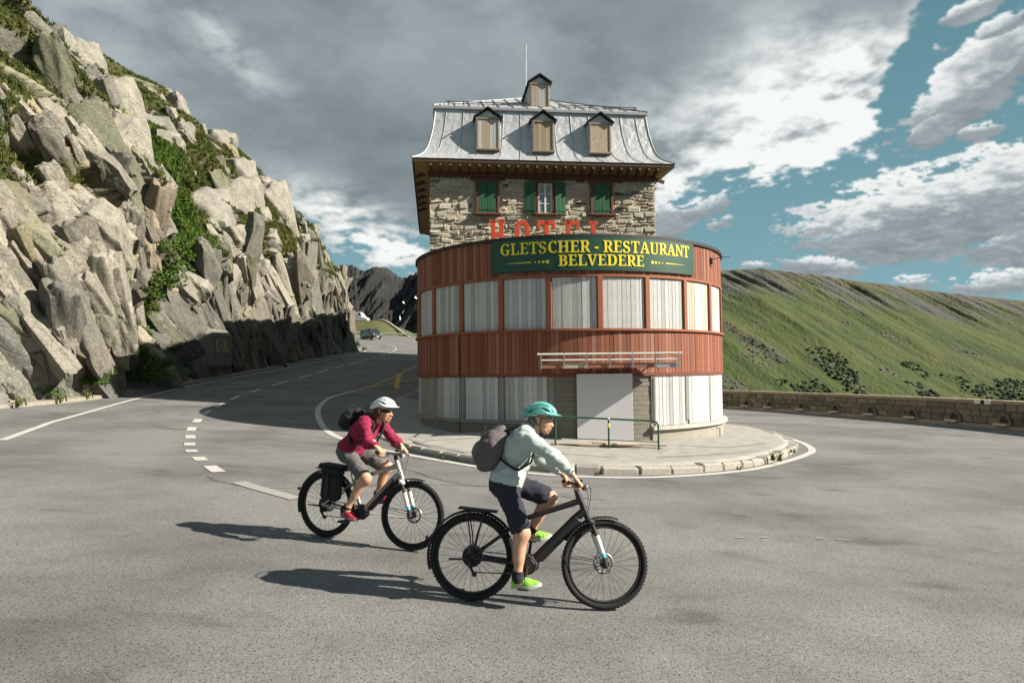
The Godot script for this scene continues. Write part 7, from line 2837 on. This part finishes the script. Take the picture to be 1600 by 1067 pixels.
func build_riders() -> void:
	# the rider in front
	var steer := 0.16
	var A := make_bike("bicycle", "black electric bicycle nearest the viewer, ridden by the person in mint green", M.black_frame, M.fork_white, steer, Vector3(-0.02, -0.168, 0))
	var J := {
		"label": "person in mint green jacket and navy shorts riding the front black bicycle", "fem": false, "tone": Color(0.50, 0.29, 0.195),
		"hip": Vector3(0.255, 1.00, 0), "chest": Vector3(0.355, 1.285, 0), "shR": Vector3(0.41, 1.405, 0.175), "shL": Vector3(0.39, 1.405, -0.175), "neck": Vector3(0.425, 1.445, 0), "head": Vector3(0.535, 1.545, 0.0), "face": turned(-0.10, -0.10),
		"kneeR": Vector3(0.42, 0.60, 0.115), "ankleR": Vector3(0.395, 0.235, 0.125), "heelR": Vector3(0.355, 0.155, 0.13), "toeR": Vector3(0.595, 0.185, 0.15),
		"kneeL": Vector3(0.635, 0.87, -0.12), "ankleL": Vector3(0.475, 0.565, -0.125), "heelL": Vector3(0.43, 0.49, -0.13), "toeL": Vector3(0.665, 0.525, -0.15),
		"elbowR": Vector3(0.655, 1.245, 0.265), "wristR": Vector3(0.822, 1.085, 0.275), "gripR": Vector3(0.868, 1.028, 0.275), "alongR": Vector3(-0.10, 0.03, 1.0).normalized(),
		"elbowL": Vector3(0.545, 1.185, -0.275), "wristL": Vector3(0.705, 1.055, -0.300), "gripL": Vector3(0.770, 1.018, -0.300), "alongL": Vector3(-0.42, 0.03, -0.9).normalized(),
		"jacket": M.mint_cloth, "shorts": M.navy_cloth, "sock": 0.16, "hem": 0.86, "shoe": M.shoe_lime, "sole": M.shoe_pale}
	fit_hands(J, steer)
	var objs := [A, build_rider(J), build_helmet("mint green bicycle helmet worn by the front rider", J.head + Vector3(-0.004, -0.010, 0), J.face, M.helmet_mint), build_backpack("large grey backpack on the front rider's back", J, M.pack_grey, M.pack_light, 1.14, 0.07)]
	place_on(objs, Vector2(-0.375, -5.85), 4.0, -3.5)
	# the rider behind
	steer = 0.10
	var B := make_bike("bicycle", "silver electric bicycle with black rear bag, ridden by the person in raspberry red", M.silver_frame, M.fork_white, steer, Vector3(-0.135, -0.10, 0))
	var K := {
		"label": "person in raspberry red fleece and grey shorts riding the rear silver bicycle", "fem": true, "tone": Color(0.54, 0.31, 0.20),
		"hip": Vector3(0.275, 0.985, 0), "chest": Vector3(0.44, 1.215, 0), "shR": Vector3(0.53, 1.315, 0.155), "shL": Vector3(0.53, 1.315, -0.155), "neck": Vector3(0.555, 1.35, 0), "head": Vector3(0.675, 1.455, 0.0), "face": turned(-0.05, -0.04),
		"kneeR": Vector3(0.575, 0.715, 0.12), "ankleR": Vector3(0.365, 0.375, 0.125), "heelR": Vector3(0.295, 0.295, 0.13), "toeR": Vector3(0.515, 0.245, 0.145),
		"kneeL": Vector3(0.69, 0.83, -0.12), "ankleL": Vector3(0.585, 0.52, -0.125), "heelL": Vector3(0.545, 0.425, -0.13), "toeL": Vector3(0.765, 0.46, -0.145),
		"elbowR": Vector3(0.675, 1.10, 0.26), "wristR": Vector3(0.822, 1.065, 0.285), "gripR": Vector3(0.868, 1.028, 0.285), "alongR": Vector3(-0.2, 0.03, 1.0).normalized(),
		"elbowL": Vector3(0.69, 1.11, -0.26), "wristL": Vector3(0.73, 1.055, -0.30), "gripL": Vector3(0.770, 1.018, -0.300), "alongL": Vector3(-0.42, 0.03, -0.9).normalized(),
		"jacket": M.raspberry_cloth, "shorts": M.taupe_cloth, "sock": 0.07, "hem": 0.80, "shoe": M.shoe_red, "sole": M.shoe_grey}
	fit_hands(K, steer)
	var objs2 := [B, build_rider(K), build_helmet("white bicycle helmet with a peak worn by the rear rider", K.head + Vector3(-0.004, -0.010, 0), K.face, M.helmet_white), build_backpack("small black backpack on the rear rider's back", K, M.pack_black, M.pack_black, 0.82, -0.02), pannier()]
	place_on(objs2, Vector2(-2.14, -7.78), 22.0, -3.0)

func fit_hands(J: Dictionary, steer: float) -> void:   # hands to the grips of the turned handlebar
	var head_top := Vector3(0.872, 0.93, 0)
	var head_low := Vector3(0.958, 0.745, 0)
	var axis := (head_top - head_low).normalized()
	var T := Transform3D(Basis(axis, steer), head_low - Basis(axis, steer) * head_low)
	for s in [["R", 1], ["L", -1]]:
		var inn: Vector3 = T * Vector3(0.833, 1.014, 0.225 * s[1])
		var out: Vector3 = T * Vector3(0.80, 1.018, 0.348 * s[1])
		var g := inn.lerp(out, 0.5)
		J["grip" + s[0]] = g
		J["along" + s[0]] = (out - inn).normalized()
		var from: Vector3 = (g - J["elbow" + s[0]]).normalized()
		J["wrist" + s[0]] = g - from * 0.075 + Vector3(0, 0.040, 0)

func pannier() -> Node3D:
	var b := thing("pannier_bag", "black pannier bag hanging from the rear rack of the silver bicycle", "bag")
	for s in [1]:
		var mb := MB.new()
		mb.bev(Vector3(0.150, 0.590, 0.135 * s), Vector3(0.25, 0.29, 0.105), 0.03, Basis(Vector3.BACK, -0.05))
		part("bag", mb, M.pack_black, b)
		mb = MB.new()
		mb.bev(Vector3(0.150, 0.750, 0.135 * s), Vector3(0.27, 0.05, 0.125), 0.025, Basis(Vector3.BACK, -0.06))
		part("flap", mb, M.pack_black, b)
		mb = MB.new()
		mb.bev(Vector3(0.135, 0.60, 0.206 * s), Vector3(0.03, 0.26, 0.006), 0.002)
		part("strap", mb, M.plastic, b)
	var mb := MB.new()
	mb.bev(Vector3(0.10, 0.790, 0.02), Vector3(0.36, 0.06, 0.20), 0.025, Basis(Vector3.BACK, -0.05))
	part("top_bag", mb, M.pack_black, b)
	return b

# ---------------------------------------------------------------- vans: x forward, y up, z to the right
func build_van(called: String, label: String, paint: Material, len: float, high: float, wide: float, cargo: bool) -> Node3D:
	var v := thing(called, label, "van")
	var hw := wide / 2
	# side outline stations: x, underside, belt, roof, how far the roof leans in
	var st := [[-0.50, 0.42, 1.02, 1.50, 0.14], [-0.495, 0.30, 1.05, high - 0.22, 0.13], [-0.47, 0.28, 1.07, high - 0.04, 0.14], [-0.2, 0.26, 1.08, high, 0.13], [0.10, 0.26, 1.08, high - 0.01, 0.13], [0.185, 0.26, 1.08, high - 0.05, 0.14], [0.33, 0.26, 1.10, 1.16 + (0.12 if cargo else 0.0), 0.10], [0.42, 0.27, 1.00, 1.06, 0.10], [0.485, 0.30, 0.84, 0.92, 0.12], [0.50, 0.40, 0.70, 0.74, 0.16]]
	var rows := []
	for s in st:
		var x: float = s[0] * len
		var w := hw * (1.0 - 0.12 * smoothstep(0.36, 0.5, absf(s[0])))
		var yb: float = s[1]; var ym: float = s[2]; var yt: float = s[3]; var inn: float = s[4]
		var half := [Vector3(x, yb, 0), Vector3(x, yb, w * 0.86), Vector3(x, yb + 0.12, w), Vector3(x, lerpf(yb, ym, 0.6), w * 1.015), Vector3(x, ym, w * 0.985), Vector3(x, lerpf(ym, yt, 0.55), w - inn * 0.55), Vector3(x, yt - 0.06, w - inn), Vector3(x, yt, w - inn - 0.10), Vector3(x, yt + 0.015, 0)]
		var row := PackedVector3Array(half)
		for k in range(7, -1, -1): row.append(Vector3(half[k].x, half[k].y, -half[k].z))
		rows.append(row)
	var mb := MB.new()
	mb.grid(rows, false)
	for e in [0, st.size() - 1]:
		var c := Vector3(st[e][0] * len, (st[e][1] + st[e][3]) / 2, 0)
		for k in 16:
			if e == 0: mb.tri(c, rows[e][k], rows[e][k + 1])
			else: mb.tri(c, rows[e][k + 1], rows[e][k])
	part("body", mb, paint, v)
	# glass
	var xa := 0.19 * len; var xb := 0.322 * len
	mb = MB.new()
	mb.quad(Vector3(xb + 0.03, 1.16, hw - 0.18), Vector3(xb + 0.03, 1.16, -hw + 0.18), Vector3(xa + 0.04, high - 0.12, -hw + 0.30), Vector3(xa + 0.04, high - 0.12, hw - 0.30))
	part("windscreen", mb, M.car_glass, v)
	for s in [-1, 1]:
		var zs := [[0.17, 0.05], [0.04, -0.20], [-0.21, -0.46]] if not cargo else [[0.17, 0.06]]
		for q in zs:
			mb = MB.new()
			var lo := hw * 0.985 + 0.004 - 0.02
			var hi := hw - 0.105 + 0.012
			var a := Vector3(q[1] * len, 1.14, lo * s); var b := Vector3(q[0] * len + (0.28 if q[0] > 0.15 else 0.0), 1.14, lo * s)
			var c := Vector3(q[0] * len, high - 0.22, hi * s); var d := Vector3(q[1] * len, high - 0.22, hi * s)
			if s > 0: mb.quad(a, b, c, d)
			else: mb.quad(b, a, d, c)
			part("side_window", mb, M.car_glass, v)
		mb = MB.new()
		mb.bev(Vector3(0.478 * len, 0.80, s * (hw - 0.30)), Vector3(0.16, 0.16, 0.34), 0.04, Basis(Vector3.UP, -s * 0.3))
		part("headlight", mb, M.lamp_glass, v)
		mb = MB.new()
		mb.bev(Vector3(0.235 * len, 1.18, s * (hw + 0.10)), Vector3(0.10, 0.17, 0.20), 0.03)
		part("wing_mirror", mb, paint, v)
		mb = MB.new()
		mb.bev(Vector3(-0.498 * len, 0.98, s * (hw - 0.10)), Vector3(0.05, 0.42, 0.12), 0.02)
		part("tail_light", mb, M.lamp_red, v)
		for x in [0.30 * len, -0.30 * len]:
			var w := node("wheel", v)
			mb = MB.new()
			mb.ring(Vector3(x, 0.33, s * (hw - 0.11)), Vector3(0, 0, s), 0.245, 0.09, 26, 10)
			part("tyre", mb, M.rubber, w)
			mb = MB.new()
			mb.disc(Vector3(x, 0.33, s * (hw - 0.06)), Vector3(0, 0, s), 0.20, 0.05, 20)
			part("rim", mb, M.alloy, w)
	mb = MB.new()
	mb.bev(Vector3(0.503 * len, 0.62, 0), Vector3(0.04, 0.16, wide * 0.5), 0.015)
	part("grille", mb, M.plastic, v)
	mb = MB.new()
	mb.bev(Vector3(0.498 * len, 0.38, 0), Vector3(0.12, 0.16, wide * 0.82), 0.04)
	part("bumper", mb, M.plastic if not cargo else paint, v)
	mb = MB.new()
	mb.box(Vector3(0.513 * len, 0.45, 0), Vector3(0.02, 0.11, 0.50))
	part("number_plate", mb, M.plate_white, v)
	return v

func build_vans() -> void:
	var a := build_van("parked_van", "black passenger van coming round the far bend beyond the cliff", M.van_black, 5.0, 1.92, 1.92, false)
	a.position = onground(-24.4, -118.0, 0.0)
	a.rotation = Vector3(0, deg_to_rad(-52), 0)
	a.name = "black_van"
	var b := build_van("white_van", "white delivery van on the upper road above the grassy bank", M.van_white, 5.9, 2.55, 2.0, true)
	b.position = Vector3(-41.6, 15.94, -184.5)
	b.rotation.y = deg_to_rad(-14)
